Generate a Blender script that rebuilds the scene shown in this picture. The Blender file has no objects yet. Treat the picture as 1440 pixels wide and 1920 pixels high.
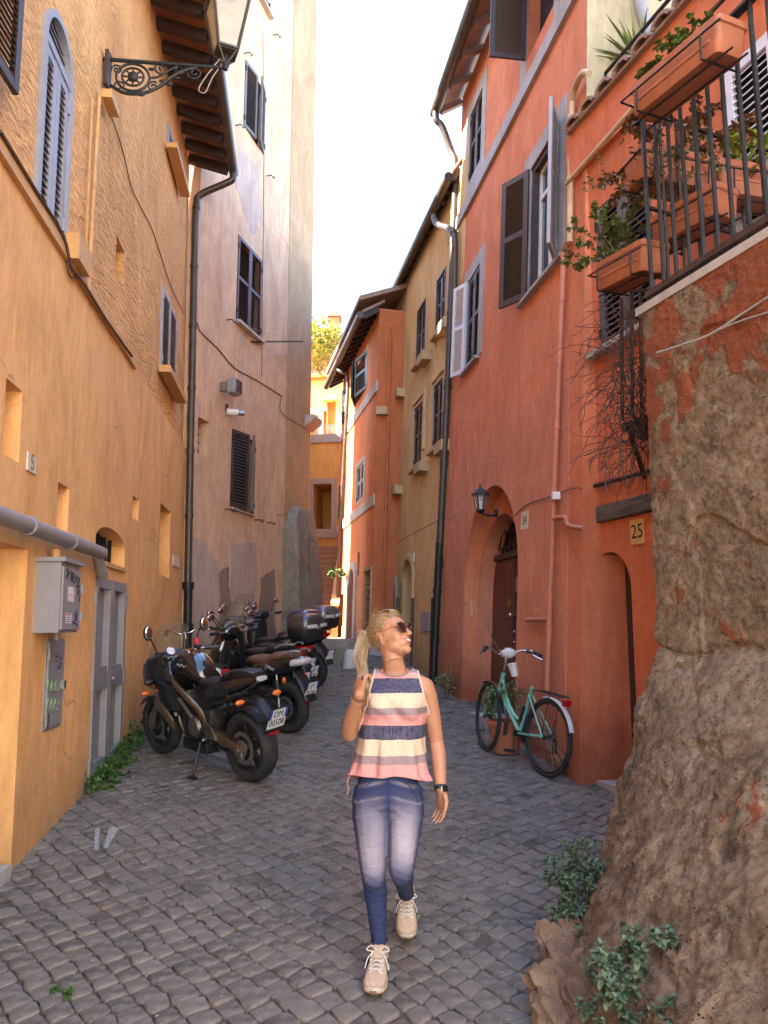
import bpy, bmesh, math, random
from math import sin, cos, tan, atan, pi, radians, sqrt, exp
from mathutils import Vector as V, Matrix as M4, noise as mnoise, geometry as mgeo
random.seed(7)
R = random.Random(11)
SC = bpy.context.scene
COL = SC.collection

# ------------------------------------------------------------------ camera
FPX = 1443.0                         # focal length in photo pixels (1440 x 1920)
PITCH = atan(226 / FPX)
CAMZ = 1.88
cd = bpy.data.cameras.new('camera')
cam = bpy.data.objects.new('camera', cd)
COL.objects.link(cam)
cam.location = (0, 0, CAMZ)
cam.rotation_euler = (pi / 2 + PITCH, 0, 0)
cd.sensor_fit = 'VERTICAL'
cd.sensor_height = 36.0
cd.lens = 36.0 * FPX / 1920
cd.clip_start = 0.05
cd.clip_end = 2000
SC.camera = cam

# ------------------------------------------------------------------ light
SUN_EL, SUN_AZ = radians(40), radians(-98)    # azimuth of the sun, clockwise from +Y
w = bpy.data.worlds.new('World')
SC.world = w
w.use_nodes = True
nt = w.node_tree
sky = nt.nodes.new('ShaderNodeTexSky')
sky.sky_type = 'NISHITA'
sky.sun_disc = False
sky.sun_elevation = SUN_EL
sky.sun_rotation = SUN_AZ
sky.air_density = 1.0
sky.dust_density = 0.15
sky.ozone_density = 2.0
bg = nt.nodes['Background']
bg.inputs['Strength'].default_value = 0.15
nt.links.new(sky.outputs[0], bg.inputs[0])
sl = bpy.data.lights.new('sun', 'SUN')
sl.energy = 5.0
sl.angle = radians(0.5)
sl.color = (1.0, 0.94, 0.84)
so = bpy.data.objects.new('sun', sl)
COL.objects.link(so)
sd = V((sin(SUN_AZ) * cos(SUN_EL), cos(SUN_AZ) * cos(SUN_EL), sin(SUN_EL)))
so.rotation_euler = sd.to_track_quat('Z', 'Y').to_euler()
so.location = (-8, -4, 30)
vs = SC.view_settings
vs.view_transform = 'Standard'
vs.look = 'None'
vs.gamma = 1
vs.use_curve_mapping = False
vs.exposure = 3.38
vs.use_white_balance = True
vs.white_balance_temperature = 6550
vs.white_balance_tint = 10
SC.cycles.max_bounces = 8
SC.cycles.diffuse_bounces = 5

# ------------------------------------------------------------------ helpers
SLOPE = 0.097
def gz(y): return SLOPE * y
CAMP = V((0, 0, CAMZ))
def ray(u, v):
    x = (u - 720) / FPX; z = -(v - 960) / FPX
    return V((x, cos(PITCH) - z * sin(PITCH), sin(PITCH) + z * cos(PITCH)))
def hit(u, v, p, n):
    d = ray(u, v); t = (V(p) - CAMP).dot(n) / d.dot(n)
    return CAMP + t * d
def onground(u, v): return hit(u, v, (0, 0, 0), V((0, -SLOPE, 1)))
def aty(u, v, y):
    d = ray(u, v); return CAMP + d * (y / d.y)

def hexc(h):
    h = h.lstrip('#'); c = [int(h[i:i + 2], 16) / 255 for i in (0, 2, 4)]
    return tuple(x / 12.92 if x < .04045 else ((x + .055) / 1.055) ** 2.4 for x in c)

WORLD = {}                            # world matrices of everything built
def wm(o): return WORLD.get(o.name, M4.Identity(4))
def link(o, parent=None, m=None):
    COL.objects.link(o)
    m = m or M4.Identity(4)
    if parent is not None:
        o.parent = parent
        o.matrix_basis = wm(parent).inverted() @ m
    else:
        o.matrix_basis = m
    WORLD[o.name] = m
    return o
def tag(o, label=None, cat=None, group=None, kind=None):
    if label: o['label'] = label
    if cat: o['category'] = cat
    if group: o['group'] = group
    if kind: o['kind'] = kind
    return o
def thing(name, label, cat, loc=(0, 0, 0), rz=0, group=None, m=None):
    o = bpy.data.objects.new(name, None)
    o.empty_display_size = 0.2
    link(o, None, m or (M4.Translation(loc) @ M4.Rotation(rz, 4, 'Z')))
    return tag(o, label, cat, group)
def copy_tree(o, m, label=None):
    kids = list(o.children)
    c = o.copy(); COL.objects.link(c); c.matrix_basis = m; WORLD[c.name] = m
    if label: c['label'] = label
    def rec(src, dst):
        for ch in list(src.children):
            if ch.name in skip: continue
            d = ch.copy(); COL.objects.link(d); d.parent = dst
            d.matrix_parent_inverse = ch.matrix_parent_inverse.copy()
            rec(ch, d)
    skip = set()
    rec(o, c)
    return c

class MB:
    """collects geometry, then links it as one mesh object"""
    def __init__(s): s.v = []; s.f = []; s.mi = []; s.cur = 0
    def add(s, vs, fs):
        o = len(s.v); s.v += [tuple(p) for p in vs]
        for f in fs: s.f.append([i + o for i in f]); s.mi.append(s.cur)
        return s
    def quad(s, *p): return s.add(p, [list(range(len(p)))])
    def box(s, c, d, m=None, bev=0.0):
        x, y, z = d[0] / 2, d[1] / 2, d[2] / 2
        c = V(c)
        if bev > 0:
            b = min(bev, x * .9, y * .9, z * .9)
            bm = bmesh.new(); bmesh.ops.create_cube(bm, size=1)
            for vv in bm.verts: vv.co = V((vv.co.x * d[0], vv.co.y * d[1], vv.co.z * d[2]))
            bmesh.ops.bevel(bm, geom=bm.edges[:], offset=b, segments=2, affect='EDGES', profile=.5)
            bm.verts.index_update()
            pts = [vv.co.copy() for vv in bm.verts]; fs = [[vv.index for vv in f.verts] for f in bm.faces]
            bm.free()
        else:
            pts = [V((i * x, j * y, k * z)) for k in (-1, 1) for j in (-1, 1) for i in (-1, 1)]
            fs = [[0, 2, 3, 1], [4, 5, 7, 6], [0, 1, 5, 4], [2, 6, 7, 3], [0, 4, 6, 2], [1, 3, 7, 5]]
        if m is not None: pts = [m @ (p) + c for p in pts]
        else: pts = [p + c for p in pts]
        return s.add(pts, fs)
    def bar(s, a, b, wx, wy, up=(0, 0, 1)):
        a = V(a); b = V(b); d = (b - a); L = d.length; d.normalize()
        u = V(up); x = d.cross(u)
        if x.length < 1e-4: x = d.cross(V((0, 1, 0)))
        x.normalize(); y = x.cross(d)
        m = M4((x, d, y)).transposed()
        return s.box((a + b) / 2, (wx, L, wy), m)
    def tube(s, pts, r, n=8, cap=True, closed=False, flat=1.0):
        pts = [V(p) for p in pts]; k = len(pts)
        rr = r if isinstance(r, (list, tuple)) else [r] * k
        ring = []; prev = None
        for i in range(k):
            a = pts[i - 1] if (i > 0 or closed) else pts[i]
            b = pts[(i + 1) % k] if (i < k - 1 or closed) else pts[i]
            t = (b - a)
            if t.length < 1e-9: t = V((0, 0, 1))
            t.normalize()
            if prev is None:
                x = t.cross(V((0, 0, 1)))
                if x.length < .05: x = t.cross(V((0, 1, 0)))
            else:
                x = prev - t * prev.dot(t)
                if x.length < 1e-4: x = t.cross(V((0, 0, 1)))
            x.normalize(); prev = x; y = t.cross(x)
            ring.append([pts[i] + (x * cos(2 * pi * j / n) + y * sin(2 * pi * j / n) * flat) * rr[i] for j in range(n)])
        return s.loft(ring, cap=cap and not closed, closed=closed)
    def loft(s, rings, cap=True, closed=False):
        n = len(rings[0]); k = len(rings); vs = [p for r_ in rings for p in r_]; fs = []
        for i in range(k if closed else k - 1):
            i2 = (i + 1) % k
            for j in range(n):
                j2 = (j + 1) % n
                fs.append([i * n + j, i * n + j2, i2 * n + j2, i2 * n + j])
        if cap:
            fs.append(list(range(n))[::-1]); fs.append([(k - 1) * n + j for j in range(n)])
        return s.add(vs, fs)
    def lathe(s, prof, c=(0, 0, 0), n=20, axis='Z', cap=True):
        c = V(c); rings = []
        for (r_, h) in prof:
            ring = []
            for j in range(n):
                a = 2 * pi * j / n
                p = (r_ * cos(a), r_ * sin(a), h)
                if axis == 'X': p = (h, r_ * cos(a), r_ * sin(a))
                if axis == 'Y': p = (r_ * sin(a), h, r_ * cos(a))
                ring.append(c + V(p))
            rings.append(ring)
        return s.loft(rings, cap=cap)
    def prism(s, pts, a, b):
        """polygon pts (3D) shifted by vectors a and b"""
        a = V(a); b = V(b); n = len(pts)
        vs = [V(p) + a for p in pts] + [V(p) + b for p in pts]
        fs = [list(range(n))[::-1], [n + i for i in range(n)]]
        for i in range(n):
            j = (i + 1) % n; fs.append([i, j, n + j, n + i])
        return s.add(vs, fs)
    def ell(s, c, r, n=14, k=9, m=None):
        c = V(c); rings = []
        for i in range(1, k):
            th = pi * i / k
            rings.append([V((r[0] * sin(th) * cos(2 * pi * j / n), r[1] * sin(th) * sin(2 * pi * j / n), -r[2] * cos(th))) for j in range(n)])
        if m is not None: rings = [[m @ p for p in q] for q in rings]
        rings = [[p + c for p in q] for q in rings]
        o = len(s.v); s.loft(rings, cap=False)
        bot = V((0, 0, -r[2])); top = V((0, 0, r[2]))
        if m is not None: bot = m @ bot; top = m @ top
        s.add([bot + c, top + c], [])
        vb = len(s.v) - 2; L = len(rings)
        for j in range(n):
            j2 = (j + 1) % n
            s.f.append([o + j2, o + j, vb]); s.mi.append(s.cur)
            s.f.append([o + (L - 1) * n + j, o + (L - 1) * n + j2, vb + 1]); s.mi.append(s.cur)
        return s
    def xf(s, m):
        s.v = [tuple(m @ V(p)) for p in s.v]; return s
    def mesh(s, name, mats, smooth=None, recalc=True):
        me = bpy.data.meshes.new(name)
        me.from_pydata(s.v, [], s.f)
        for m in (mats if isinstance(mats, (list, tuple)) else [mats]):
            me.materials.append(m)
        me.polygons.foreach_set('material_index', s.mi)
        if recalc:
            bm = bmesh.new(); bm.from_mesh(me)
            bmesh.ops.recalc_face_normals(bm, faces=bm.faces)
            bm.to_mesh(me); bm.free()
        if smooth:
            me.polygons.foreach_set('use_smooth', [True] * len(me.polygons))
            me.set_sharp_from_angle(angle=radians(smooth))
        me.update()
        return me
    def build(s, name, mats, parent=None, smooth=None, m=None, local=False, recalc=True):
        """verts are world coordinates unless local (then they are in the frame m, or in the parent's frame)"""
        if m is None: m = wm(parent) if parent is not None else M4.Identity(4)
        if not local:
            inv = m.inverted()
            s.v = [tuple(inv @ V(p)) for p in s.v]
        o = bpy.data.objects.new(name, s.mesh(name, mats, smooth, recalc))
        return link(o, parent, m)

def smoothpath(pts, n=6):
    """catmull-rom through points"""
    pts = [V(p) for p in pts]; out = []
    for i in range(len(pts) - 1):
        p0 = pts[max(i - 1, 0)]; p1 = pts[i]; p2 = pts[i + 1]; p3 = pts[min(i + 2, len(pts) - 1)]
        for j in range(n):
            t = j / n
            out.append(.5 * ((2 * p1) + (p2 - p0) * t + (2 * p0 - 5 * p1 + 4 * p2 - p3) * t * t + (3 * p1 - p0 - 3 * p2 + p3) * t ** 3))
    out.append(pts[-1]); return out

def text_mesh(txt, size, depth=0.001, font=None, align='CENTER'):
    cu = bpy.data.curves.new('txt', 'FONT'); cu.body = txt; cu.size = size; cu.extrude = depth
    cu.align_x = align; cu.align_y = 'CENTER'; cu.resolution_u = 3
    ob = bpy.data.objects.new('txt', cu); COL.objects.link(ob)
    dg = bpy.context.evaluated_depsgraph_get()
    me = bpy.data.meshes.new_from_object(ob.evaluated_get(dg))
    bpy.data.objects.remove(ob); bpy.data.curves.remove(cu)
    return me
def text_part(name, txt, size, mt, parent, m, depth=0.001, sx=1.0):
    me = text_mesh(txt, size, depth); me.materials.clear(); me.materials.append(mt)
    if sx != 1.0: me.transform(M4.Diagonal((sx, 1, 1, 1)))
    o = bpy.data.objects.new(name, me); return link(o, parent, m)

# ------------------------------------------------------------------ materials
def newmat(name):
    m = bpy.data.materials.new(name); m.use_nodes = True
    t = m.node_tree; b = t.nodes['Principled BSDF']
    return m, t, b
def N(t, kind, **kw):
    n = t.nodes.new(kind)
    for k, v in kw.items():
        if k in n.inputs: n.inputs[k].default_value = v
        else: setattr(n, k, v)
    return n
def coords(t, scale=(1, 1, 1), kind='Object'):
    tc = N(t, 'ShaderNodeTexCoord'); mp = N(t, 'ShaderNodeMapping')
    mp.inputs['Scale'].default_value = scale
    t.links.new(tc.outputs[kind], mp.inputs[0]); return mp.outputs[0]
def noise(t, vec, scale, detail=5, rough=.6, dist=0.0):
    n = N(t, 'ShaderNodeTexNoise'); n.inputs['Scale'].default_value = scale
    n.inputs['Detail'].default_value = detail; n.inputs['Roughness'].default_value = rough
    n.inputs['Distortion'].default_value = dist
    t.links.new(vec, n.inputs['Vector']); return n.outputs['Fac']
def ramp(t, fac, a, b, ca=(0, 0, 0, 1), cb=(1, 1, 1, 1)):
    r = N(t, 'ShaderNodeValToRGB'); e = r.color_ramp.elements
    e[0].position = a; e[1].position = b; e[0].color = ca; e[1].color = cb
    t.links.new(fac, r.inputs[0]); return r.outputs[0]
def mix(t, fac, a, b, mode='MIX'):
    n = N(t, 'ShaderNodeMix', data_type='RGBA', blend_type=mode)
    for s_, x in ((0, fac), (6, a), (7, b)):
        if isinstance(x, (int, float)): n.inputs[s_].default_value = x
        elif isinstance(x, tuple): n.inputs[s_].default_value = (*x[:3], 1)
        else: t.links.new(x, n.inputs[s_])
    return n.outputs[2]
def bump(t, b, h, strength=.3, dist=.02, prev=None):
    n = N(t, 'ShaderNodeBump'); n.inputs['Strength'].default_value = strength; n.inputs['Distance'].default_value = dist
    t.links.new(h, n.inputs['Height'])
    if prev is not None: t.links.new(prev, n.inputs['Normal'])
    t.links.new(n.outputs[0], b.inputs['Normal']); return n.outputs[0]
def sc(c, k): return tuple(min(1, x * k) for x in c)

def plain(name, c, rough=.5, metal=0.0, var=.25, scale=18, bmp=.1, coat=0.0, spec=.5, dirt=0.0):
    m, t, b = newmat(name)
    vec = coords(t)
    f = noise(t, vec, scale)
    col = mix(t, ramp(t, f, .3, .7), sc(c, 1 - var), sc(c, 1 + var * .6))
    if dirt:
        f2 = noise(t, vec, scale * .35, 6, .7)
        col = mix(t, ramp(t, f2, .5, .72, (0, 0, 0, 1), (dirt, dirt, dirt, 1)), col, (.16, .12, .085))
    t.links.new(col, b.inputs['Base Color'])
    b.inputs['Metallic'].default_value = metal
    b.inputs['Specular IOR Level'].default_value = spec
    b.inputs['Coat Weight'].default_value = coat
    r = ramp(t, f, .25, .75, (rough * .8,) * 3 + (1,), (min(1, rough * 1.25),) * 3 + (1,))
    t.links.new(r, b.inputs['Roughness'])
    if bmp: bump(t, b, noise(t, vec, scale * 5, 3), bmp, .004)
    return m

def plaster(name, c, c2, stain, stainamt=.35, rough=.9, fine=.25, coarse=.0, patch=None, patchlim=.62, cstretch=(1, .18, 1), wash=.35, grime=.75):
    """painted lime plaster: mottled wash, streaks that run down, pores, patches"""
    m, t, b = newmat(name)
    vec = coords(t)
    big = noise(t, vec, .55, 6, .65, .6)
    mid = noise(t, vec, 3.0, 6, .65, .3)
    col = mix(t, ramp(t, big, .32, .68), c, c2)
    col = mix(t, ramp(t, mid, .38, .72, (0, 0, 0, 1), (wash,) * 3 + (1,)), col, sc(c2, 1.22))
    brush = noise(t, coords(t, (2.2, 2.2, .7)), 2.6, 5, .7, 1.2)
    col = mix(t, ramp(t, brush, .45, .75, (0, 0, 0, 1), (wash * .8,) * 3 + (1,)), col, sc(c, .78))
    st = noise(t, coords(t, (3.2, 3.2, .16)), 2.0, 6, .7)
    st2 = noise(t, vec, .9, 4)
    mul = N(t, 'ShaderNodeMath', operation='MULTIPLY')
    t.links.new(ramp(t, st, .46, .8), mul.inputs[0]); t.links.new(ramp(t, st2, .35, .7), mul.inputs[1])
    m2 = N(t, 'ShaderNodeMath', operation='MULTIPLY'); m2.inputs[1].default_value = stainamt
    t.links.new(mul.outputs[0], m2.inputs[0])
    col = mix(t, m2.outputs[0], col, stain)
    # damp grime that climbs from the paving, ragged at its upper edge
    sp_ = N(t, 'ShaderNodeSeparateXYZ'); t.links.new(vec, sp_.inputs[0])
    hz = N(t, 'ShaderNodeMath', operation='MULTIPLY_ADD'); hz.inputs[1].default_value = -SLOPE; t.links.new(sp_.outputs['Y'], hz.inputs[0]); t.links.new(sp_.outputs['Z'], hz.inputs[2])
    hn = N(t, 'ShaderNodeMath', operation='MULTIPLY_ADD'); hn.inputs[1].default_value = -1.5; t.links.new(noise(t, coords(t, (1.6, 1.6, .7)), 1.3, 6, .7), hn.inputs[0]); t.links.new(hz.outputs[0], hn.inputs[2])
    gr = ramp(t, hn.outputs[0], 0.0, 1.0); inv = N(t, 'ShaderNodeMapRange'); inv.inputs['From Min'].default_value = -.15; inv.inputs['From Max'].default_value = -.75; inv.inputs['To Max'].default_value = grime
    t.links.new(hn.outputs[0], inv.inputs['Value'])
    col = mix(t, inv.outputs[0], col, mix(t, ramp(t, mid, .4, .65), stain, sc(c2, .55)))
    # hairline cracks
    vo = N(t, 'ShaderNodeTexVoronoi', feature='DISTANCE_TO_EDGE'); vo.inputs['Scale'].default_value = .75
    dv_ = N(t, 'ShaderNodeMix', data_type='RGBA'); dv_.inputs[0].default_value = .22; t.links.new(vec, dv_.inputs[6])
    nz_ = N(t, 'ShaderNodeTexNoise'); nz_.inputs['Scale'].default_value = 2.5; nz_.inputs['Detail'].default_value = 6; t.links.new(vec, nz_.inputs['Vector']); t.links.new(nz_.outputs['Color'], dv_.inputs[7]); t.links.new(dv_.outputs[2], vo.inputs['Vector'])
    ck = ramp(t, vo.outputs['Distance'], .0012, .0035, (1, 1, 1, 1), (0, 0, 0, 1))
    cm_ = N(t, 'ShaderNodeMath', operation='MULTIPLY'); t.links.new(ck, cm_.inputs[0]); t.links.new(ramp(t, noise(t, vec, .8, 3), .52, .60, (0, 0, 0, 1), (.7,) * 3 + (1,)), cm_.inputs[1])
    col = mix(t, cm_.outputs[0], col, sc(c, .4))
    # uneven limewash: broad clouds and finer streaks of another tone
    col = mix(t, 1.0, col, ramp(t, noise(t, coords(t, (1, 1, .6)), 1.25, 9, .72, 1.0), .30, .66, (.76, .73, .70, 1), (1.10, 1.10, 1.12, 1)), 'MULTIPLY')
    col = mix(t, .8, col, ramp(t, noise(t, coords(t, (4, 4, .8)), 3.4, 8, .8, .6), .36, .62, (.84, .82, .80, 1), (1.06, 1.06, 1.06, 1)), 'MULTIPLY')
    # scuffs and paler repaint strokes
    sf = noise(t, coords(t, (1, 1, .45)), 1.9, 8, .75, 1.5)
    col = mix(t, ramp(t, sf, .60, .66, (0, 0, 0, 1), (.38,) * 3 + (1,)), col, sc(c2, 1.35))
    col = mix(t, ramp(t, noise(t, coords(t, (1, 1, .6)), 3.3, 9, .78, .8), .62, .66, (0, 0, 0, 1), (.40,) * 3 + (1,)), col, sc(c, .66))
    spk = noise(t, vec, 38, 2, .5)
    col = mix(t, ramp(t, spk, .66, .72, (0, 0, 0, 1), (.35,) * 3 + (1,)), col, sc(c, .6))
    hgt = mid
    if patch:
        p = noise(t, vec, .8, 7, .62, .8)
        pf = ramp(t, p, patchlim, patchlim + .03)
        pc = mix(t, ramp(t, mid, .35, .7), patch, sc(patch, .65))
        col = mix(t, pf, col, pc)
    t.links.new(col, b.inputs['Base Color'])
    b.inputs['Roughness'].default_value = rough
    b.inputs['Specular IOR Level'].default_value = .25
    nb = bump(t, b, mid, fine * 1.2, .03)
    nb = bump(t, b, noise(t, vec, 55, 4, .7), fine * .55, .006, nb)
    if coarse:
        v1 = noise(t, coords(t, cstretch), 26, 3, .6, .4)
        v2 = noise(t, coords(t, cstretch), 9, 5, .7, .6)
        s_ = N(t, 'ShaderNodeMath', operation='ADD'); t.links.new(ramp(t, v1, .4, .62), s_.inputs[0]); t.links.new(v2, s_.inputs[1])
        nb = bump(t, b, s_.outputs[0], coarse, .045, nb)
    return m

def stone(name, c, c2, rough=.85, scale=6, bmp=.5, lich=None):
    m, t, b = newmat(name); vec = coords(t)
    f = noise(t, vec, scale, 8, .7, .4); g = noise(t, vec, scale * 7, 4, .7)
    col = mix(t, ramp(t, f, .35, .66), c, c2)
    col = mix(t, ramp(t, g, .55, .75, (0, 0, 0, 1), (.5,) * 3 + (1,)), col, sc(c, .45))
    if lich: col = mix(t, ramp(t, noise(t, vec, scale * 1.7, 6, .8), .6, .68), col, lich)
    t.links.new(col, b.inputs['Base Color']); b.inputs['Roughness'].default_value = rough
    b.inputs['Specular IOR Level'].default_value = .3
    nb = bump(t, b, f, bmp, .04); bump(t, b, g, bmp * .7, .008, nb)
    return m

def wood(name, c, c2, rough=.6, sc_=(1, 1, .12), scale=40, bmp=.15):
    m, t, b = newmat(name)
    f = noise(t, coords(t, sc_), scale, 5, .6, .5); g = noise(t, coords(t), 4, 5)
    col = mix(t, ramp(t, f, .35, .68), c, c2); col = mix(t, ramp(t, g, .5, .8, (0, 0, 0, 1), (.5,) * 3 + (1,)), col, sc(c, .6))
    t.links.new(col, b.inputs['Base Color']); b.inputs['Roughness'].default_value = rough
    bump(t, b, f, bmp, .004); return m

def glass(name, c=(1, 1, 1), alpha=.3, rough=.05):
    m, t, b = newmat(name)
    f = noise(t, coords(t), 9, 5)
    t.links.new(mix(t, ramp(t, f, .4, .7), c, sc(c, .75)), b.inputs['Base Color'])
    b.inputs['Alpha'].default_value = alpha; b.inputs['Roughness'].default_value = rough
    b.inputs['Specular IOR Level'].default_value = .6
    return m

def leafmat(name, c, c2, dry=None, drylim=.7):
    m, t, b = newmat(name)
    g = N(t, 'ShaderNodeNewGeometry')
    col = mix(t, g.outputs['Random Per Island'], c, c2)
    if dry: col = mix(t, ramp(t, noise(t, coords(t), 3.5, 3), drylim, drylim + .04), col, dry)
    t.links.new(col, b.inputs['Base Color']); b.inputs['Roughness'].default_value = .55
    b.inputs['Specular IOR Level'].default_value = .35
    b.inputs['Subsurface Weight'].default_value = 0
    return m

YEL, YEL2 = (.82, .45, .18), (.78, .405, .15)
PNK, PNK2 = (.64, .375, .225), (.61, .40, .27)
RED, RED2 = (.60, .18, .082), (.65, .23, .115)
MT = {}
MT['yellow'] = plaster('yellow_plaster', YEL, YEL2, (.35, .22, .12), .35, fine=.2)
MT['yellow_rough'] = plaster('rough_yellow_plaster', (.84, .45, .18), (.79, .40, .15), (.4, .22, .11), .3, fine=.35, coarse=.6)
MT['pink'] = plaster('pink_plaster', PNK, PNK2, (.19, .14, .11), .75, fine=.3, patch=(.42, .37, .34), patchlim=.63)
MT['pinkgrey'] = plaster('grey_plaster_repair', (.50, .37, .305), (.46, .325, .26), (.2, .15, .12), .5, fine=.25)
MT['damp'] = plaster('damp_plaster', (.24, .18, .13), (.30, .21, .15), (.12, .10, .08), .7, fine=.35)
MT['ochregrey'] = plaster('ochre_corner_plaster', (.44, .28, .155), (.40, .265, .155), (.2, .15, .11), .6, fine=.3)
MT['red'] = plaster('red_plaster', RED, RED2, (.30, .07, .035), .35, fine=.22, wash=.45)
MT['red_low'] = plaster('red_plaster_lower', (.57, .195, .105), (.61, .245, .14), (.26, .07, .04), .4, fine=.22)
MT['red_deep'] = plaster('red_plaster_terrace', (.61, .18, .08), (.57, .155, .065), (.28, .07, .04), .35, fine=.3)
MT['ochre'] = plaster('ochre_plaster', (.66, .44, .21), (.60, .38, .165), (.22, .14, .08), .5, fine=.25)
MT['ochre_low'] = plaster('ochre_plaster_lower', (.64, .46, .25), (.58, .40, .20), (.22, .15, .09), .5, fine=.25)
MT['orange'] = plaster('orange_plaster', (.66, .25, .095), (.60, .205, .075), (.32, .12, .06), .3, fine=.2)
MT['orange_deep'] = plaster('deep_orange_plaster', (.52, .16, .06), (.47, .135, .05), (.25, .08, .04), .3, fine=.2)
MT['farwall'] = plaster('golden_plaster', (.66, .34, .10), (.62, .29, .075), (.4, .22, .1), .3, fine=.2)
MT['farcream'] = plaster('cream_plaster', (.72, .55, .30), (.68, .48, .22), (.45, .33, .2), .3, fine=.2)
MT['cream'] = plaster('weathered_cream_plaster', (.50, .40, .23), (.45, .37, .22), (.2, .17, .12), .7, fine=.3, patch=(.28, .26, .21), patchlim=.6)
MT['greytrim'] = plaster('grey_trim', (.40, .37, .355), (.36, .335, .32), (.2, .18, .17), .4, fine=.15)
MT['ochretrim'] = plaster('ochre_trim', (.50, .35, .19), (.46, .31, .16), (.2, .14, .09), .4, fine=.2)
MT['bouncewall'] = plaster('bounce_block_plaster', (.70, .64, .55), (.66, .60, .51), (.4, .35, .3), .3)  # pale coat of the added block that bounces sun into the lane
MT['whitetrim'] = plaster('travertine', (.52, .46, .39), (.46, .40, .33), (.2, .17, .14), .5, fine=.25)
MT['greystone'] = stone('grey_stone', (.18, .15, .115), (.31, .26, .195), scale=5, bmp=.9)
MT['palestone'] = stone('pale_stone', (.33, .31, .28), (.48, .45, .40), scale=6, bmp=.5)
MT['brownshut'] = plain('brown_shutter_paint', (.052, .032, .028), .5, var=.3, scale=12, dirt=.12)
MT['redshut'] = plain('redbrown_shutter_paint', (.075, .026, .022), .55, var=.3, scale=12, dirt=.15)
MT['greyshut'] = plain('grey_shutter_paint', (.30, .285, .30), .5, var=.15, scale=10, dirt=.1)
MT['darkgreyshut'] = plain('slate_shutter_paint', (.10, .085, .088), .5, var=.2, scale=10, dirt=.1)
MT['greenshut'] = plain('dark_green_shutter_paint', (.035, .05, .042), .5, var=.3, scale=12, dirt=.1)
MT['palegreen'] = plain('pale_green_shutter_paint', (.28, .32, .30), .5, var=.2, scale=12)
MT['whiteshut'] = plain('pale_lilac_shutter_paint', (.60, .57, .60), .5, var=.1, scale=8, dirt=.08)
MT['greydoor'] = plain('grey_door_paint', (.235, .22, .225), .5, var=.15, scale=6, dirt=.15, bmp=.15)
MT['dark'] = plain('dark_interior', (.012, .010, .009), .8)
MT['rafter'] = wood('dark_rafter_wood', (.055, .026, .018), (.035, .018, .013), .75, (.3, 1, 1), 14)
MT['soffit'] = plain('terracotta_soffit', (.30, .125, .055), .85, var=.35, scale=6)
MT['pinkwood'] = wood('pink_painted_wood', (.36, .27, .22), (.31, .23, .18), .7, (.3, 1, 1), 14)
MT['gutter'] = plain('brown_gutter_metal', (.075, .058, .045), .45, .35, var=.3, scale=7, dirt=.15)
MT['iron'] = plain('black_iron', (.022, .021, .020), .5, .4, var=.3, scale=14, dirt=.15)
MT['rust'] = plain('rusty_iron', (.075, .038, .025), .7, .3, var=.4, scale=20, dirt=.2)
MT['tile'] = stone('roof_tile', (.34, .19, .12), (.22, .15, .11), scale=9, bmp=.3, lich=(.25, .23, .18))
MT['yelpipe'] = plain('yellow_painted_pipe', (.58, .30, .10), .6, var=.2, scale=10, dirt=.15)
MT['redpipe'] = plain('red_painted_pipe', (.50, .17, .09), .55, var=.2, scale=10, dirt=.15)
MT['creampipe'] = plain('cream_painted_pipe', (.52, .36, .21), .55, var=.2, scale=10, dirt=.15)
MT['greypipe'] = plain('grey_conduit', (.26, .24, .245), .5, var=.2, scale=8, dirt=.2)
MT['cabinet'] = plain('grey_cabinet_paint', (.25, .235, .24), .5, var=.12, scale=5, dirt=.12)
MT['wire'] = plain('cable_sheath', (.10, .06, .045), .6)
MT['whitewire'] = plain('white_cable', (.34, .28, .22), .6)
MT['chrome'] = plain('chrome', (.62, .61, .6), .2, 1.0, var=.1, bmp=0)
MT['steel'] = plain('dull_steel', (.34, .33, .31), .4, .9, var=.2)
MT['pane'] = plain('window_pane', (.06, .065, .07), .06, 0, var=.3, scale=3, bmp=0, spec=.8)
MT['glass'] = glass('clear_glass', (.8, .85, .82), .22)
MT['doorwood'] = wood('brown_door_wood', (.125, .042, .022), (.085, .028, .016), .5, (1, 1, .1), 30)
MT['oldwood'] = wood('weathered_beam_wood', (.14, .115, .095), (.05, .038, .03), .85, (.18, .18, 1.6), 26, .6)
MT['white'] = plain('white_paint', (.72, .70, .66), .5, var=.08)
MT['black'] = plain('black_paint', (.012, .012, .012), .4)
MT['tilewhite'] = plain('stone_number_tile', (.62, .50, .38), .6, var=.12, scale=8)
MT['tileyellow'] = plain('yellow_number_tile', (.62, .36, .12), .6, var=.15, scale=8)
MT['redink'] = plain('red_ink', (.45, .04, .03), .5)
MT['blueink'] = plain('blue_ink', (.03, .06, .30), .5)
MT['greenink'] = plain('faded_green_ink', (.20, .33, .14), .6)
MT['terracotta'] = plain('terracotta_plastic', (.42, .135, .062), .55, var=.25, scale=9, dirt=.25)
MT['step'] = stone('terracotta_step', (.30, .15, .08), (.38, .21, .115), scale=8, bmp=.2)

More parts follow.
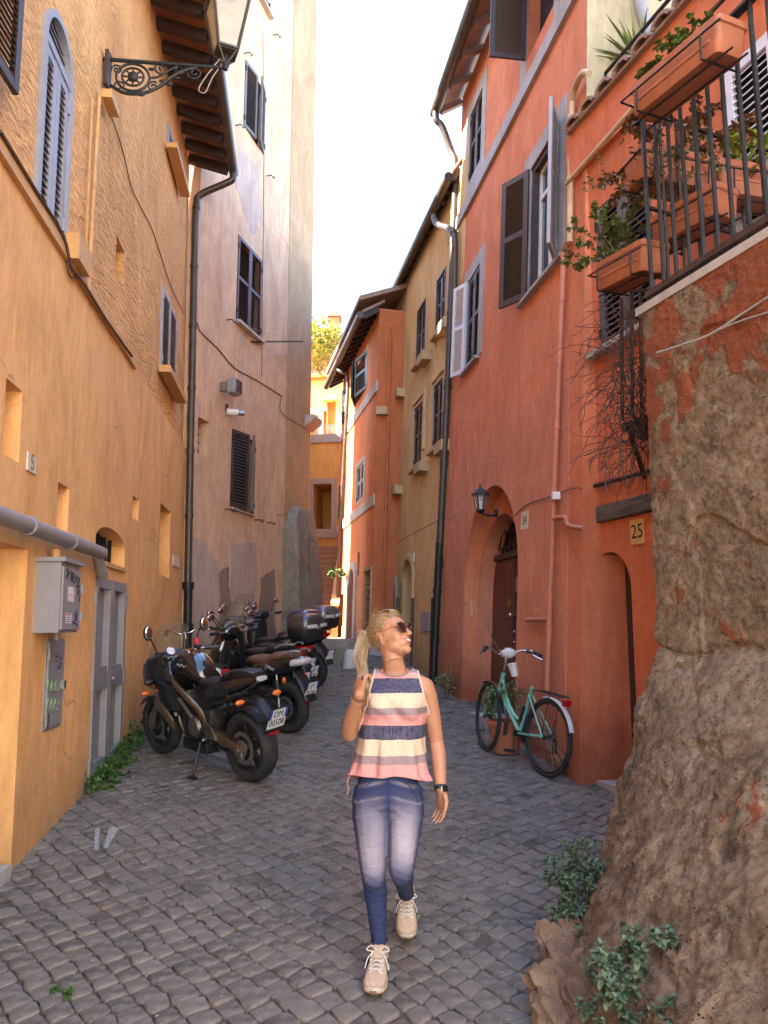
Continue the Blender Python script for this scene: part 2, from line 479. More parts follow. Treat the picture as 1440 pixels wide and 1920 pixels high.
# ------------------------------------------------------------------ planes of the facades
class Plane:
    def __init__(s, p0, p1, side, batter=0.0):
        """base line p0 -> p1 (plan), side +1: the street lies to the right of p0->p1 as seen walking it; batter in degrees"""
        s.p0 = V((p0[0], p0[1], 0)); d = V((p1[0] - p0[0], p1[1] - p0[1], 0)); s.len = d.length
        s.e = d.normalized()
        s.nh = V((s.e.y, -s.e.x, 0)) * side
        t = radians(batter)
        s.up = V((0, 0, cos(t))) - s.nh * sin(t)
        s.n = s.nh * cos(t) + V((0, 0, sin(t)))
        # reference: p0 lies on the base line at ground height there
        s.o = V((p0[0], p0[1], gz(p0[1])))
        s.o = s.o - s.up * (gz(p0[1]) / s.up.z)
    def ab(s, u, v, off=0.0):
        q = hit(u, v, s.o + s.n * off, s.n) - s.o
        return (q.dot(s.e), q.dot(s.up))
    def P(s, a, b, off=0.0): return s.o + s.e * a + s.up * b + s.n * off
    def px(s, u, v, off=0.0): return hit(u, v, s.o + s.n * off, s.n)
    def rect(s, uL, vT, uR, vB, off=0.0):
        a0, b1 = s.ab(uL, vT, off); a1, b0 = s.ab(uR, vB, off)
        return (min(a0, a1), max(a0, a1), min(b0, b1), max(b0, b1))
    def frame(s, a, b, off=0.0, flip=False):
        """right handed frame: X along the wall, Y out of the wall into the street, Z up"""
        y = s.n; z = s.up; x = y.cross(z)
        m = M4((x, y, z)).transposed().to_4x4(); m.translation = s.P(a, b, off); return m
    def tframe(s, a, b, off=0.0):
        """frame for lettering read from the street: X right, Y up, Z towards the reader"""
        z = s.n; y = s.up; x = y.cross(z)
        m = M4((x, y, z)).transposed().to_4x4(); m.translation = s.P(a, b, off); return m
    def box(s, mb, a0, a1, b0, b1, o0, o1):
        pts = [s.P(a, b, 0) for a, b in ((a0, b0), (a1, b0), (a1, b1), (a0, b1))]
        return mb.prism(pts, s.n * o0, s.n * o1)

def rectpts(r): return [(r[0], r[2]), (r[1], r[2]), (r[1], r[3]), (r[0], r[3])]
def archpts(a0, a1, b0, b1, rise=None, n=14):
    """opening with an arched head whose apex is at b1"""
    c = (a0 + a1) / 2; w_ = (a1 - a0) / 2; rise = w_ if rise is None else rise
    out = [(a0, b0), (a1, b0)]
    for i in range(n + 1):
        t = pi * i / n
        out.append((c + w_ * cos(t), b1 - rise + rise * sin(t)))
    return out

def facade(bld, pl, outline, holes, mt, depth=6.0, name='wall', off=0.0):
    """closed block whose street face has real recesses; holes: (pts, depth, back material index)"""
    mb = MB(); mats = mt if isinstance(mt, list) else [mt]
    polys = [[V((a, b, 0)) for a, b in outline]] + [[V((a, b, 0)) for a, b in h[0]] for h in holes]
    flat = [p for q in polys for p in q]
    tris = mgeo.tessellate_polygon(polys)
    mb.add([pl.P(p.x, p.y, off) for p in flat], [list(t) for t in tris])
    for h in holes:
        pts, d = h[0], h[1]; bi = h[2] if len(h) > 2 else 0
        n = len(pts)
        f = [pl.P(a, b, off) for a, b in pts]; bk = [pl.P(a, b, off - d) for a, b in pts]
        mb.cur = h[3] if len(h) > 3 else 0
        mb.add(f + bk, [[i, (i + 1) % n, n + (i + 1) % n, n + i] for i in range(n)])
        mb.cur = bi
        if bi >= 0: mb.add(bk, [list(range(n))])
        mb.cur = 0
    n = len(outline); f = [pl.P(a, b, off) for a, b in outline]; bk = [pl.P(a, b, off - depth) for a, b in outline]
    mb.add(f + bk, [[i, (i + 1) % n, n + (i + 1) % n, n + i] for i in range(n)] + [[n + i for i in range(n)]])
    bm_fix = mb.build(name, mats, bld, recalc=False)
    me = bm_fix.data
    bm = bmesh.new(); bm.from_mesh(me); bmesh.ops.remove_doubles(bm, verts=bm.verts, dist=1e-4)
    bmesh.ops.recalc_face_normals(bm, faces=bm.faces); bm.to_mesh(me); bm.free()
    return bm_fix

# shutters ------------------------------------------------------------
SLAT = {}
def leaf(bld, pl, hinge_a, b0, b1, w_, toward, theta, mt, off, pitch=.042, mid=True, fr=.06, indiv=True, arch=None):
    """one louvred leaf hinged at hinge_a; toward = +1/-1 along the wall"""
    z = pl.up; d = (pl.e * toward) * cos(theta) + pl.n * sin(theta)
    y = pl.n * cos(theta) - (pl.e * toward) * sin(theta); x = y.cross(z)
    m = M4((x, y, z)).transposed().to_4x4(); m.translation = pl.P(hinge_a, b0, off) + d * (w_ / 2)
    h = b1 - b0; th = .034
    mb = MB(); e = .004
    for sx in (-1, 1): mb.box((sx * (w_ / 2 - fr / 2), 0, h / 2), (fr, th, h))
    rails = [(fr / 2, fr), (h - fr / 2, fr)] + ([(h * .52, fr)] if mid else [])
    for zc, hh in rails: mb.box((0, 0, zc), (w_ - 2 * fr + .002, th - .004, hh))
    o = mb.build('shutter', mt, bld, m=m, local=True)
    segs = [(fr, h * .52 - fr / 2), (h * .52 + fr / 2, h - fr)] if mid else [(fr, h - fr)]
    key = (round(w_, 3), mt.name)
    sm = MB(); 
    if indiv:
        if key not in SLAT:
            q = MB(); q.box((0, 0, 0), (w_ - 2 * fr + .004, .044, .006), M4.Rotation(radians(-50), 3, 'X')); SLAT[key] = q.mesh('slat', mt)
        for s0, s1 in segs:
            k = max(2, int((s1 - s0) / pitch))
            for i in range(k):
                so_ = bpy.data.objects.new('slat', SLAT[key])
                link(so_, o, m @ M4.Translation((0, 0, s0 + (i + .5) * (s1 - s0) / k)))
    else:
        for s0, s1 in segs:
            k = max(2, int((s1 - s0) / pitch))
            for i in range(k):
                sm.box((0, 0, s0 + (i + .5) * (s1 - s0) / k), (w_ - 2 * fr + .004, .046, .007), M4.Rotation(radians(-50), 3, 'X'))
        q = sm.build('slats', mt, o, m=m, local=True); q['kind'] = 'stuff'
    # hinges
    for hz in (.12 * h, .88 * h):
        hb = MB(); hb.box((-(w_ / 2 - .01) * (1 if (x.dot(d) > 0) else -1), .022, hz), (.03, .02, .09))
        hb.build('hinge', MT['iron'] if mt is not MT['greyshut'] else mt, o, m=m, local=True)
    return o
def shutters(bld, pl, r, mt, off=.0, th=(0, 0), pitch=.042, mid=True, fr=.06, indiv=True, gap=.004):
    w_ = (r[1] - r[0]) / 2 - gap
    leaf(bld, pl, r[0], r[2], r[3], w_, 1, th[0], mt, off, pitch, mid, fr, indiv)
    leaf(bld, pl, r[1], r[2], r[3], w_, -1, th[1], mt, off, pitch, mid, fr, indiv)
def grow(r, l, rr, b, t): return (r[0] - l, r[1] + rr, r[2] - b, r[3] + t)
def frame_ring(bld, pl, r, wd, out, mt, name='window_surround', sides='LRTB', back=-.02):
    mb = MB(); a0, a1, b0, b1 = r
    if 'L' in sides: pl.box(mb, a0 - wd, a0, b0 - (wd if 'B' in sides else 0), b1 + wd, back, out)
    if 'R' in sides: pl.box(mb, a1, a1 + wd, b0 - (wd if 'B' in sides else 0), b1 + wd, back, out)
    if 'T' in sides: pl.box(mb, a0, a1, b1, b1 + wd, back, out - .002)
    if 'B' in sides: pl.box(mb, a0, a1, b0 - wd, b0, back, out - .002)
    return mb.build(name, mt, bld)
def sill(bld, pl, r, mt, out=.12, th=.06, ext=.06, name='window_sill', drop=0.0):
    mb = MB(); pl.box(mb, r[0] - ext, r[1] + ext, r[2] - th - drop, r[2] - .002 - drop, -.02, out)
    return mb.build(name, mt, bld)
def pipe(bld, pts, r, mt, name='downpipe', n=10, collars=0, smooth=50):
    mb = MB(); mb.tube(pts, r, n)
    o = mb.build(name, mt, bld, smooth=smooth)
    if collars:
        L = [0]
        for i in range(1, len(pts)): L.append(L[-1] + (V(pts[i]) - V(pts[i - 1])).length)
        for c in range(1, collars + 1):
            s_ = L[-1] * c / (collars + 1)
            for i in range(1, len(pts)):
                if L[i] >= s_:
                    d = (V(pts[i]) - V(pts[i - 1])); p = V(pts[i - 1]) + d * ((s_ - L[i - 1]) / max(1e-6, d.length)); d.normalize()
                    q = MB(); q.tube([p - d * .03, p + d * .03], r * 1.18, n); q.build('collar', mt, o, smooth=50); break
    return o
def eave(bld, pl, a0, a1, b, out, spacing, mr, ms, mg, rs=(.09, .11), rise=.18, gr=.07, tile=True, boards=True, back=.0):
    """overhanging roof edge: rafters, boards, gutter, tile edge"""
    n = max(2, int((a1 - a0) / spacing)); w_, h_ = rs
    for i in range(n + 1):
        a = a0 + .06 + (a1 - a0 - .12) * i / n
        mb = MB(); p = pl.P(a, b, back); q = p + pl.nh * out - V((0, 0, rise))
        mb.bar(p, q, w_, h_); mb.build('rafter', mr, bld)
    mb = MB()
    pA, pB = pl.P(a0, b, back), pl.P(a1, b, back)
    up = V((0, 0, h_ / 2 + .002)); th = V((0, 0, .05)); o_ = pl.nh * out - V((0, 0, rise))
    if boards and out > .5:
        k = 4
        for j in range(k):
            f0, f1 = j / k + .004, (j + 1) / k - .004
            bm_ = MB(); bm_.prism([pA + o_ * f0 + up, pB + o_ * f0 + up, pB + o_ * f1 + up, pA + o_ * f1 + up], (0, 0, 0), (0, 0, .03))
            bm_.build('soffit_board', ms, bld)
    else:
        mb.prism([pA + up, pB + up, pB + o_ + up, pA + o_ + up], (0, 0, 0), (0, 0, .03)); mb.build('soffit', ms, bld)
    if tile:
        tb = MB(); L = (pB - pA).length; k = int(L / .2)
        for i in range(k):
            c = pA + (pB - pA) * ((i + .5) / k) + up + V((0, 0, .075))
            s0 = c + o_ * 1.06; s1 = c - o_ * .3
            ring = []
            for s_ in (s0, s1):
                ring.append([s_ + pl.e * (.085 * cos(t)) + V((0, 0, .05 * sin(t))) for t in [pi * j / 6 for j in range(7)]] +
                            [s_ + pl.e * (.065 * cos(t)) + V((0, 0, .03 * sin(t) - .005)) for t in [pi * j / 6 for j in range(6, -1, -1)]])
            tb.loft(ring)
        # under tiles as a sheet
        tb.prism([pA + o_ * 1.04 + up, pB + o_ * 1.04 + up, pB - o_ * .3 + up, pA - o_ * .3 + up], (0, 0, .034), (0, 0, .075))
        o = tb.build('roof_tiles', MT['tile'], bld); o['kind'] = 'stuff'
    gA = pA + o_ * 1.04 + V((0, 0, .02)) + pl.nh * gr * .8; gB = pB + o_ * 1.04 + V((0, 0, .02)) + pl.nh * gr * .8
    gm = MB(); gm.tube([gA - pl.e * .03, gB + pl.e * .03], gr, 12); gm.build('gutter', mg, bld, smooth=40)
    return gA, gB
# ================================================================== THE SETTING: ground, buildings
# ------------------------------------------------------------------ ground sheet
gm, gt, gb = newmat('street_dirt')
gv = coords(gt); gn = noise(gt, gv, 2.2, 7, .7); gn2 = noise(gt, gv, 30, 4, .7)
gcol = mix(gt, ramp(gt, gn, .38, .66), (.060, .052, .044), (.115, .095, .072))
gcol = mix(gt, ramp(gt, gn2, .5, .7, (0, 0, 0, 1), (.6,) * 3 + (1,)), gcol, (.17, .135, .09))
gcol = mix(gt, ramp(gt, noise(gt, gv, 1.1, 5), .60, .70), gcol, (.05, .062, .025))
gt.links.new(gcol, gb.inputs['Base Color']); gb.inputs['Roughness'].default_value = .95
bump(gt, gb, gn2, .6, .02)
mb = MB()
xs = [-200, -30, -8, -4, -2, 0, 2, 4, 8, 30, 200]; ys = [-60, -10, 0, 4, 8, 12, 16, 20, 40, 300]
for j in range(len(ys) - 1):
    for i in range(len(xs) - 1):
        mb.add([(xs[i], ys[j], gz(ys[j])), (xs[i + 1], ys[j], gz(ys[j])), (xs[i + 1], ys[j + 1], gz(ys[j + 1])), (xs[i], ys[j + 1], gz(ys[j + 1]))], [[0, 1, 2, 3]])
ground = tag(mb.build('ground', gm), kind='structure')

# ------------------------------------------------------------------ yellow building (left)
A = Plane((-2.19, 4.67), (-2.9, 11.29), 1, 1.0)
bA = thing('yellow_building', 'yellow ochre house at the left with rough upper plaster, grey arched shutters and dark eaves', 'building', A.P(0, .45))
aE = 6.62; aS = -8.6
ledge = 4.60
topA = 9.3
holes = []
def slot(pl, uL, vT, uR, vB, d, bi=0): r = pl.rect(uL, vT, uR, vB); return (rectpts(r), d, bi)
rdoor = A.rect(-700, 1032, 54, 1900); rdoor = (-3.6, A.ab(52, 1030)[0], -.6, A.ab(52, 1030)[1])
holes.append((rectpts(rdoor), .55, 1))
holes.append(slot(A, 12, 708, 35, 868, .30))
holes.append(slot(A, 109, 903, 126, 1004, .28))
holes.append(slot(A, 249, 928, 259, 978, .12))
holes.append(slot(A, 301, 943, 317, 1084, .28))
ra = A.rect(181, 976, 233, 1066); holes.append((archpts(*ra, rise=.14), .17, 2))
rd = A.rect(180, 1076, 234, 1436); rd = (A.ab(180, 1080)[0], A.ab(236, 1090)[0], gz(6.3) - .02, A.ab(180, 1080)[1]); holes.append((rectpts(rd), .07, 2))
lowtop = ledge
facade(bA, A, [(aS, -.6), (aE, -.6), (aE, lowtop), (aS, lowtop)], holes, [MT['yellow'], MT['doorwood'], MT['dark']])
hol2 = []
wA1 = A.rect(76, -30, 139, 400); wA1 = (A.ab(76, 345)[0] - .02, A.ab(128, 425)[0] + .02, A.ab(76, 352)[1] - .02, A.ab(100, 0)[1] + .05)
wA1 = (wA1[0], wA1[1], ledge + .03, wA1[3])
wA2 = A.rect(319, 232, 338, 352); wA3 = A.rect(309, 535, 331, 740)
hol2.append((archpts(*wA1, rise=(wA1[1] - wA1[0]) / 2), .10, 1))
hol2.append((rectpts(wA2), .10, 1)); hol2.append((rectpts(grow(wA3, 0, 0, -max(0, ledge + .02 - wA3[2]), 0)), .10, 1))
sl_ = A.rect(228, 442, 240, 538); hol2.append((rectpts(sl_), .3, 0))
facade(bA, A, [(aS, ledge), (aE, ledge), (aE, topA), (aS, topA)], hol2, [MT['yellow_rough'], MT['dark']], off=-.045, depth=5.9)
# ledge moulding
mb = MB(); A.box(mb, aS, A.ab(250, 680)[0], ledge - .05, ledge + .045, -.06, .035); mb.build('ledge_moulding', MT['yelpipe'], bA)
# arched shuttered window
a0, a1, b0, b1 = wA1; rise = (a1 - a0) / 2
mb = MB(); q0 = archpts(a0, a1, b0, b1, rise, 20); q1 = archpts(a0 + .05, a1 - .05, b0 + .05, b1 - .05, rise - .05, 20)
for i in range(len(q0)):
    j = (i + 1) % len(q0)
    mb.prism([A.P(*q0[i]), A.P(*q0[j]), A.P(*q1[j]), A.P(*q1[i])], A.n * -.13, A.n * -.01)
wf = mb.build('window_frame', MT['greyshut'], bA)
zsp = b1 - rise
shutters(bA, A, (a0 + .05, a1 - .05, b0 + .05, zsp - .03), MT['greyshut'], off=-.045, pitch=.052, mid=False, fr=.07)
mb = MB(); A.box(mb, a0 + .04, a1 - .04, zsp - .03, zsp + .03, -.09, -.02); mb.build('transom', MT['greyshut'], bA)
for i in range(9):     # louvres of the arched head
    bz = zsp + .06 + i * .052
    hh = (bz - zsp); half = sqrt(max(0, (rise - .05) ** 2 - hh ** 2))
    if half > .06:
        q = MB(); q.box((0, 0, 0), (2 * half, .03, .006), M4.Rotation(radians(-50), 3, 'X'))
        q.build('slat', MT['greyshut'], wf, m=A.frame((a0 + a1) / 2, bz, -.06), local=True)
shutters(bA, A, wA2, MT['greyshut'], off=-.03, pitch=.05, mid=False, fr=.05, indiv=False)
shutters(bA, A, (wA3[0], wA3[1], max(wA3[2], ledge + .03), wA3[3]), MT['greyshut'], off=-.03, pitch=.05, mid=False, fr=.05, indiv=True)
sill(bA, A, wA2, MT['yelpipe'], .12, .07, .12); sill(bA, A, (wA3[0], wA3[1], max(wA3[2], ledge + .03), wA3[3]), MT['yelpipe'], .12, .09, .12)
# shutter of the next window, folded open at the frame edge
leaf(bA, A, A.ab(14, 100)[0] - .56, A.ab(8, 190)[1], topA - .6, .5, 1, radians(4), MT['brownshut'], .05, indiv=False)
# grey two leaf door
mb = MB(); A.box(mb, rd[0], rd[1], rd[2], rd[3], -.068, -.045); door = mb.build('door', MT['greydoor'], bA)
dw = (rd[1] - rd[0]) / 2; H = rd[3] - rd[2]
for s in (0, 1):
    x0 = rd[0] + s * dw + .006; x1 = x0 + dw - .012
    for (z0, z1) in ((0.02, .10), (.46, .54), (.95, 1.0)):
        q = MB(); A.box(q, x0, x1, rd[2] + z0 * H, rd[2] + z1 * H, -.046, .012); q.build('rail', MT['greydoor'], door)
    for xx in ((x0, x0 + .075), (x1 - .075, x1)):
        q = MB(); A.box(q, xx[0], xx[1], rd[2] + .02 * H, rd[2] + H, -.046, .014); q.build('stile', MT['greydoor'], door)
    for (z0, z1) in ((.10, .46), (.54, .95)):
        q = MB(); A.box(q, x0 + .075, x1 - .075, rd[2] + z0 * H, rd[2] + z0 * H + .05, -.046, .004); q.build('moulding', MT['greydoor'], door)
for bz in (.12, .5, .9):
    for xa, s in ((rd[0], -1), (rd[1], 1)):
        q = MB(); A.box(q, xa - .03, xa + .03, rd[2] + bz * H - .07, rd[2] + bz * H + .07, .0, .022); q.build('hinge', MT['greydoor'], door)
q = MB(); q.ell(A.P(rd[0] + dw + .04, rd[2] + .50 * H, .03), (.018, .018, .018)); q.build('keyhole_knob', MT['steel'], door, smooth=60)
# small arched window over the door: bars
for i in range(5):
    aa = ra[0] + (ra[1] - ra[0]) * (i + .5) / 5
    q = MB(); q.tube([A.P(aa, ra[2], -.12), A.P(aa, ra[3] - .05, -.12)], .018, 6); q.build('window_bar', MT['iron'], bA)
sill(bA, A, ra, MT['yelpipe'], .02, .04, .0)
# eaves
gA0, gA1 = eave(bA, A, -2.6, aE - .02, topA - .02, .62, .40, MT['rafter'], MT['soffit'], MT['gutter'], rs=(.10, .13), rise=.16, gr=.075, back=-.05)
# wavy plaster cove under the eave
# downpipe with swan neck
g = gA1 - A.e * .08
pts = [g, g - V((0, 0, .14)), g - V((0, 0, .22)) - A.nh * .06, A.P(aE - .06, topA - .62, .14), A.P(aE - .06, topA - .80, .09), A.P(aE - .06, topA - 1.1, .075), A.P(aE - .06, 5, .075), A.P(aE - .06, 2.6, .08)]
pipe(bA, smoothpath(pts[:6], 5) + pts[6:], .055, MT['gutter'], collars=6)
low = [A.P(aE - .06, 2.6, .085), A.P(aE - .06, gz(11.2) - .05, .10)]
o = pipe(bA, low, .062, MT['iron'], name='cast_iron_shoe')
for zz in (2.55, 1.95): q = MB(); q.tube([A.P(aE - .06, zz - .05, .085), A.P(aE - .06, zz + .05, .085)], [.085, .09], 12); q.build('collar', MT['iron'], o, smooth=50)
# thick grey conduit
p0 = A.px(-60, 944, .09); p1 = A.px(190, 1037, .09); p2 = p1 - A.up * .02
pipe(bA, [p0, p1], .052, MT['greypipe'], name='conduit', n=12, collars=2)
pe = A.px(182, 1040, .06); pipe(bA, [pe, A.P(A.ab(182, 1040)[0], rd[3] + .0, .055)], .045, MT['greypipe'], name='conduit', n=12)
# vertical yellow pipes, junction box, cables
c0 = A.px(186, 182, .03)
pipe(bA, [c0 + A.e * .12, c0, A.px(165, 545, .03)], .017, MT['yelpipe'], name='cable_pipe', n=8, collars=3)
pipe(bA, [A.px(173, 185, .02), A.px(158, 540, .02)], .010, MT['yelpipe'], name='cable_pipe', n=6)
q = MB(); A.box(q, A.ab(190, 170)[0], A.ab(206, 170)[0], A.ab(190, 182)[1], A.ab(190, 165)[1], .0, .09); q.build('cable_box', MT['yelpipe'], bA)
q = MB(); A.box(q, A.ab(122, 470)[0], A.ab(146, 470)[0], A.ab(130, 497)[1], A.ab(130, 446)[1], -.0, .10); q.build('junction_box', MT['yelpipe'], bA)
def cable(bld, pl, pxs, r=.007, off=.012, mt='wire', n=4):
    return pipe(bld, smoothpath([pl.px(u, v, off) for u, v in pxs], n), r, MT[mt], name='cable', n=5)
cable(bA, A, [(196, 190), (215, 235), (232, 290), (246, 350), (265, 390), (285, 430), (305, 490), (322, 540), (345, 588)], off=-.03, r=.006)
cable(bA, A, [(0, 245), (60, 345), (118, 440), (134, 500), (160, 535), (200, 600), (248, 668)], off=.045, r=.011)
cable(bA, A, [(126, 490), (130, 515), (140, 520), (150, 505), (163, 540)], off=.03)
# house number tiles of the yellow house
def number_tile(pl, r, txt, label, mt, ink, size, bld=None, th=.012):
    t = thing('house_number', label, 'sign', pl.P((r[0] + r[1]) / 2, r[2]))
    mb = MB(); pl.box(mb, r[0], r[1], r[2], r[3], .001, th); mb.build('tile', mt, t)
    if txt: text_part('digits', txt, size, ink, t, pl.tframe((r[0] + r[1]) / 2, (r[2] + r[3]) / 2, th + .0015), .0008)
    return t
number_tile(A, A.rect(50, 846, 64, 890), '5', 'small pale stone tile engraved with a 5 on the yellow wall', MT['tilewhite'], MT['ochretrim'], .15)
number_tile(A, A.rect(324, 1040, 335, 1066), '', 'tiny worn plaque beside the brown drainpipe on the yellow wall', MT['tilewhite'], MT['rust'], .12)

# ------------------------------------------------------------------ pink building
B = Plane((-2.89, 11.25), (-2.89 + .262, 12.25), 1, 0)
bB = thing('pink_building', 'tall faded pink house with weathered plaster and dark louvred shutters', 'building', B.P(0, 1.0))
bEnd = B.ab(581, 800)[0]
topB = 18.5
wB = dict(w0=B.rect(480, -40, 504, 30), w1=B.rect(460, 112, 494, 290), w2=B.rect(447, 440, 487, 640), w3=B.rect(435, 804, 474, 965))
hB = [(rectpts(r), .13, 1) for r in wB.values()]
hB.append(slot(B, 372, 781, 391, 860, .28, 0)); hB.append(slot(B, 437, 1128, 452, 1180, .25, 1))
facade(bB, B, [(-.04, -.3), (bEnd, -.3), (bEnd, topB), (-.04, topB)], hB, [MT['pink'], MT['dark']], depth=3)
# corner strip of another plaster, 12 mm proud, and a patchy grey skirt
def patch(bld, pl, pts, mt, out, name='plaster_patch'):
    mb = MB(); mb.prism([pl.P(a, b) for a, b in pts], (0, 0, 0), pl.n * out); return mb.build(name, mt, bld)
def blob_px(pl, pxs, seed=1, amp=.05, n=5):
    """ragged outline through pixel points"""
    ab = [pl.ab(*p) for p in pxs]; out = []; rr = random.Random(seed)
    for i in range(len(ab)):
        p, q = ab[i], ab[(i + 1) % len(ab)]
        for k in range(n):
            t = k / n; out.append((p[0] + (q[0] - p[0]) * t + rr.uniform(-amp, amp), p[1] + (q[1] - p[1]) * t + rr.uniform(-amp, amp)))
    return out
xs_ = B.ab(541, 500)[0]
patch(bB, B, [(xs_, .5), (bEnd - .002, .5), (bEnd - .002, topB - .1), (xs_, topB - .1)], MT['ochregrey'], .012, 'corner_strip')
patch(bB, B, blob_px(B, [(352, 1020), (372, 1005), (390, 1030), (408, 1060), (412, 1150), (400, 1215), (352, 1215)], 3), MT['pinkgrey'], .010)
patch(bB, B, blob_px(B, [(431, 1018), (480, 1016), (481, 1095), (470, 1128), (431, 1122)], 4, .02), MT['pinkgrey'], .011)
patch(bB, B, blob_px(B, [(408, 1080), (428, 1060), (432, 1120), (425, 1215), (402, 1215)], 5, .06), MT['damp'], .006)
patch(bB, B, blob_px(B, [(488, 1085), (515, 1070), (516, 1215), (482, 1215)], 6, .06), MT['damp'], .006)
patch(bB, B, blob_px(B, [(452, 290), (490, 300), (492, 420), (478, 445), (455, 400), (440, 330)], 8, .12), MT['pinkgrey'], .004)
shutters(bB, B, wB['w0'], MT['darkgreyshut'], pitch=.05, mid=False)
shutters(bB, B, wB['w1'], MT['darkgreyshut'], th=(radians(6), radians(16)), pitch=.05, mid=False)
shutters(bB, B, wB['w2'], MT['redshut'], pitch=.05, fr=.06, mid=True)
shutters(bB, B, wB['w3'], MT['brownshut'], th=(radians(14), radians(22)), pitch=.055, fr=.055, mid=False)
sill(bB, B, wB['w2'], MT['whitetrim'], .10, .05, .03); sill(bB, B, wB['w3'], MT['pinkgrey'], .05, .04, .0); sill(bB, B, wB['w0'], MT['whitetrim'], .10, .05, .05)
for i in range(5):
    z_ = B.ab(380, 795 + i * 16)[1]; q = MB(); r_ = B.rect(372, 781, 391, 860); q.tube([B.P(r_[0] - .0, z_, -.12), B.P(r_[0] + .16, z_ + .01, -.10), B.P(r_[0] + .2, z_ - .03, -.08)], .009, 5); q.build('window_bar', MT['rust'], bB)
q = MB(); q.tube([B.P(r_[0] + .09, r_[2], -.1), B.P(r_[0] + .09, r_[3], -.1)], .011, 5); q.build('window_bar', MT['rust'], bB)
# cracks / seams and cables
cable(bB, B, [(493, 60), (495, 300), (492, 560), (491, 690), (489, 705)], .006, .006)
cable(bB, B, [(362, 593), (372, 610), (376, 622), (410, 655), (440, 690), (480, 712), (528, 742)], .010, .012, n=3)
cable(bB, B, [(528, 742), (529, 775), (578, 806)], .007, .016)
cable(bB, B, [(520, 965), (577, 967)], .006, .014)
# hooks
for (u, v) in ((512, 66), (442, 235), (500, 330), (425, 600), (478, 975), (500, 980), (421, 955), (458, 100)):
    p = B.px(u, v, 0); q = MB(); q.tube([p, p + B.n * .10, p + B.n * .13 + B.e * .05 - V((0, 0, .04)), p + B.n * .13 + B.e * .09 + V((0, 0, .02))], .012, 5); q.build('wall_hook', MT['rust'], bB)
# laundry rod
p = B.px(470, 641, 0); q = MB(); q.tube([p, B.px(567, 640, .35)], .016, 6); rod = q.build('clothes_rod', MT['iron'], bB)
q = MB(); q.tube(smoothpath([B.px(440, 605, .02), B.px(500, 624, .2), B.px(565, 640, .35), B.px(540, 662, .2), B.px(490, 668, .05)], 4), .004, 4); q.build('clothes_line', MT['whitewire'], bB)
pipe(bB, smoothpath([B.px(528, 440, .03), B.px(560, 495, .05), B.px(578, 500, .05), B.px(572, 580, .1), B.px(550, 650, .1), B.px(500, 672, .03)], 4), .004, MT['whitewire'], name='cable', n=4)
# cornice stub at the corner
mb = MB(); z_ = B.ab(580, 800)[1]
prof = [(0, 0), (.10, .10), (.16, .12), (.22, .20), (.22, .28), (0, .28)]
mb.prism([B.P(bEnd - .35, z_ + q_[1] - .1, 0) + B.e * 0 + B.n * q_[0] for q_ in prof], (0, 0, 0), B.e * .52); mb.build('cornice_stub', MT['pinkgrey'], bB)
# floodlight and camera
t = thing('floodlight', 'grey square floodlight on a bracket on the pink wall', 'light', B.px(405, 742, .1))
f0 = B.frame(*B.ab(414, 728), .22)
mb = MB(); mb.box((0, .02, 0), (.26, .16, .26), bev=.03); mb.build('housing', MT['greypipe'], t, m=f0, local=True)
mb = MB(); mb.box((0, .105, 0), (.20, .012, .20)); mb.build('lens', MT['pane'], t, m=f0, local=True)
mb = MB(); mb.box((0, -.13, .02), (.10, .22, .14)); mb.build('bracket', MT['steel'], t, m=f0, local=True)
t = thing('security_camera', 'small white security camera poking out of the pink wall', 'camera', B.px(432, 778, .1))
pc = B.px(425, 772, .02); mb = MB(); mb.tube([pc, pc + B.n * .16 + B.e * .10], .055, 12); mb.build('body', MT['white'], t, smooth=50)
mb = MB(); mb.tube([pc + B.n * .16 + B.e * .10, pc + B.n * .24 + B.e * .16], .045, 12); mb.build('lens_hood', MT['steel'], t, smooth=50)
mb = MB(); mb.box(pc + V((0, 0, .07)), (.05, .05, .12)); mb.build('mount', MT['rust'], t)

# rough stone buttress at the corner of the pink house
def rocky(name, rings, mt, parent, amp=.05, freq=3.0, smooth=70, seed=0, sub=1):
    mb = MB(); mb.loft(rings, cap=True); me = mb.mesh(name, mt)
    bm = bmesh.new(); bm.from_mesh(me)
    if sub: bmesh.ops.subdivide_edges(bm, edges=bm.edges[:], cuts=sub, use_grid_fill=True)
    bm.normal_update()
    for v_ in bm.verts:
        n_ = mnoise.fractal(v_.co * freq + V((seed, 0, 0)), .9, 2.1, 4); v_.co += v_.normal * n_ * amp
    bm.to_mesh(me); bm.free()
    me.polygons.foreach_set('use_smooth', [True] * len(me.polygons)); me.set_sharp_from_angle(angle=radians(smooth))
    for v_ in me.vertices: pass
    inv = wm(parent).inverted() if parent else M4.Identity(4)
    me.transform(inv)
    o = bpy.data.objects.new(name, me); return link(o, parent, wm(parent) if parent else None)
def gridring(pts, z, n=24, rnd=.0):
    """closed plan polyline resampled to n points at height z"""
    L = [0]; P_ = [V((p[0], p[1], 0)) for p in pts] + [V((pts[0][0], pts[0][1], 0))]
    for i in range(1, len(P_)): L.append(L[-1] + (P_[i] - P_[i - 1]).length)
    out = []
    for k in range(n):
        s = L[-1] * k / n; i = max(j for j in range(len(L)) if L[j] <= s + 1e-9); i = min(i, len(P_) - 2)
        q = P_[i] + (P_[i + 1] - P_[i]) * ((s - L[i]) / max(1e-9, L[i + 1] - L[i])); q.z = z; out.append(q)
    return out
bt = thing('stone_buttress', 'rough grey stone buttress leaning on the corner of the pink house', 'buttress', B.P(bEnd, 1.6))
rings = []
e_, n_ = B.e, B.n
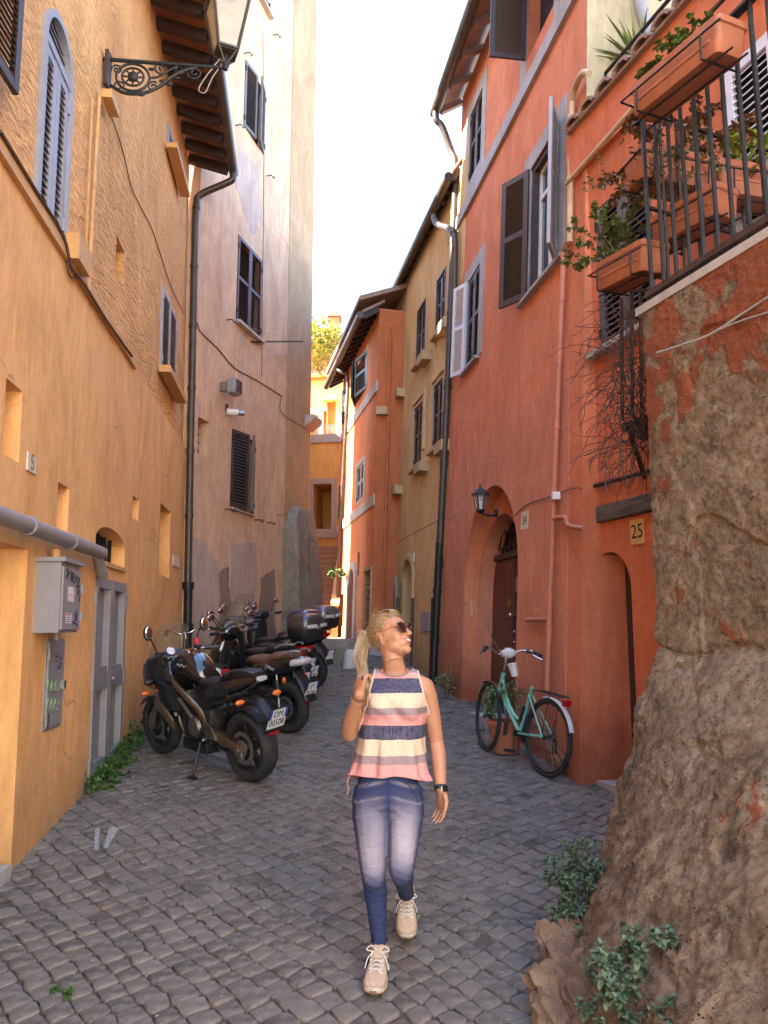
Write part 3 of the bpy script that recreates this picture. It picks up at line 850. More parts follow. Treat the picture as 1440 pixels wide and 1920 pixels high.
for (zf, g) in ((1.0, 1.0), (1.6, .92), (2.2, .8), (2.8, .68), (3.4, .55), (3.9, .42), (4.25, .22), (4.36, .04)):
    aL = B.ab(519, 1000)[0] + .25 + (.55 if zf > 4.3 else .25 if zf > 4.2 else 0); o_ = B.P(0, 0)
    p = [o_ + e_ * (aL + .1) + n_ * -.2, o_ + e_ * aL + n_ * (.12 + .38 * g), o_ + e_ * (bEnd - .10 + .10 * g) + n_ * (.10 + .42 * g), o_ + e_ * (bEnd - .02 + .12 * g) + n_ * -.3]
    rings.append(gridring([(q.x, q.y) for q in p], zf, 28))
rocky('stone', rings, MT['greystone'], bt, .07, 2.5)

# ------------------------------------------------------------------ red building (right)
Cc = Plane((1.55, 6.86), (.8, 11.29), -1, 3.0)
bC = thing('red_building', 'salmon red house with grey window surrounds, brown shutters and an arched doorway', 'building', Cc.P(0, .67))
cN, cF = -.30, 4.60
topC = 10.6
wC1 = Cc.rect(880, 205, 902, 330)      # top left closed shutters
wC1 = (Cc.ab(880, 300)[0], Cc.ab(905, 200)[0], Cc.ab(884, 335)[1], Cc.ab(884, 215)[1])
if wC1[0] > wC1[1]: wC1 = (wC1[1], wC1[0], wC1[2], wC1[3])
wC2 = sorted([Cc.ab(994, 400)[0], Cc.ab(1046, 400)[0]]); wC2 = (wC2[0], wC2[1], Cc.ab(996, 552)[1], Cc.ab(996, 318)[1])
wC3 = sorted([Cc.ab(876, 600)[0], Cc.ab(898, 600)[0]]); wC3 = (wC3[0], wC3[1], Cc.ab(878, 692)[1], Cc.ab(878, 530)[1])
wC4 = sorted([Cc.ab(990, 20)[0], Cc.ab(1040, 20)[0]]); wC4 = (wC4[0], wC4[1], Cc.ab(1003, 82)[1], Cc.ab(1003, 82)[1] + 1.75)
hC = [(rectpts(r), d, 1) for r, d in ((wC1, .06), (wC2, .16), (wC3, .06), (wC4, .16))]
# outer arched recess
oa = sorted([Cc.ab(872, 1080)[0], Cc.ab(972, 1080)[0]]); oa = (oa[0], oa[1], -.2, Cc.ab(934, 905)[1])
RO = .20
ia = sorted([Cc.ab(922, 1100, -RO)[0] + .0, Cc.ab(972, 1100, -RO)[0]]); ia = (ia[0] - .16, oa[1] - .02, -.2, Cc.ab(944, 962, -RO)[1])
rowz = Cc.ab(950, 790)[1]
seam = Cc.ab(950, 788)[1]
# the wall: lower part is a slightly thicker coat of plaster
hl = [(archpts(*oa, rise=(oa[1] - oa[0]) * .52, n=20), RO, -1)]
facade(bC, Cc, [(cN, -.5), (cF, -.5), (cF, topC), (cN, topC)], hC + hl, [MT['red'], MT['dark'], MT['red_low']], depth=7)
# back of the recess with the inner arch
mb = MB()
facade(bC, Cc, archpts(oa[0] - .02, oa[1] + .02, -.3, oa[3] + .02, rise=(oa[1] - oa[0]) * .52, n=20),
       [(archpts(*ia, rise=(ia[1] - ia[0]) * .55, n=18), .24, 1)], [MT['red_low'], MT['dark']], depth=.5, name='recess_wall', off=-RO + .002)
# door with fanlight
D0 = -RO - .20
zd = Cc.ab(945, 1050, D0)[1]
mb = MB(); Cc.box(mb, ia[0] - .01, ia[1] + .01, gz(8.5) + .05, zd, D0 - .03, D0); dr = mb.build('door', MT['doorwood'], bC)
dwid = (ia[1] - ia[0]); k = 9
for i in range(k):
    x0 = ia[0] + dwid * i / k + .005; x1 = ia[0] + dwid * (i + 1) / k - .005
    q = MB(); Cc.box(q, x0, x1, gz(8.5) + .08, zd - .04, D0, D0 + .014); q.build('plank', MT['doorwood'], dr)
q = MB(); am = (ia[0] + ia[1]) / 2
Cc.box(q, am - .03, am + .03, gz(8.5) + .06, zd - .02, D0 + .012, D0 + .03); q.build('meeting_rail', MT['doorwood'], dr)
q = MB(); Cc.box(q, ia[0], ia[1], zd, zd + .07, D0 - .02, D0 + .05); q.build('transom', MT['brownshut'], bC)
kz = Cc.ab(950, 1155, D0)[1]; ka = am - .07
q = MB(); q.tube([Cc.P(ka, kz, D0), Cc.P(ka, kz, D0 + .06)], .014, 8); q.ell(Cc.P(ka, kz, D0 + .075), (.028, .028, .028)); q.build('handle', MT['chrome'], dr, smooth=60)
q = MB(); Cc.box(q, am + .10, am + .22, kz + .12, kz + .20, D0 + .014, D0 + .022); q.build('name_plate', plain('brass', (.35, .2, .06), .35, .8), dr)
q = MB(); Cc.box(q, am - .14, am - .05, kz + .28, kz + .46, D0 + .014, D0 + .020); q.build('letter_slot', MT['steel'], dr)
for zz in (.2, .32): q = MB(); q.ell(Cc.P(ka, kz - zz, D0 + .02), (.016, .016, .016), 8, 6); q.build('lock', MT['chrome'], dr, smooth=60)
mb = MB()      # wrought fanlight grille
for i in range(9):
    aa = ia[0] + dwid * (i + .5) / 9; zt = ia[3] - .05 - ((aa - am) / (dwid / 2)) ** 2 * .45
    mb.tube(smoothpath([Cc.P(aa, zd + .07, D0 + .02), Cc.P(aa + .04, zd + .18, D0 + .02), Cc.P(aa - .04, zd + .3, D0 + .02), Cc.P(aa + .03, min(zt, zd + .5), D0 + .02)], 4), .009, 5)
for zz in (.16, .34): mb.tube([Cc.P(ia[0] + .02, zd + zz, D0 + .02), Cc.P(ia[1] - .02, zd + zz, D0 + .02)], .009, 5)
mb.build('fanlight_grille', MT['iron'], bC)
# doorstep
mb = MB(); Cc.box(mb, oa[0] + .0, oa[1] - .02, gz(8.3) - .3, gz(8.3) + .13, -.6, .10); mb.build('doorstep', MT['palestone'], bC)
# thicker lower coat with slanted top (follows the seam)
hs = [archpts(*oa, rise=(oa[1] - oa[0]) * .52, n=20)]
mbo = [(cN + .32, -.4), (cF - .001, -.4), (cF - .001, seam), (cN + .32, seam)]
polys = [[V((a, b, 0)) for a, b in mbo], [V((a, b, 0)) for a, b in hs[0]]]
flat = [p for q in polys for p in q]; tr = mgeo.tessellate_polygon(polys)
mb = MB(); mb.add([Cc.P(p.x, p.y, .008) for p in flat], [list(t_) for t_ in tr])
for q_ in polys:
    n0 = len(q_); mb.add([Cc.P(p.x, p.y, .008) for p in q_] + [Cc.P(p.x, p.y, -.01) for p in q_], [[i, (i + 1) % n0, n0 + (i + 1) % n0, n0 + i] for i in range(n0)])
mb.build('lower_plaster', MT['red_low'], bC)
# window surrounds (grey) and string course
frame_ring(bC, Cc, wC1, .20, .012, MT['greytrim']); frame_ring(bC, Cc, wC2, .20, .012, MT['greytrim'], sides='LRT'); frame_ring(bC, Cc, wC3, .20, .012, MT['greytrim'], sides='LRT')
scz = Cc.ab(950, 245)[1]
mb = MB(); Cc.box(mb, cN, cF, scz - .09, scz + .11, -.02, .05); mb.build('string_course', MT['greytrim'], bC)
frame_ring(bC, Cc, (wC4[0], wC4[1], scz + .11, wC4[3]), .2, .014, MT['greytrim'], sides='LRT')
shutters(bC, Cc, wC1, MT['brownshut'], off=-.025, pitch=.048)
wid3 = (wC3[1] - wC3[0]) / 2
leaf(bC, Cc, wC3[0], wC3[2], wC3[3], wid3, 1, 0, MT['darkgreyshut'], -.02, .045)
leaf(bC, Cc, wC3[1], wC3[2], wC3[3], wid3 * 1.0, -1, radians(158), MT['whiteshut'], .02, .045)
leaf(bC, Cc, wC3[1] - wid3, wC3[2], wC3[3], wid3, 1, 0, MT['darkgreyshut'], -.024, .045)
# big open window
a0, a1, b0, b1 = wC2; wd_ = (a1 - a0) / 2
leaf(bC, Cc, a1, b0, b1, wd_, -1, radians(152), MT['brownshut'], .02, .045, fr=.07)
leaf(bC, Cc, a0, b0, b1, wd_, 1, radians(149), MT['greyshut'], .02, .045, fr=.07)
mb = MB(); 
for (x0, x1, z0, z1) in ((a0, a0 + .06, b0, b1), (a1 - .06, a1, b0, b1), (a0 + .06, a1 - .06, b1 - .06, b1), (a0 + .06, a1 - .06, b0, b0 + .06)): Cc.box(mb, x0, x1, z0, z1, -.16, -.02)
wfm = mb.build('window_frame', MT['brownshut'], bC)
for s in (0, 1):
    x0 = a0 + .06 + s * (a1 - a0 - .12) / 2; x1 = x0 + (a1 - a0 - .12) / 2; zt = b0 + .06 + (b1 - b0) * .68
    q = MB()
    for (xa, xb, z0, z1) in ((x0, x0 + .045, b0 + .06, b1 - .06), (x1 - .045, x1, b0 + .06, b1 - .06), (x0 + .045, x1 - .045, zt, zt + .05), (x0 + .045, x1 - .045, b0 + .06, b0 + .12), (x0 + .045, x1 - .045, b1 - .11, b1 - .06)): Cc.box(q, xa, xb, z0, z1, -.13, -.085)
    q.build('casement', MT['white'], wfm)
    q = MB(); Cc.box(q, x0 + .045, x1 - .045, b0 + .1, b1 - .1, -.115, -.108); q.build('pane', MT['pane'], wfm)
sill(bC, Cc, wC2, MT['greytrim'], .07, .04, .22); sill(bC, Cc, wC3, MT['greytrim'], .07, .04, .1)
# top window: shutters stick out
wd_ = (wC4[1] - wC4[0]) / 2
leaf(bC, Cc, wC4[1], wC4[2], wC4[3], wd_, -1, radians(95), MT['brownshut'], .02, .05)
leaf(bC, Cc, wC4[0], wC4[2], wC4[3], wd_, 1, radians(100), MT['brownshut'], .02, .05)
# eave
gC0, gC1 = eave(bC, Cc, cN, cF + .12, topC - .02, .36, .56, MT['pinkwood'], MT['pinkwood'], MT['gutter'], rs=(.09, .10), rise=.22, gr=.085)
g = gC1 - Cc.e * .1
pts = [g, g - V((0, 0, .2)), g - V((0, 0, .32)) - Cc.nh * .1, Cc.P(cF + .05, topC - .95, .14), Cc.P(cF + .0, topC - 1.15, .08), Cc.P(cF - .03, topC - 1.5, .065)]
pipe(bC, smoothpath(pts, 5) + [Cc.P(cF - .03, 6, .065), Cc.P(cF + .02, 3.2, .075)], .055, MT['gutter'], collars=5)
dpl = pipe(bC, [Cc.P(cF + .02, 3.2, .08), Cc.P(cF + .05, gz(11.3) - .05, .09)], .06, MT['iron'], name='cast_iron_shoe', collars=2)
# cream gable over the roof terrace
mb = MB(); p = [Cc.P(cN, 6.3, .02 - .02), Cc.P(cN, 6.3, -6.9), Cc.P(cN, topC - .1, -6.9), Cc.P(cN, topC - .1, 0)]
mb.prism(p, Cc.e * -.004, Cc.e * .01); mb.build('gable_wall', MT['cream'], bC)
# pipes at the near end
qx = lambda u, v, o=.05: Cc.px(u, v, o)
a_ = Cc.ab(1072, 300)[0]
pipe(bC, smoothpath([Cc.px(1104, 138, .06), Cc.px(1092, 138, .08), Cc.px(1078, 165, .06), Cc.px(1072, 190, .05)], 4) + [Cc.px(1070, 300, .05), Cc.px(1068, 455, .05)], .032, MT['creampipe'], name='drainpipe', collars=2)
pipe(bC, smoothpath([Cc.px(1068, 452, .05), Cc.px(1057, 470, .05), Cc.px(1056, 500, .05)], 4) + [Cc.px(1047, 720, .05), Cc.px(1036, 1000, .06), Cc.px(1025, 1310, .08)], .028, MT['redpipe'], name='drainpipe', collars=6)
pipe(bC, [Cc.px(988, 1162, .05), Cc.px(1029, 1162, .05)], .022, MT['redpipe'], name='branch_pipe')
pipe(bC, smoothpath([Cc.px(1038, 972, .06), Cc.px(1060, 970, .06), Cc.px(1066, 985, .06), Cc.px(1095, 991, .1)], 4), .022, MT['redpipe'], name='branch_pipe')
pipe(bC, smoothpath([Cc.px(965, 966, .02), Cc.px(990, 945, .02), Cc.px(1035, 930, .03), Cc.px(1075, 915, .03), Cc.px(1090, 916, .1)], 4), .006, MT['wire'], name='cable', n=5)
q = MB(); q.box(Cc.px(1042, 930, .06), (.07, .07, .07)); q.build('pipe_joint', MT['white'], bC)
number_tile(Cc, Cc.rect(979, 962, 992, 990), '24', 'pale stone tile with the number 24 beside the arched red doorway', MT['tilewhite'], MT['rust'], .13)
q = MB(); r_ = Cc.rect(887, 1127, 893, 1150); 
tb = thing('doorbell', 'small pale doorbell plate on the left reveal of the arched doorway', 'doorbell', Cc.P(oa[1] - .03, r_[2], -.08))
q.box(Cc.P(oa[1] - .014, r_[2] + .1, -.1), (.012, .07, .2)); q.build('plate', MT['tilewhite'], tb)
for zz in (.05, .1, .15): q = MB(); q.box(Cc.P(oa[1] - .024, r_[2] + zz, -.1), (.008, .03, .03)); q.build('button', MT['rust'], tb)

# ------------------------------------------------------------------ red terrace house, between the arched doorway and the pier
D = Plane((1.78, 6.86), (2.11, 5.87), 1, .4)
bD = thing('terrace_house', 'red house front with roof terrace, arched entrance 25 and slate shutters', 'building', D.P(0, .67))
dr_ = D.rect(1118, 1036, 1190, 1450); dr_ = (D.ab(1112, 1250)[0], D.ab(1190, 1250)[0], .3, D.ab(1147, 1034)[1])
wD1 = D.rect(1120, 388, 1228, 612); wD1 = (D.ab(1120, 500)[0], D.ab(1228, 500)[0], D.ab(1120, 664)[1], D.ab(1120, 392)[1])
wD2 = (D.ab(1366, 300)[0], D.ab(1366, 300)[0] + 1.0, D.ab(1366, 470)[1] - .6, D.ab(1366, 130)[1])
beam = (D.ab(1107, 970)[0], D.ab(1240, 940)[0], D.ab(1107, 986)[1], D.ab(1107, 953)[1])
topD = 6.72
facade(bD, D, [(-.28, -.3), (6.5, -.3), (6.5, topD), (.0, topD), (.0, 4.4), (-.28, 4.2)], [(archpts(*dr_, rise=(dr_[1] - dr_[0]) * .55, n=18), .27, 1), (rectpts(wD1), .08, 1), (rectpts(wD2), .08, 1), (rectpts(beam), .06, 0)], [MT['red_deep'], MT['dark']], depth=6)
# dark old door behind the arch
mb = MB(); D.box(mb, dr_[0], dr_[1], .5, dr_[3], -.265, -.22); do = mb.build('door', MT['doorwood'], bD)
for i in range(6):
    x0 = dr_[0] + (dr_[1] - dr_[0]) * i / 6 + .004; q = MB(); D.box(q, x0, x0 + (dr_[1] - dr_[0]) / 6 - .008, .6, dr_[3] - .1, -.22, -.205); q.build('plank', MT['brownshut'], do)
mb = MB(); D.box(mb, dr_[0] - .05, dr_[1] + .1, .3, gz(6.6) + .04, -.42, .12); mb.build('doorstep', MT['palestone'], bD)
mb = MB(); mb.box((0, 0, 0), (beam[1] - beam[0] - .01, .12, beam[3] - beam[2] - .01), bev=.015)
mb.build('lintel_beam', MT['oldwood'], bD, m=D.frame((beam[0] + beam[1]) / 2, (beam[2] + beam[3]) / 2, -.02), local=True)
number_tile(D, D.rect(1183, 977, 1211, 1018), '25', 'yellow tile with the number 25 above the narrow arched entrance', MT['tileyellow'], MT['black'], .16)
shutters(bD, D, wD1, MT['darkgreyshut'], off=-.02, pitch=.05, fr=.07)
sill(bD, D, wD1, MT['whitetrim'], .10, .05, .08)
shutters(bD, D, wD2, MT['whiteshut'], off=.0, pitch=.055, fr=.09)
# terrace edge: moulding, slabs, tiles, railing
mb = MB(); D.box(mb, .0, 6.5, topD - .55, topD - .10, -.1, .05); mb.build('cornice', MT['red_deep'], bD)
k = 26
for i in range(k):
    q = MB(); a = .08 + i * .26
    ring = []
    for o_, z_ in ((-.18, topD + .02), (.13, topD - .07)):
        ring.append([D.P(a + .12 + .115 * cos(t), z_ + .07 * sin(t), o_) for t in [pi * j / 6 for j in range(7)]] + [D.P(a + .12 + .09 * cos(t), z_ + .05 * sin(t) - .012, o_) for t in [pi * j / 6 for j in range(6, -1, -1)]])
    q.loft(ring); q.build('roof_tile', MT['tile'], bD)
mb = MB(); D.box(mb, .08, 6.5, topD - .10, topD - .07, -.3, .10); mb.build('tile_bed', MT['tile'], bD)
# thin cream pipe under the cornice
pipe(bD, [D.px(1062, 345, .10), D.px(1190, 200, .16), D.px(1300, 78, .16)], .022, MT['creampipe'], name='drainpipe')
pipe(bD, [D.px(1090, 918, .04), D.px(1240, 876, .04)], .018, MT['rust'], name='gas_pipe', collars=3)
# battered strip that closes the step between the two red houses
mb = MB()
p = [Cc.P(-.02, -.4, .012), D.P(-.02, -.4, .0) + D.n * .01, D.P(-.25, 4.2, .01), Cc.P(.12, 4.35, .012)]
q0 = [Cc.P(.0, -.4, .010), D.P(.02, -.4, .008), D.P(.02, 4.25, .008), Cc.P(.0, 4.25, .010)]
mb.prism(q0, V((.25, .25, 0)), (0, 0, 0)); mb.build('corner_batter', MT['red_low'], bD)

# ------------------------------------------------------------------ ochre house
Fp = Plane((.90, 11.29), (.24, 14.6), -1, 2.2)
bF = thing('ochre_house', 'ochre yellow house with moulded window blocks, brown shutters and an iron arched gate', 'building', Fp.P(0, 1.1))
topF = 9.22
def wpx(pl, uL, uR, vB, vT, uRef):
    a = sorted([pl.ab(uL, vT)[0], pl.ab(uR, vT)[0]]); return (a[0], a[1], pl.ab(uRef, vB)[1], pl.ab(uRef, vT)[1])
def czoom(x, y): return (560 + x / 2.666, 540 + y / 2.666)
wF = []
for (xl, xr, yTl, yBl) in ((485, 510, 305, 545), (597, 633, 122, 382), (694, 732, -30, 232)):
    u0, v0 = czoom(xl, yTl); u1, v1 = czoom(xr, yBl)
    a = sorted([Fp.ab(u0, v0)[0], Fp.ab(u1, v0)[0]]); wF.append((a[0], a[1], Fp.ab(u0, v1)[1], Fp.ab(u0, v0)[1]))
for (xl, xr, yTl, yBl) in ((472, 499, 760, 1005), (581, 620, 610, 900), (677, 722, 500, 805)):
    u0, v0 = czoom(xl, yTl); u1, v1 = czoom(xr, yBl)
    a = sorted([Fp.ab(u0, v0)[0], Fp.ab(u1, v0)[0]]); wF.append((a[0], a[1], Fp.ab(u0, v1)[1], Fp.ab(u0, v0)[1]))
hF = [(rectpts(r), .10, 1) for r in wF]
def adoor(pl, uL, uR, vTop, rise=.5):
    a = sorted([pl.ab(uL, 1180)[0], pl.ab(uR, 1180)[0]]); return (a[0], a[1], -.1, pl.ab((uL + uR) / 2, vTop)[1])
gF1 = adoor(Fp, 751, 770, 1050); gF2 = adoor(Fp, 727, 740, 1086)
gF3 = adoor(Fp, 812, 836, 1046)
hF += [(archpts(*g_, rise=(g_[1] - g_[0]) / 2), .3, 1) for g_ in (gF1, gF2)] + [(archpts(*gF3, rise=(gF3[1] - gF3[0]) / 2), .12, 2)]
facade(bF, Fp, [(-.4, -.3), (5.9, -.3), (5.9, topF), (-.4, topF)], hF, [MT['ochre'], MT['dark'], MT['ochre_low']], depth=7)
for i, r in enumerate(wF):
    shutters(bF, Fp, r, MT['redshut'] if i in (0, 3) else MT['brownshut'], off=-.03, pitch=.055, fr=.05, indiv=False)
    frame_ring(bF, Fp, r, .03, .012, MT['brownshut'] if i < 3 else MT['pinkwood'], 'window_frame')
    q = MB(); Fp.box(q, r[0] - .06, r[1] + .06, r[2] - .09, r[2] - .03, -.02, .10); q.build('window_sill', MT['ochretrim'], bF)
    am_ = r[0] - .5; q = MB(); Fp.box(q, r[0] - .55, r[0] - .10, r[2] - .26, r[2] - .09, -.02, .16); q.build('sill_block', MT['ochretrim'], bF)
    if i >= 3:
        q = MB(); Fp.box(q, r[0] - .22, r[0] - .12, r[2] + .2, r[3] + .18, -.02, .03); q.build('ghost_surround', MT['ochre_low'], bF)
        q = MB(); Fp.box(q, r[0] - .12, r[1] + .1, r[3] + .10, r[3] + .18, -.02, .03); q.build('ghost_surround', MT['ochre_low'], bF)
lz = Fp.ab(745, 1000)[1] - .15
mb = MB(); Fp.box(mb, -.3, 5.8, lz - .02, lz + .02, -.02, .008); mb.build('string_course', MT['ochre_low'], bF)
def iron_gate(pl, g_, bld, d=-.2, nb=7):
    k = MB(); am_ = (g_[0] + g_[1]) / 2; w2 = (g_[1] - g_[0]) / 2
    o = None
    mb = MB(); q0 = archpts(g_[0], g_[1], g_[2], g_[3], w2, 12); q1 = archpts(g_[0] + .04, g_[1] - .04, g_[2] + .04, g_[3] - .04, w2 - .04, 12)
    for i in range(len(q0)):
        j = (i + 1) % len(q0); mb.prism([pl.P(*q0[i]), pl.P(*q0[j]), pl.P(*q1[j]), pl.P(*q1[i])], pl.n * (d - .02), pl.n * (d + .02))
    o = mb.build('gate_frame', MT['iron'], bld)
    for i in range(nb):
        a = g_[0] + (g_[1] - g_[0]) * (i + .5) / nb; zt = g_[3] - w2 + sqrt(max(0, w2 ** 2 - (a - am_) ** 2))
        q = MB(); q.tube([pl.P(a, g_[2] + .02, d), pl.P(a, zt - .01, d)], .012, 5); q.build('bar', MT['iron'], o)
    for zf in (.3, .45, .6, .72, .86):
        z_ = g_[2] + (g_[3] - g_[2]) * zf; q = MB(); hw = w2 if z_ < g_[3] - w2 else sqrt(max(.01, w2 ** 2 - (z_ - g_[3] + w2) ** 2)); pl.box(q, am_ - hw, am_ + hw, z_ - .012, z_ + .012, d - .008, d + .012); q.build('cross_bar', MT['steel'], o)
iron_gate(Fp, gF1, bF)
mb = MB(); Fp.box(mb, gF2[0], gF2[1], .8, gF2[3] - .1, -.29, -.2); mb.build('door', MT['redshut'], bF)
def arch_ring(pl, g_, wd, out, mt, bld, name='arch_surround'):
    w2 = (g_[1] - g_[0]) / 2; q0 = archpts(g_[0] - wd, g_[1] + wd, g_[2], g_[3] + wd, w2 + wd, 14); q1 = archpts(*g_, w2, 14); mb = MB()
    for i in range(1, len(q0)):
        j = (i + 1) % len(q0)
        if j == 0: break
        mb.prism([pl.P(*q0[i]), pl.P(*q0[j]), pl.P(*q1[j]), pl.P(*q1[i])], pl.n * -.02, pl.n * out)
    mb.prism([pl.P(*q0[0]), pl.P(*q1[0]), pl.P(*q1[-1]), pl.P(*q0[-1])], pl.n * -.02, pl.n * out); mb.prism([pl.P(*q0[1]), pl.P(*q1[1]), pl.P(*q1[2]), pl.P(*q0[2])], pl.n * -.02, pl.n * out)
    return mb.build(name, mt, bld)
arch_ring(Fp, gF1, .12, .02, MT['ochre_low'], bF); arch_ring(Fp, gF2, .14, .05, MT['greystone'], bF)
# vertical bars, meter hatch, tiny plates
for u in (747, 775, 813): a = Fp.ab(u, 1180)[0]; q = MB(); Fp.box(q, a - .025, a + .025, .8, Fp.ab(u, 1122)[1], 0, .05); q.build('protection_bar', MT['gutter'], bF)
r_ = Fp.rect(806, 1148, 791, 1183); q = MB(); Fp.box(q, *r_, -.01, .03); q.build('meter_hatch', MT['greypipe'], bF)
for (u, v) in ((741, 1058), (776, 1045)): a, b = Fp.ab(u, v); q = MB(); Fp.box(q, a - .05, a + .05, b - .08, b + .08, 0, .02); q.build('plate', MT['tilewhite'], bF)
eave(bF, Fp, -.06, 4.95, topF, .13, .33, MT['rafter'], MT['rafter'], MT['gutter'], rs=(.09, .10), rise=.20, gr=.075)
pF = Fp.P(-.35, topF - .5, .6)
pipe(bF, smoothpath([Fp.px(813, 405, .22), Fp.px(820, 420, .20), Fp.px(845, 430, .12), Fp.px(852, 445, .1), Fp.px(853, 480, .08)], 4) + [Fp.px(850, 700, .08)], .05, MT['gutter'], collars=2)

# ------------------------------------------------------------------ orange house
Gp = Plane((-.26, 14.88), (-1.20, 19.08), -1, 1.5)
bG = thing('orange_house', 'orange house with pale window bands, green shutters and long dark eaves', 'building', Gp.P(0, 1.4))
gEnd = 4.45
topG = 8.44
wG = []
def gw(xl, xr, yT, yB):
    u0, v0 = czoom(xl, yT); u1, v1 = czoom(xr, yB)
    a = sorted([Gp.ab(u0, (v0 + v1) / 2)[0], Gp.ab(u1, (v0 + v1) / 2)[0]]); return (a[0], a[1], Gp.ab(u0, v1)[1], Gp.ab(u0, v0)[1])
def clampG(r): return (max(.12, min(r[0], gEnd - .5)), min(gEnd - .12, max(r[1], .4)), r[2], r[3])
wG = [gw(281, 337, 420, 590), gw(205, 233, 560, 705), gw(291, 325, 900, 1080), gw(195, 222, 1010, 1165)]
wG = [clampG(r) for r in wG]
hG = [(rectpts(r), .1, 1) for r in wG]
dG = (Gp.ab(665, 1150)[0], Gp.ab(655, 1150)[0], -.1, Gp.ab(660, 1068)[1]); dG = (min(dG[:2]), max(dG[:2]), dG[2], dG[3])
oG = (Gp.ab(696, 1130)[0], Gp.ab(683, 1130)[0], Gp.ab(690, 1175)[1], Gp.ab(696, 1068)[1]); oG = (max(.10, min(oG[:2])), max(.5, max(oG[:2])), oG[2], oG[3])
hG += [(archpts(*dG, rise=(dG[1] - dG[0]) / 2), .2, 1), (rectpts(oG), .12, 1), (rectpts(clampG(gw(203, 222, 1535, 1690))), .2, 1), (rectpts(clampG(gw(293, 304, 1325, 1440))), .12, 1)]
facade(bG, Gp, [(0, -.3), (gEnd, -.3), (gEnd, topG), (0, topG)], hG, [MT['orange'], MT['dark']], depth=7)
# deeper orange end wall towards the camera, 6 mm proud
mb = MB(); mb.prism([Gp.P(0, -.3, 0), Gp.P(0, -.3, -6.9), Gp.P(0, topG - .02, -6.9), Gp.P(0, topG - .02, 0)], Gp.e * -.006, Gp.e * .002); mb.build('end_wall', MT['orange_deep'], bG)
for i, r in enumerate(wG):
    w2 = (r[1] - r[0]) / 2
    if i in (0, 1): shutters(bG, Gp, r, MT['greenshut'], off=0, th=(radians(10), radians(16)), pitch=.06, indiv=False)
    elif i == 2: shutters(bG, Gp, r, MT['palegreen'], off=-.02, pitch=.06, indiv=False)
    else: shutters(bG, Gp, r, MT['greenshut'], off=0, th=(radians(8), radians(14)), pitch=.06, indiv=False)
    frame_ring(bG, Gp, r, .09, .015, MT['whitetrim'], sides='LRT')
for zz in (Gp.ab(650, 805)[1], Gp.ab(650, 975)[1]):
    mb = MB(); Gp.box(mb, -.0, gEnd, zz - .16, zz + .06, -.02, .03); mb.build('string_course', MT['whitetrim'], bG)
arch_ring(Gp, dG, .16, .05, MT['whitetrim'], bG); mb = MB(); Gp.box(mb, dG[0], dG[1], .9, dG[3] - .12, -.19, -.12); mb.build('door', MT['greyshut'], bG)
frame_ring(bG, Gp, oG, .07, .03, MT['ochretrim'])
# brick infill in the blocked opening
nb = 0
for j in range(12):
    z_ = oG[2] + (oG[3] - oG[2]) * j / 12
    for i in range(2):
        a_ = oG[0] + (oG[1] - oG[0]) * (i + (.25 if j % 2 else 0)) / 2
        q = MB(); Gp.box(q, a_ + .01, min(oG[1], a_ + (oG[1] - oG[0]) / 2 - .01), z_ + .012, z_ + (oG[3] - oG[2]) / 12 - .012, -.12, -.04 + R.uniform(-.02, .02)); q.build('brick', MT['tile'], bG)
eave(bG, Gp, .0, gEnd + .25, topG, .34, .33, MT['rafter'], MT['rafter'], MT['gutter'], rs=(.09, .10), rise=.20, gr=.075)
pipe(bG, smoothpath([Gp.px(632, 690, .38), Gp.px(640, 698, .3), Gp.px(650, 700, .12), Gp.px(652, 715, .08), Gp.px(652, 740, .07)], 4) + [Gp.P(Gp.ab(652, 740)[0], 4.5, .07), Gp.P(Gp.ab(652, 740)[0], 2.0, .07)], .045, MT['gutter'], collars=3)
# slim pipe and corbel on the end wall
pe = lambda off, z_: Gp.P(0, z_, -off) - Gp.e * .05
pipe(bG, [pe(.22, topG - .4), pe(.22, 1.6)], .028, MT['orange_deep'], collars=3)
mb = MB(); mb.box(Gp.P(0, Gp.ab(712, 765)[1], -.08) - Gp.e * .06, (.22, .14, .16)); mb.build('corbel', MT['ochretrim'], bG)
mb = MB(); mb.box(Gp.P(0, 1.75, -.22) - Gp.e * .03, (.5, .05, .75)); mb.build('plinth_panel', MT['greyshut'], bG)
# hipped end of the roof and chimney
rf = MB(); zt = topG + .1
P0, P1 = Gp.P(-.1, zt, .45) , Gp.P(gEnd + .2, zt, .45); P2, P3 = Gp.P(gEnd + .2, zt + 1.6, -3.5), Gp.P(-.1, zt + 1.6, -3.5)
rf.prism([P0, P1, P2, P3], (0, 0, -.02), (0, 0, .08)); rfo = rf.build('roof', MT['tile'], bG)
ch = Gp.P(1.6, zt + .75, -1.6); q = MB(); q.box(ch, (.45, .45, 1.5)); q.box(ch + V((0, 0, .80)), (.6, .6, .12)); q.build('chimney', MT['orange'], rfo)

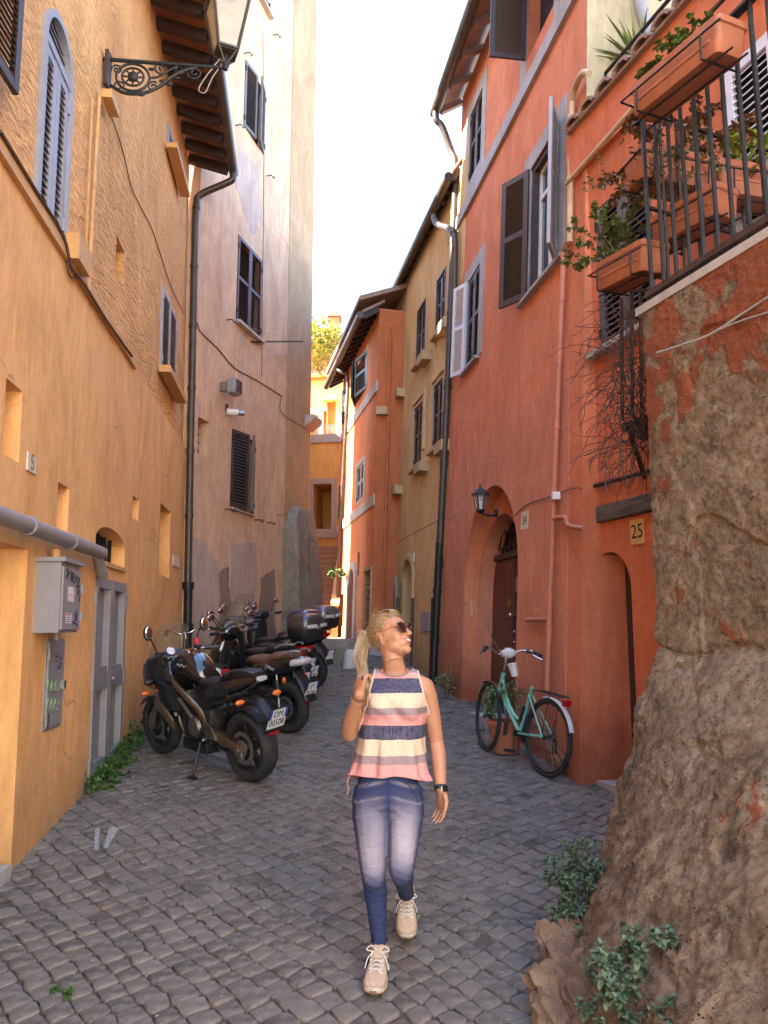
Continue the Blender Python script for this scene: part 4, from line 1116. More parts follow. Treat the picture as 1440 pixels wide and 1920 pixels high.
# ------------------------------------------------------------------ golden house with the outdoor stair, closing the street
bH = thing('golden_house', 'golden yellow house behind the stair with a loggia and a sunny terrace', 'building', (-2.2, 22.5, 2.2))
Hp = Plane((-6.5, 23.2), (0.4, 22.2), 1, 0)      # faces the camera
zT = Hp.ab(600, 822)[1]
lg = Hp.rect(588, 908, 621, 996)
st = Hp.rect(586, 1045, 633, 1300); 
facade(bH, Hp, [(0, -.3), (Hp.len, -.3), (Hp.len, zT), (0, zT)], [(rectpts(lg), 1.3, 0), ((rectpts((Hp.ab(588, 1040)[0], Hp.ab(634, 1040)[0], 1.5, Hp.ab(610, 1042)[1]))), 2.5, 1)], [MT['farwall'], MT['farcream']], depth=5)
frame_ring(bH, Hp, lg, .16, .03, MT['pinkwood'], sides='LRT')
for v_ in (1000, 822): z_ = Hp.ab(600, v_)[1]; mb = MB(); Hp.box(mb, 0, Hp.len, z_ - .14, z_ + .12, -.02, .06); mb.build('string_course', MT['pinkwood'], bH)
mb = MB(); Hp.box(mb, lg[0] + .25, lg[0] + .75, lg[2], lg[3] - .5, -1.295, -1.25); mb.build('loggia_door', MT['ochretrim'], bH)
mb = MB(); Hp.box(mb, lg[1] - .02, lg[1] - .0, lg[2] + .3, lg[3] - .2, -.9, -.4); mb.build('loggia_shutter', MT['brownshut'], bH)
# terrace rail
for i in range(22):
    a = Hp.ab(578, 815)[0] + i * .055; q = MB(); q.tube([Hp.P(a, zT, -.1), Hp.P(a, zT + .42, -.1)], .006, 4); q.build('terrace_baluster', MT['steel'], bH)
q = MB(); q.tube([Hp.P(Hp.ab(570, 815)[0], zT + .42, -.1), Hp.P(Hp.len, zT + .42, -.1)], .012, 5); q.build('terrace_rail', MT['steel'], bH)
# set back sunny upper floor
H2 = Plane((-7.0, 25.6), (1.2, 24.6), 1, 0)
zR = H2.ab(600, 712)[1]
dH = [H2.rect(606, 770, 612, 815), H2.rect(613, 755, 629, 812), H2.rect(583, 778, 596, 815)]
facade(bH, H2, [(0, -.3), (H2.len, -.3), (H2.len, zR), (0, zR)], [(rectpts(grow(r, 0, 0, .6, 0)), .2, 1) for r in dH], [MT['farcream'], MT['farwall']], depth=5, name='upper_wall')
for r in dH[1:2]:
    mb = MB(); H2.box(mb, r[0] - .05, r[1] + .05, r[3], r[3] + .12, -.1, .35); mb.build('canopy', MT['farcream'], bH)
mb = MB(); H2.box(mb, 0, H2.len, zR, zR + .12, -5, .3); mb.build('terrace_slab', MT['orange'], bH)
for i in range(18):
    q = MB(); c = H2.P(H2.ab(575, 720)[0] + i * .2, zR + .14, .28); q.tube([c, c - H2.n * .5 + V((0, 0, .06))], .08, 8); q.build('edge_tile', MT['tile'], bH)
# top storey, roof and chimneys further back
H3 = Plane((-7.0, 28.6), (2.0, 27.6), 1, 0)
a0_ = H3.ab(575, 690)[0]; a1_ = H3.ab(605, 690)[0]; zt_ = H3.ab(600, 640)[1]
facade(bH, H3, [(a0_ - 4, -.3), (a1_ + 2.5, -.3), (a1_ + 2.5, zt_), (a0_ - 4, zt_)], [], [MT['orange']], depth=3, name='top_wall')
mb = MB(); mb.prism([H3.P(a0_ - 4, zt_, .7), H3.P(a1_ + .3, zt_, .7), H3.P(a1_ + .3, zt_ + .6, -2), H3.P(a0_ - 4, zt_ + .6, -2)], (0, 0, 0), (0, 0, .14)); rh = mb.build('roof', MT['tile'], bH)
for i in range(12): q = MB(); a = a0_ - 1.5 + i * .28; q.bar(H3.P(a, zt_ - .05, 0), H3.P(a, zt_ - .06, .68), .08, .1); q.build('rafter', MT['rafter'], rh)
for (u, v, w2) in ((627, 640, .30),):
    q = MB(); c = H3.px(u, v, .2); q.box(c, (w2 * 1.3, .6, 1.7)); q.build('chimney', MT['orange'], rh)
    q = MB(); q.box(c + V((0, 0, .92)), (w2 * 1.7, .75, .12)); q.box(c + V((0, 0, 1.03)), (w2 * 1.2, .5, .10)); q.build('chimney_cap', MT['tile'], rh)
# stair
stair = thing('stair', 'steep outdoor stair with terracotta steps climbing towards the golden house', 'stairs', (-1.6, 18.5, 1.8))
x0, x1 = -2.15, -1.22
n_ = 15; y0 = 18.3; rise_ = .172; run = .29
for i in range(n_):
    q = MB(); z_ = gz(y0) + i * rise_
    q.box(((x0 + x1) / 2, y0 + i * run + .25, z_ + rise_ / 2 - .2), (x1 - x0, .5, rise_ + .4)); q.build('step', MT['step'], stair)
    q = MB(); q.box(((x0 + x1) / 2, y0 + i * run + .16, z_ + rise_ + .012), (x1 - x0, .36, .024)); q.build('tread', MT['ochretrim'], stair)
q = MB(); q.prism([(x1, y0 - .1, gz(y0) - .3), (x1, y0 + n_ * run, gz(y0)), (x1, y0 + n_ * run, gz(y0) + n_ * rise_ + .62), (x1, y0 - .1, gz(y0) + .72)], (0, 0, 0), (.14, 0, 0)); q.build('parapet', MT['farwall'], stair)
q = MB(); q.prism([(x1, y0 - .12, gz(y0) + .72), (x1, y0 + n_ * run, gz(y0) + n_ * rise_ + .62), (x1, y0 + n_ * run, gz(y0) + n_ * rise_ + .69), (x1, y0 - .12, gz(y0) + .79)], (-.03, 0, 0), (.17, 0, 0)); q.build('coping', MT['farcream'], stair)
# unseen wall left of the stair, made tall to shade stair and house front
bK = thing('stair_shade_wall', 'plain golden house wall on the left side of the stair behind the buttress', 'building', (-2.3, 19.5, 1.9))
q = MB(); q.box((-3.6, 20.7, 4.6), (2.8, 5.0, 7.6)); q.build('wall', MT['farwall'], bK)

# stone bench and white guard stone at the street bend
sb = thing('stone_bench', 'low grey stone block in front of the stair', 'stone block', (-.75, 13.9, gz(13.9)))
rings = []
for (z_, g) in ((-.1, 1), (.1, 1.0), (.28, .98), (.38, .92), (.43, .7)):
    c = V((-.78, 13.85, 0)); hw, hd = .36 * g, .28 * g
    rings.append([c + V((hw * (abs(cos(t)) ** .5) * (1 if cos(t) > 0 else -1), hd * (abs(sin(t)) ** .5) * (1 if sin(t) > 0 else -1), gz(13.85) + z_)) for t in [2 * pi * k / 24 for k in range(24)]])
rocky('block', rings, MT['greystone'], sb, .02, 4)
gs = thing('guard_stone', 'whitewashed rounded guard stone beside the grey stone block', 'stone', (-.58, 13.2, gz(13.2)))
rings = []
for (z_, g) in ((-.1, 1), (.1, 1.0), (.2, .95), (.27, .75), (.31, .4)):
    rings.append([V((-.56 + .13 * g * cos(t), 13.25 + .12 * g * sin(t), gz(13.25) + z_)) for t in [2 * pi * k / 16 for k in range(16)]])
rocky('stone', rings, stone('whitewash', (.62, .58, .52), (.5, .45, .4), scale=8, bmp=.3, lich=(.12, .1, .08)), gs, .015, 6)

# tall block added unseen behind the yellow house to keep the lane in shade
bN = thing('shade_block', 'tall plain house standing behind the yellow house, out of sight from the lane', 'building', (-11, -3, 0))
q = MB(); q.box((-9.75, 2.6, 7.6), (9.5, 14.8, 17.4)); q.build('wall', MT['pink'], bN)

# unseen pale block added behind the camera to bounce sun into the lane
bQ = thing('bounce_block', 'pale house on the sunny square behind the photographer, out of the picture', 'building', (9, -12, -1))
q = MB(); q.box((9.7, -14.5, 6.0), (8, 24, 17)); q.build('wall', MT['bouncewall'], bQ)
for yy in range(5):
    for zz in range(3):
        q = MB(); q.box((5.68, -22 + yy * 4.2, 2.2 + zz * 3.9), (.06, 1.1, 1.8)); q.build('shutter', MT['greenshut'], bQ)
q = MB(); q.box((9.5, -14.5, 14.7), (9.2, 25, .3)); q.build('roof', MT['tile'], bQ)
# ================================================================== COBBLES
def wall_x(y):
    """clear street at depth y: left and right limits"""
    l = -2.19 - .107 * (y - 4.67) if y < 10.9 else -2.84 + .262 * (y - 10.9)
    r = 1.55 - .169 * (y - 6.86) if y > 6.86 else 2.4
    if y > 11.3: r = .9 - .2 * (y - 11.29)
    if y > 14.6: r = -.2 - .225 * (y - 14.6)
    if y < 6.0: r = 1.9
    return l - .06, r + .06
cm, ct, cb = newmat('basalt_cobble')
cg = N(ct, 'ShaderNodeNewGeometry'); cv = coords(ct)
oi = N(ct, 'ShaderNodeObjectInfo')
ad = N(ct, 'ShaderNodeMath', operation='ADD'); ct.links.new(cg.outputs['Random Per Island'], ad.inputs[0]); ct.links.new(oi.outputs['Random'], ad.inputs[1])
fr_ = N(ct, 'ShaderNodeMath', operation='FRACT'); ct.links.new(ad.outputs[0], fr_.inputs[0])
c1 = mix(ct, fr_.outputs[0], (.094, .081, .063), (.176, .153, .120))
c2 = mix(ct, ramp(ct, noise(ct, cv, 16, 6, .7), .42, .7), c1, (.24, .205, .175))
c3 = mix(ct, ramp(ct, noise(ct, cv, 1.1, 8, .75), .53, .66, (0, 0, 0, 1), (.6,) * 3 + (1,)), c2, (.25, .20, .15))
c4 = mix(ct, ramp(ct, noise(ct, cv, 70, 3, .6), .62, .70, (0, 0, 0, 1), (.5,) * 3 + (1,)), c3, (.03, .028, .027))
ct.links.new(c4, cb.inputs['Base Color'])
ct.links.new(ramp(ct, noise(ct, cv, 9, 4), .3, .7, (.60,) * 3 + (1,), (.88,) * 3 + (1,)), cb.inputs['Roughness']); cb.inputs['Specular IOR Level'].default_value = .3
nb_ = bump(ct, cb, noise(ct, cv, 22, 5, .65), .55, .012); bump(ct, cb, noise(ct, cv, 120, 3, .7), .35, .003, nb_)
CS = .110
ang = radians(41)
def latt(i, j):
    x = i * CS; y = j * CS
    x += .035 * mnoise.noise(V((i * .13, j * .13, 3.1))) * 2; y += .035 * mnoise.noise(V((i * .13, j * .13, 9.7))) * 2
    x += .022 * mnoise.noise(V((i * 1.7, j * 1.7, 1.3))); y += .022 * mnoise.noise(V((i * 1.7, j * 1.7, 5.3)))
    X = x * cos(ang) - y * sin(ang); Y = x * sin(ang) + y * cos(ang)
    return X, Y + 8.0
cells = []
for i in range(-110, 110):
    for j in range(-110, 110):
        X, Y = latt(i + .5, j + .5)
        if Y < 2.2 or Y > 18.2: continue
        l, r = wall_x(Y)
        if X < l or X > r: continue
        if abs(X) > .60 * Y + .3: continue
        cells.append((Y, i, j))
cells.sort()
def cobble_geo(i, j, rnd):
    cs = [latt(i, j), latt(i + 1, j), latt(i + 1, j + 1), latt(i, j + 1)]
    cx = sum(c[0] for c in cs) / 4; cy = sum(c[1] for c in cs) / 4
    gap = .965 - rnd.random() * .05
    k = []
    for a in range(4):
        p = cs[a]; q = cs[(a + 1) % 4]; o = cs[a - 1]
        ch = .05 + rnd.random() * .15
        k.append((p[0] + (o[0] - p[0]) * ch, p[1] + (o[1] - p[1]) * ch)); k.append((p[0] + (q[0] - p[0]) * ch, p[1] + (q[1] - p[1]) * ch))
    h = .010 + rnd.uniform(-.004, .006); tx, ty = rnd.uniform(-.055, .055), rnd.uniform(-.055, .055)
    vs_ = []
    for (s, z) in ((gap, -.03), (gap * .992, h - .006), (gap * .962, h - .0008), (gap * .75, h + .0008)):
        for (x, y) in k:
            X = cx + (x - cx) * s; Y = cy + (y - cy) * s
            zz = z + ((X - cx) * tx + (Y - cy) * ty + rnd.uniform(-.0018, .0018) if z > 0 else 0)
            vs_.append((X, Y, gz(Y) + zz))
    vs_.append((cx, cy, gz(cy) + h + .001))
    fs = []
    for r_ in range(3):
        for a in range(8):
            b = (a + 1) % 8; fs.append([r_ * 8 + a, r_ * 8 + b, r_ * 8 + 8 + b, r_ * 8 + 8 + a])
    for a in range(8): fs.append([24 + a, 24 + (a + 1) % 8, 32])
    return (cx, cy), vs_, fs
rnd = random.Random(5)
# stones that show largest: nearest, in the frame
def inframe(X, Y):
    z = gz(Y) - CAMZ; f = Y * cos(PITCH) + z * sin(PITCH); up = -Y * sin(PITCH) + z * cos(PITCH)
    u = 720 + FPX * X / f; v = 960 - FPX * up / f
    return -20 < u < 1460 and v < 1950
rest = MB(); nind = 0
for (Y, i, j) in cells:
    if rnd.random() < .006: continue           # a stone missing here and there
    (cx, cy), vs_, fs = cobble_geo(i, j, rnd)
    if nind < 300 and inframe(cx, cy) and cy > 3.05:
        nind += 1
        mb = MB(); mb.add(vs_, fs); mb.build('cobble', cm, ground, smooth=60, m=M4.Translation((cx, cy, gz(cy))), recalc=False)
    else: rest.add(vs_, fs)
o = rest.build('cobbles', cm, ground, smooth=60, recalc=False); o['kind'] = 'stuff'
# bits of dry leaf and grit in the joints
lt = leafmat('dry_litter', (.22, .15, .07), (.40, .32, .19))
mb = MB()
for k in range(5200):
    y = 2.6 + (rnd.random() ** 1.6) * 11; l, r = wall_x(y); x = rnd.uniform(l, r)
    if mnoise.noise(V((x * .9, y * .9, 0))) < -.05 and rnd.random() < .75: continue
    s = rnd.uniform(.003, .011); a = rnd.random() * 6.28; z = gz(y) + rnd.uniform(.002, .017)
    mb.quad((x + s * cos(a), y + s * sin(a), z), (x - s * .5 * sin(a), y + s * .5 * cos(a), z + s * .4), (x - s * cos(a), y - s * sin(a), z), (x + s * .5 * sin(a), y - s * .5 * cos(a), z + .002))
tag(mb.build('street_litter', lt, recalc=False), kind='stuff')
# chalk-like paint marks on the paving near the yellow wall
mb = MB()
for pts in ([(178, 1558), (176, 1600), (184, 1600), (187, 1558)], [(205, 1556), (194, 1595), (200, 1598), (224, 1558)]):
    q = [onground(u, v) + V((0, 0, .021)) for u, v in pts]; mb = MB(); mb.prism(q, (0, 0, 0), (0, 0, .001)); mb.build('chalk_mark', plain('worn_white_paint', (.34, .33, .31), .9, var=.5, scale=60), ground)

# ================================================================== THE PIER in the right foreground
pm, pt, pb = newmat('old_pier_render'); pv = coords(pt)
f1 = noise(pt, pv, 2.4, 9, .72, .5); f2 = noise(pt, pv, 19, 10, .78, .3); f3 = noise(pt, pv, 60, 4, .7)
zz = N(pt, 'ShaderNodeSeparateXYZ'); pt.links.new(coords(pt), zz.inputs[0])
col = mix(pt, ramp(pt, f1, .36, .64), (.33, .215, .115), (.60, .42, .255))
col = mix(pt, ramp(pt, f2, .47, .62, (0, 0, 0, 1), (.70,) * 3 + (1,)), col, (.115, .078, .040))
col = mix(pt, ramp(pt, noise(pt, coords(pt, (2, 2, .5)), 2.0, 7, .7), .55, .68, (0, 0, 0, 1), (.75,) * 3 + (1,)), col, (.095, .075, .038))   # dark algae
def zband(lo, hi):
    m_ = N(pt, 'ShaderNodeMapRange'); m_.inputs['From Min'].default_value = lo; m_.inputs['From Max'].default_value = hi
    pt.links.new(zz.outputs['Z'], m_.inputs['Value']); return m_.outputs[0]
def mth(op, a, b):
    n_ = N(pt, 'ShaderNodeMath', operation=op)
    for i_, x_ in enumerate((a, b)):
        if isinstance(x_, (int, float)): n_.inputs[i_].default_value = x_
        else: pt.links.new(x_, n_.inputs[i_])
    return n_.outputs[0]
# remains of the red coat, mostly on the upper half
pr = noise(pt, coords(pt, (1, 1, .8)), 2.3, 8, .62, .5)
band = mth('MULTIPLY', zband(2.2, 3.45), zband(3.85, 3.60))
redm = ramp(pt, mth('ADD', pr, mth('ADD', mth('MULTIPLY', band, .17), mth('MULTIPLY', zband(1.9, 2.4), .045))), .632, .660)
col = mix(pt, redm, col, mix(pt, ramp(pt, f2, .35, .6), (.54, .155, .062), (.40, .12, .055)))
# pale stones and grit showing in the flared foot
v_ = N(pt, 'ShaderNodeTexVoronoi'); v_.inputs['Scale'].default_value = 9; pt.links.new(pv, v_.inputs['Vector'])
gr_ = mth('MULTIPLY', ramp(pt, v_.outputs['Distance'], .16, .10, (0, 0, 0, 1), (1, 1, 1, 1)) if False else ramp(pt, noise(pt, pv, 6.5, 3, .5), .66, .70), zband(1.9, 1.5))
col = mix(pt, gr_, col, mix(pt, ramp(pt, f2, .4, .6), (.42, .27, .12), (.36, .29, .21)))
col = mix(pt, ramp(pt, f3, .63, .67, (0, 0, 0, 1), (.8,) * 3 + (1,)), col, (.58, .47, .34))
pits = N(pt, 'ShaderNodeTexVoronoi'); pits.inputs['Scale'].default_value = 46; pt.links.new(pv, pits.inputs['Vector'])
pitm = mth('MULTIPLY', ramp(pt, pits.outputs['Distance'], .16, .22, (1, 1, 1, 1), (0, 0, 0, 1)), ramp(pt, noise(pt, pv, 5, 3), .45, .6))
col = mix(pt, pitm, col, (.05, .035, .022))
pt.links.new(col, pb.inputs['Base Color']); pb.inputs['Roughness'].default_value = .95; pb.inputs['Specular IOR Level'].default_value = .2
nb_ = bump(pt, pb, f2, 1.0, .05); nb_ = bump(pt, pb, noise(pt, pv, 34, 6, .8, .2), .9, .022, nb_); nb_ = bump(pt, pb, f3, .9, .010, nb_); nb_ = bump(pt, pb, redm, .8, .012, nb_); bump(pt, pb, mth('SUBTRACT', 1.0, pitm), .8, .012, nb_)
pier = thing('masonry_pier', 'battered brown masonry pier with peeling red plaster and a flared rough foot', 'wall', (1.3, 3.8, .37))
E0 = V((1.54, 4.40, 0)); Ee = V((.326, -.945, 0)).normalized(); En = V((-.945, -.326, 0)).normalized()
ztop_far = 3.76
def lerp(a, b, t): return a + (b - a) * t
Tp = [V((2.6, 4.78, 0)), V((1.95, 4.56, 0)), V((1.66, 4.47, 0)), V((1.545, 4.36, 0)), V((1.60, 4.15, 0)), V((1.83, 3.50, 0)), V((2.10, 2.72, 0)), V((2.5, 1.55, 0))]
Bp = [V((2.5, 5.5, 0)), V((1.62, 5.10, 0)), V((1.28, 4.75, 0)), V((1.05, 4.25, 0)), V((.88, 3.92, 0)), V((.66, 3.38, 0)), V((.55, 2.75, 0)), V((.5, 1.6, 0))]
def resamp(P_, n):
    P_ = smoothpath(P_, 6); L = [0]
    for i in range(1, len(P_)): L.append(L[-1] + (P_[i] - P_[i - 1]).length)
    out = []
    for k in range(n):
        s = L[-1] * k / (n - 1); i = 0
        while i < len(L) - 2 and L[i + 1] < s: i += 1
        out.append(P_[i] + (P_[i + 1] - P_[i]) * ((s - L[i]) / max(1e-9, L[i + 1] - L[i])))
    return out
NA, NZ = 340, 380
# keep the same parameter on both curves at the corner
Tq = resamp(Tp[:4], NA // 3) + resamp(Tp[3:], NA - NA // 3 + 1)[1:]
Bq = resamp(Bp[:4], NA // 3) + resamp(Bp[3:], NA - NA // 3 + 1)[1:]
NA = len(Tq)
grid = []
for kz in range(NZ + 1):
    row = []
    t = kz / NZ
    for ka in range(NA):
        zb = gz(Bq[ka].y) - .12
        z = zb + (ztop_far - zb) * t
        crack = 1.80 + .10 * mnoise.noise(V((ka * .034, 0, 0)))
        g = 0 if z > crack else ((crack - z) / (crack - gz(Bq[ka].y))) ** .85
        g = min(g, 1.0)
        p = lerp(Tq[ka], Bq[ka], g); p.z = z
        if z > crack: p = p + (Tq[ka] - V((2.6, 3.4, 0))).normalized() * (.025 * min(1, (ztop_far - z) / 1.9) ** 1.5)
        row.append(p)
    grid.append(row)
me_v = []; 
for kz in range(NZ + 1):
    for ka in range(NA):
        p = grid[kz][ka]
        a = grid[kz][min(ka + 1, NA - 1)] - grid[kz][max(ka - 1, 0)]; b = grid[min(kz + 1, NZ)][ka] - grid[max(kz - 1, 0)][ka]
        n_ = a.cross(b); n_.normalize()
        if n_.dot(V((-1, -.2, .2))) < 0 and ka > 90: n_ = -n_
        lowf = max(0, min(1, (1.85 - p.z) / .8))
        d = (.007 + .016 * lowf) * mnoise.fractal(p * 2.6, .9, 2.0, 5) + .008 * mnoise.fractal(p * 11, .8, 2.0, 4) + .0045 * mnoise.fractal(p * 38, .8, 2.0, 3)
        d += lowf * (.020 * mnoise.fractal(p * 4.3 + V((4, 1, 7)), .75, 2.1, 6) + .014 * abs(mnoise.noise(p * 21)))
        # horizontal crack where the flare starts
        ck = 1.80 + .10 * mnoise.noise(V((ka * .034, 0, 0))) + .02 * mnoise.noise(V((ka * .27, 3, 0)))
        d -= .016 * exp(-((p.z - ck) / .014) ** 2) * (.4 + .6 * abs(mnoise.noise(p * 5)))
        c2_ = 1.52 + .18 * sin(ka * .06) + .04 * mnoise.noise(V((ka * .2, 8, 0)))
        d -= .014 * exp(-((p.z - c2_) / .014) ** 2)
        # coat edge: lower, older layer set back in places
        if mnoise.noise(p * 1.7 + V((9, 2, 2))) > .16: d -= .012
        if lowf > .4 and mnoise.noise(p * V((1, 1, 1)).x * 4.5 + V((2, 9, 4))) > .33: d += .016
        me_v.append(p + n_ * d)
fs = []
for kz in range(NZ):
    for ka in range(NA - 1):
        i = kz * NA + ka; fs.append([i, i + 1, i + NA + 1, i + NA])
# top: back to the terrace wall
ntop = len(me_v)
for ka in range(NA): me_v.append(V((3.4, 5.0 - 3.0 * ka / NA, ztop_far + .02)))
for ka in range(NA - 1): i = NZ * NA + ka; fs.append([i, i + 1, ntop + ka + 1, ntop + ka])
mb = MB(); mb.add(me_v, fs); mb.build('masonry', pm, pier, smooth=75)
# top capping slab
EP = Plane((E0.x, E0.y), (E0.x + Ee.x, E0.y + Ee.y), 1, 0)     # face of the pier
rise_e = 0
mb = MB(); mb.prism([E0 + En * .03 + V((0, 0, ztop_far - .005)), E0 + Ee * 3.0 + En * .03 + V((0, 0, ztop_far - .005)), E0 + Ee * 3.0 - En * .8 + V((0, 0, ztop_far - .005)), E0 - En * .8 + V((0, 0, ztop_far - .005))], (0, 0, 0), (0, 0, .05))
mb.build('terrace_slab', MT['whitetrim'], pier)
# stones showing at the foot: separate lumps
stn = [stone('foot_stone_a', (.24, .13, .065), (.36, .24, .14), scale=9, bmp=.8, lich=(.42, .34, .26)), stone('foot_stone_b', (.17, .10, .06), (.30, .19, .12), scale=12, bmp=.8)]
def lump(c, r, rot, seed, mt, parent, name='foot_stone'):
    me = MB().ell((0, 0, 0), r, 30, 20).mesh(name, mt)
    for v_ in me.vertices:
        p = v_.co; q = V((p.x / r[0], p.y / r[1], p.z / r[2]))
        s = 1.0 / max(.6, (abs(q.x) ** 4 + abs(q.y) ** 4 + abs(q.z) ** 4) ** .25) if q.length > 0 else 1
        v_.co = V((p.x * s, p.y * s, p.z * s)) * (1 + .30 * mnoise.fractal(q * 1.7 + V((seed, 0, 0)), .7, 2.2, 5) + .10 * abs(mnoise.noise(q * 5)))
    me.polygons.foreach_set('use_smooth', [True] * len(me.polygons)); me.set_sharp_from_angle(angle=radians(28))
    o = bpy.data.objects.new(name, me); return link(o, parent, M4.Translation(c) @ rot.to_matrix().to_4x4())
from mathutils import Euler
for k, (u, v, y, r) in enumerate(((1062, 1800, 3.62, (.16, .09, .055)), (1085, 1838, 3.50, (.17, .10, .05)), (1052, 1868, 3.40, (.13, .10, .055)), (1100, 1890, 3.34, (.17, .10, .05)), (1060, 1915, 3.28, (.14, .1, .05)), (1125, 1915, 3.2, (.16, .09, .05)), (1092, 1770, 3.72, (.12, .08, .045)), (1115, 1850, 3.38, (.13, .08, .045)))):
    c = aty(u, v, y); lump(c, r, Euler((R.uniform(-.2, .2), radians(28), radians(-70) + R.uniform(-.3, .3))), k * 3.7, stn[k % 2], pier)
# cables on the pier
pipe(pier, smoothpath([aty(1232, 662, 4.10), aty(1275, 648, 3.95), aty(1330, 628, 3.79), aty(1390, 590, 3.63), aty(1460, 545, 3.42)], 5), .007, MT['whitewire'], name='cable', n=6)
pipe(pier, smoothpath([aty(1330, 628, 3.79), aty(1380, 605, 3.65), aty(1460, 580, 3.42)], 5), .005, MT['whitewire'], name='cable', n=6)

# ------------------------------------------------------------------ balcony railing on the pier
zr0 = ztop_far + .06; zr1 = zr0 + 1.26
rail = thing('balcony_railing', 'dark iron balcony railing with flat uprights on top of the pier', 'railing', E0 + V((0, 0, zr0)))
def rp(a, z, o=-.02): return E0 + Ee * a + En * o + V((0, 0, z))
mb = MB(); mb.bar(rp(.06, zr0 + .05), rp(3.0, zr0 + .05), .045, .035); mb.build('bottom_rail', MT['rust'], rail)
mb = MB(); mb.bar(rp(.08, zr1), rp(3.0, zr1), .05, .018); mb.build('top_rail', MT['iron'], rail)
for i in range(20):
    a = .10 + i * .108; q = MB(); q.bar(rp(a, zr0 + .02), rp(a, zr1), .018, .018 if i % 4 else .024); q.build('baluster', MT['iron'], rail)
# return towards the house
rd_ = (V((2.35, 4.78, 0)) - E0).normalized()
for z_ in (zr0 + .05, zr1, zr0 + .6):
    q = MB(); q.bar(rp(.1, z_), rp(.1, z_) + rd_ * .85, .022, .016); q.build('return_rail', MT['iron'], rail)
for i in range(1, 7):
    q = MB(); p = rp(.1, 0) + rd_ * .14 * i; q.bar(p + V((0, 0, zr0)), p + V((0, 0, zr1)), .016, .016); q.build('baluster', MT['iron'], rail)
# upper shelf bars above the top box (pergola bracket)
for (z_, o_) in ((zr1 + .42, .10), (zr1 + .42, -.25)):
    q = MB(); q.bar(rp(.45, z_, o_), rp(2.5, z_, o_), .02, .02); q.build('shelf_bar', MT['rust'], rail)
# small lower balcony fixed to the terrace house
lb = thing('small_balcony', 'narrow rusty iron balcony overgrown with dry creeper beside the pier', 'balcony', aty(1195, 790, 5.3))
yb = 5.25
c0, c1, c2_ = aty(1163, 795, yb), aty(1232, 768, yb - .12), aty(1232, 795, yb + .35)
mb = MB(); mb.prism([c0, c1, c1 + V((.35, .3, 0)), c0 + V((.28, .35, 0))], (0, 0, -.04), (0, 0, .0)); mb.build('plate', MT['rust'], lb)
mb = MB(); mb.bar(c0 + V((.1, .1, -.04)), c0 + V((.30, .42, -.30)), .03, .03); mb.build('bracket', MT['rust'], lb)
for i, u in enumerate((1167, 1186, 1203, 1218)):
    y_ = yb - .03 * i; q = MB(); q.bar(aty(u, 788 - 4 * i, y_), aty(u - 2, 560 - 4 * i, y_), .022, .022); q.build('baluster', MT['rust'], lb)
q = MB(); q.bar(aty(1120, 541, yb + .05), aty(1222, 546, yb - .12), .022, .022); q.build('top_rail', MT['rust'], lb)

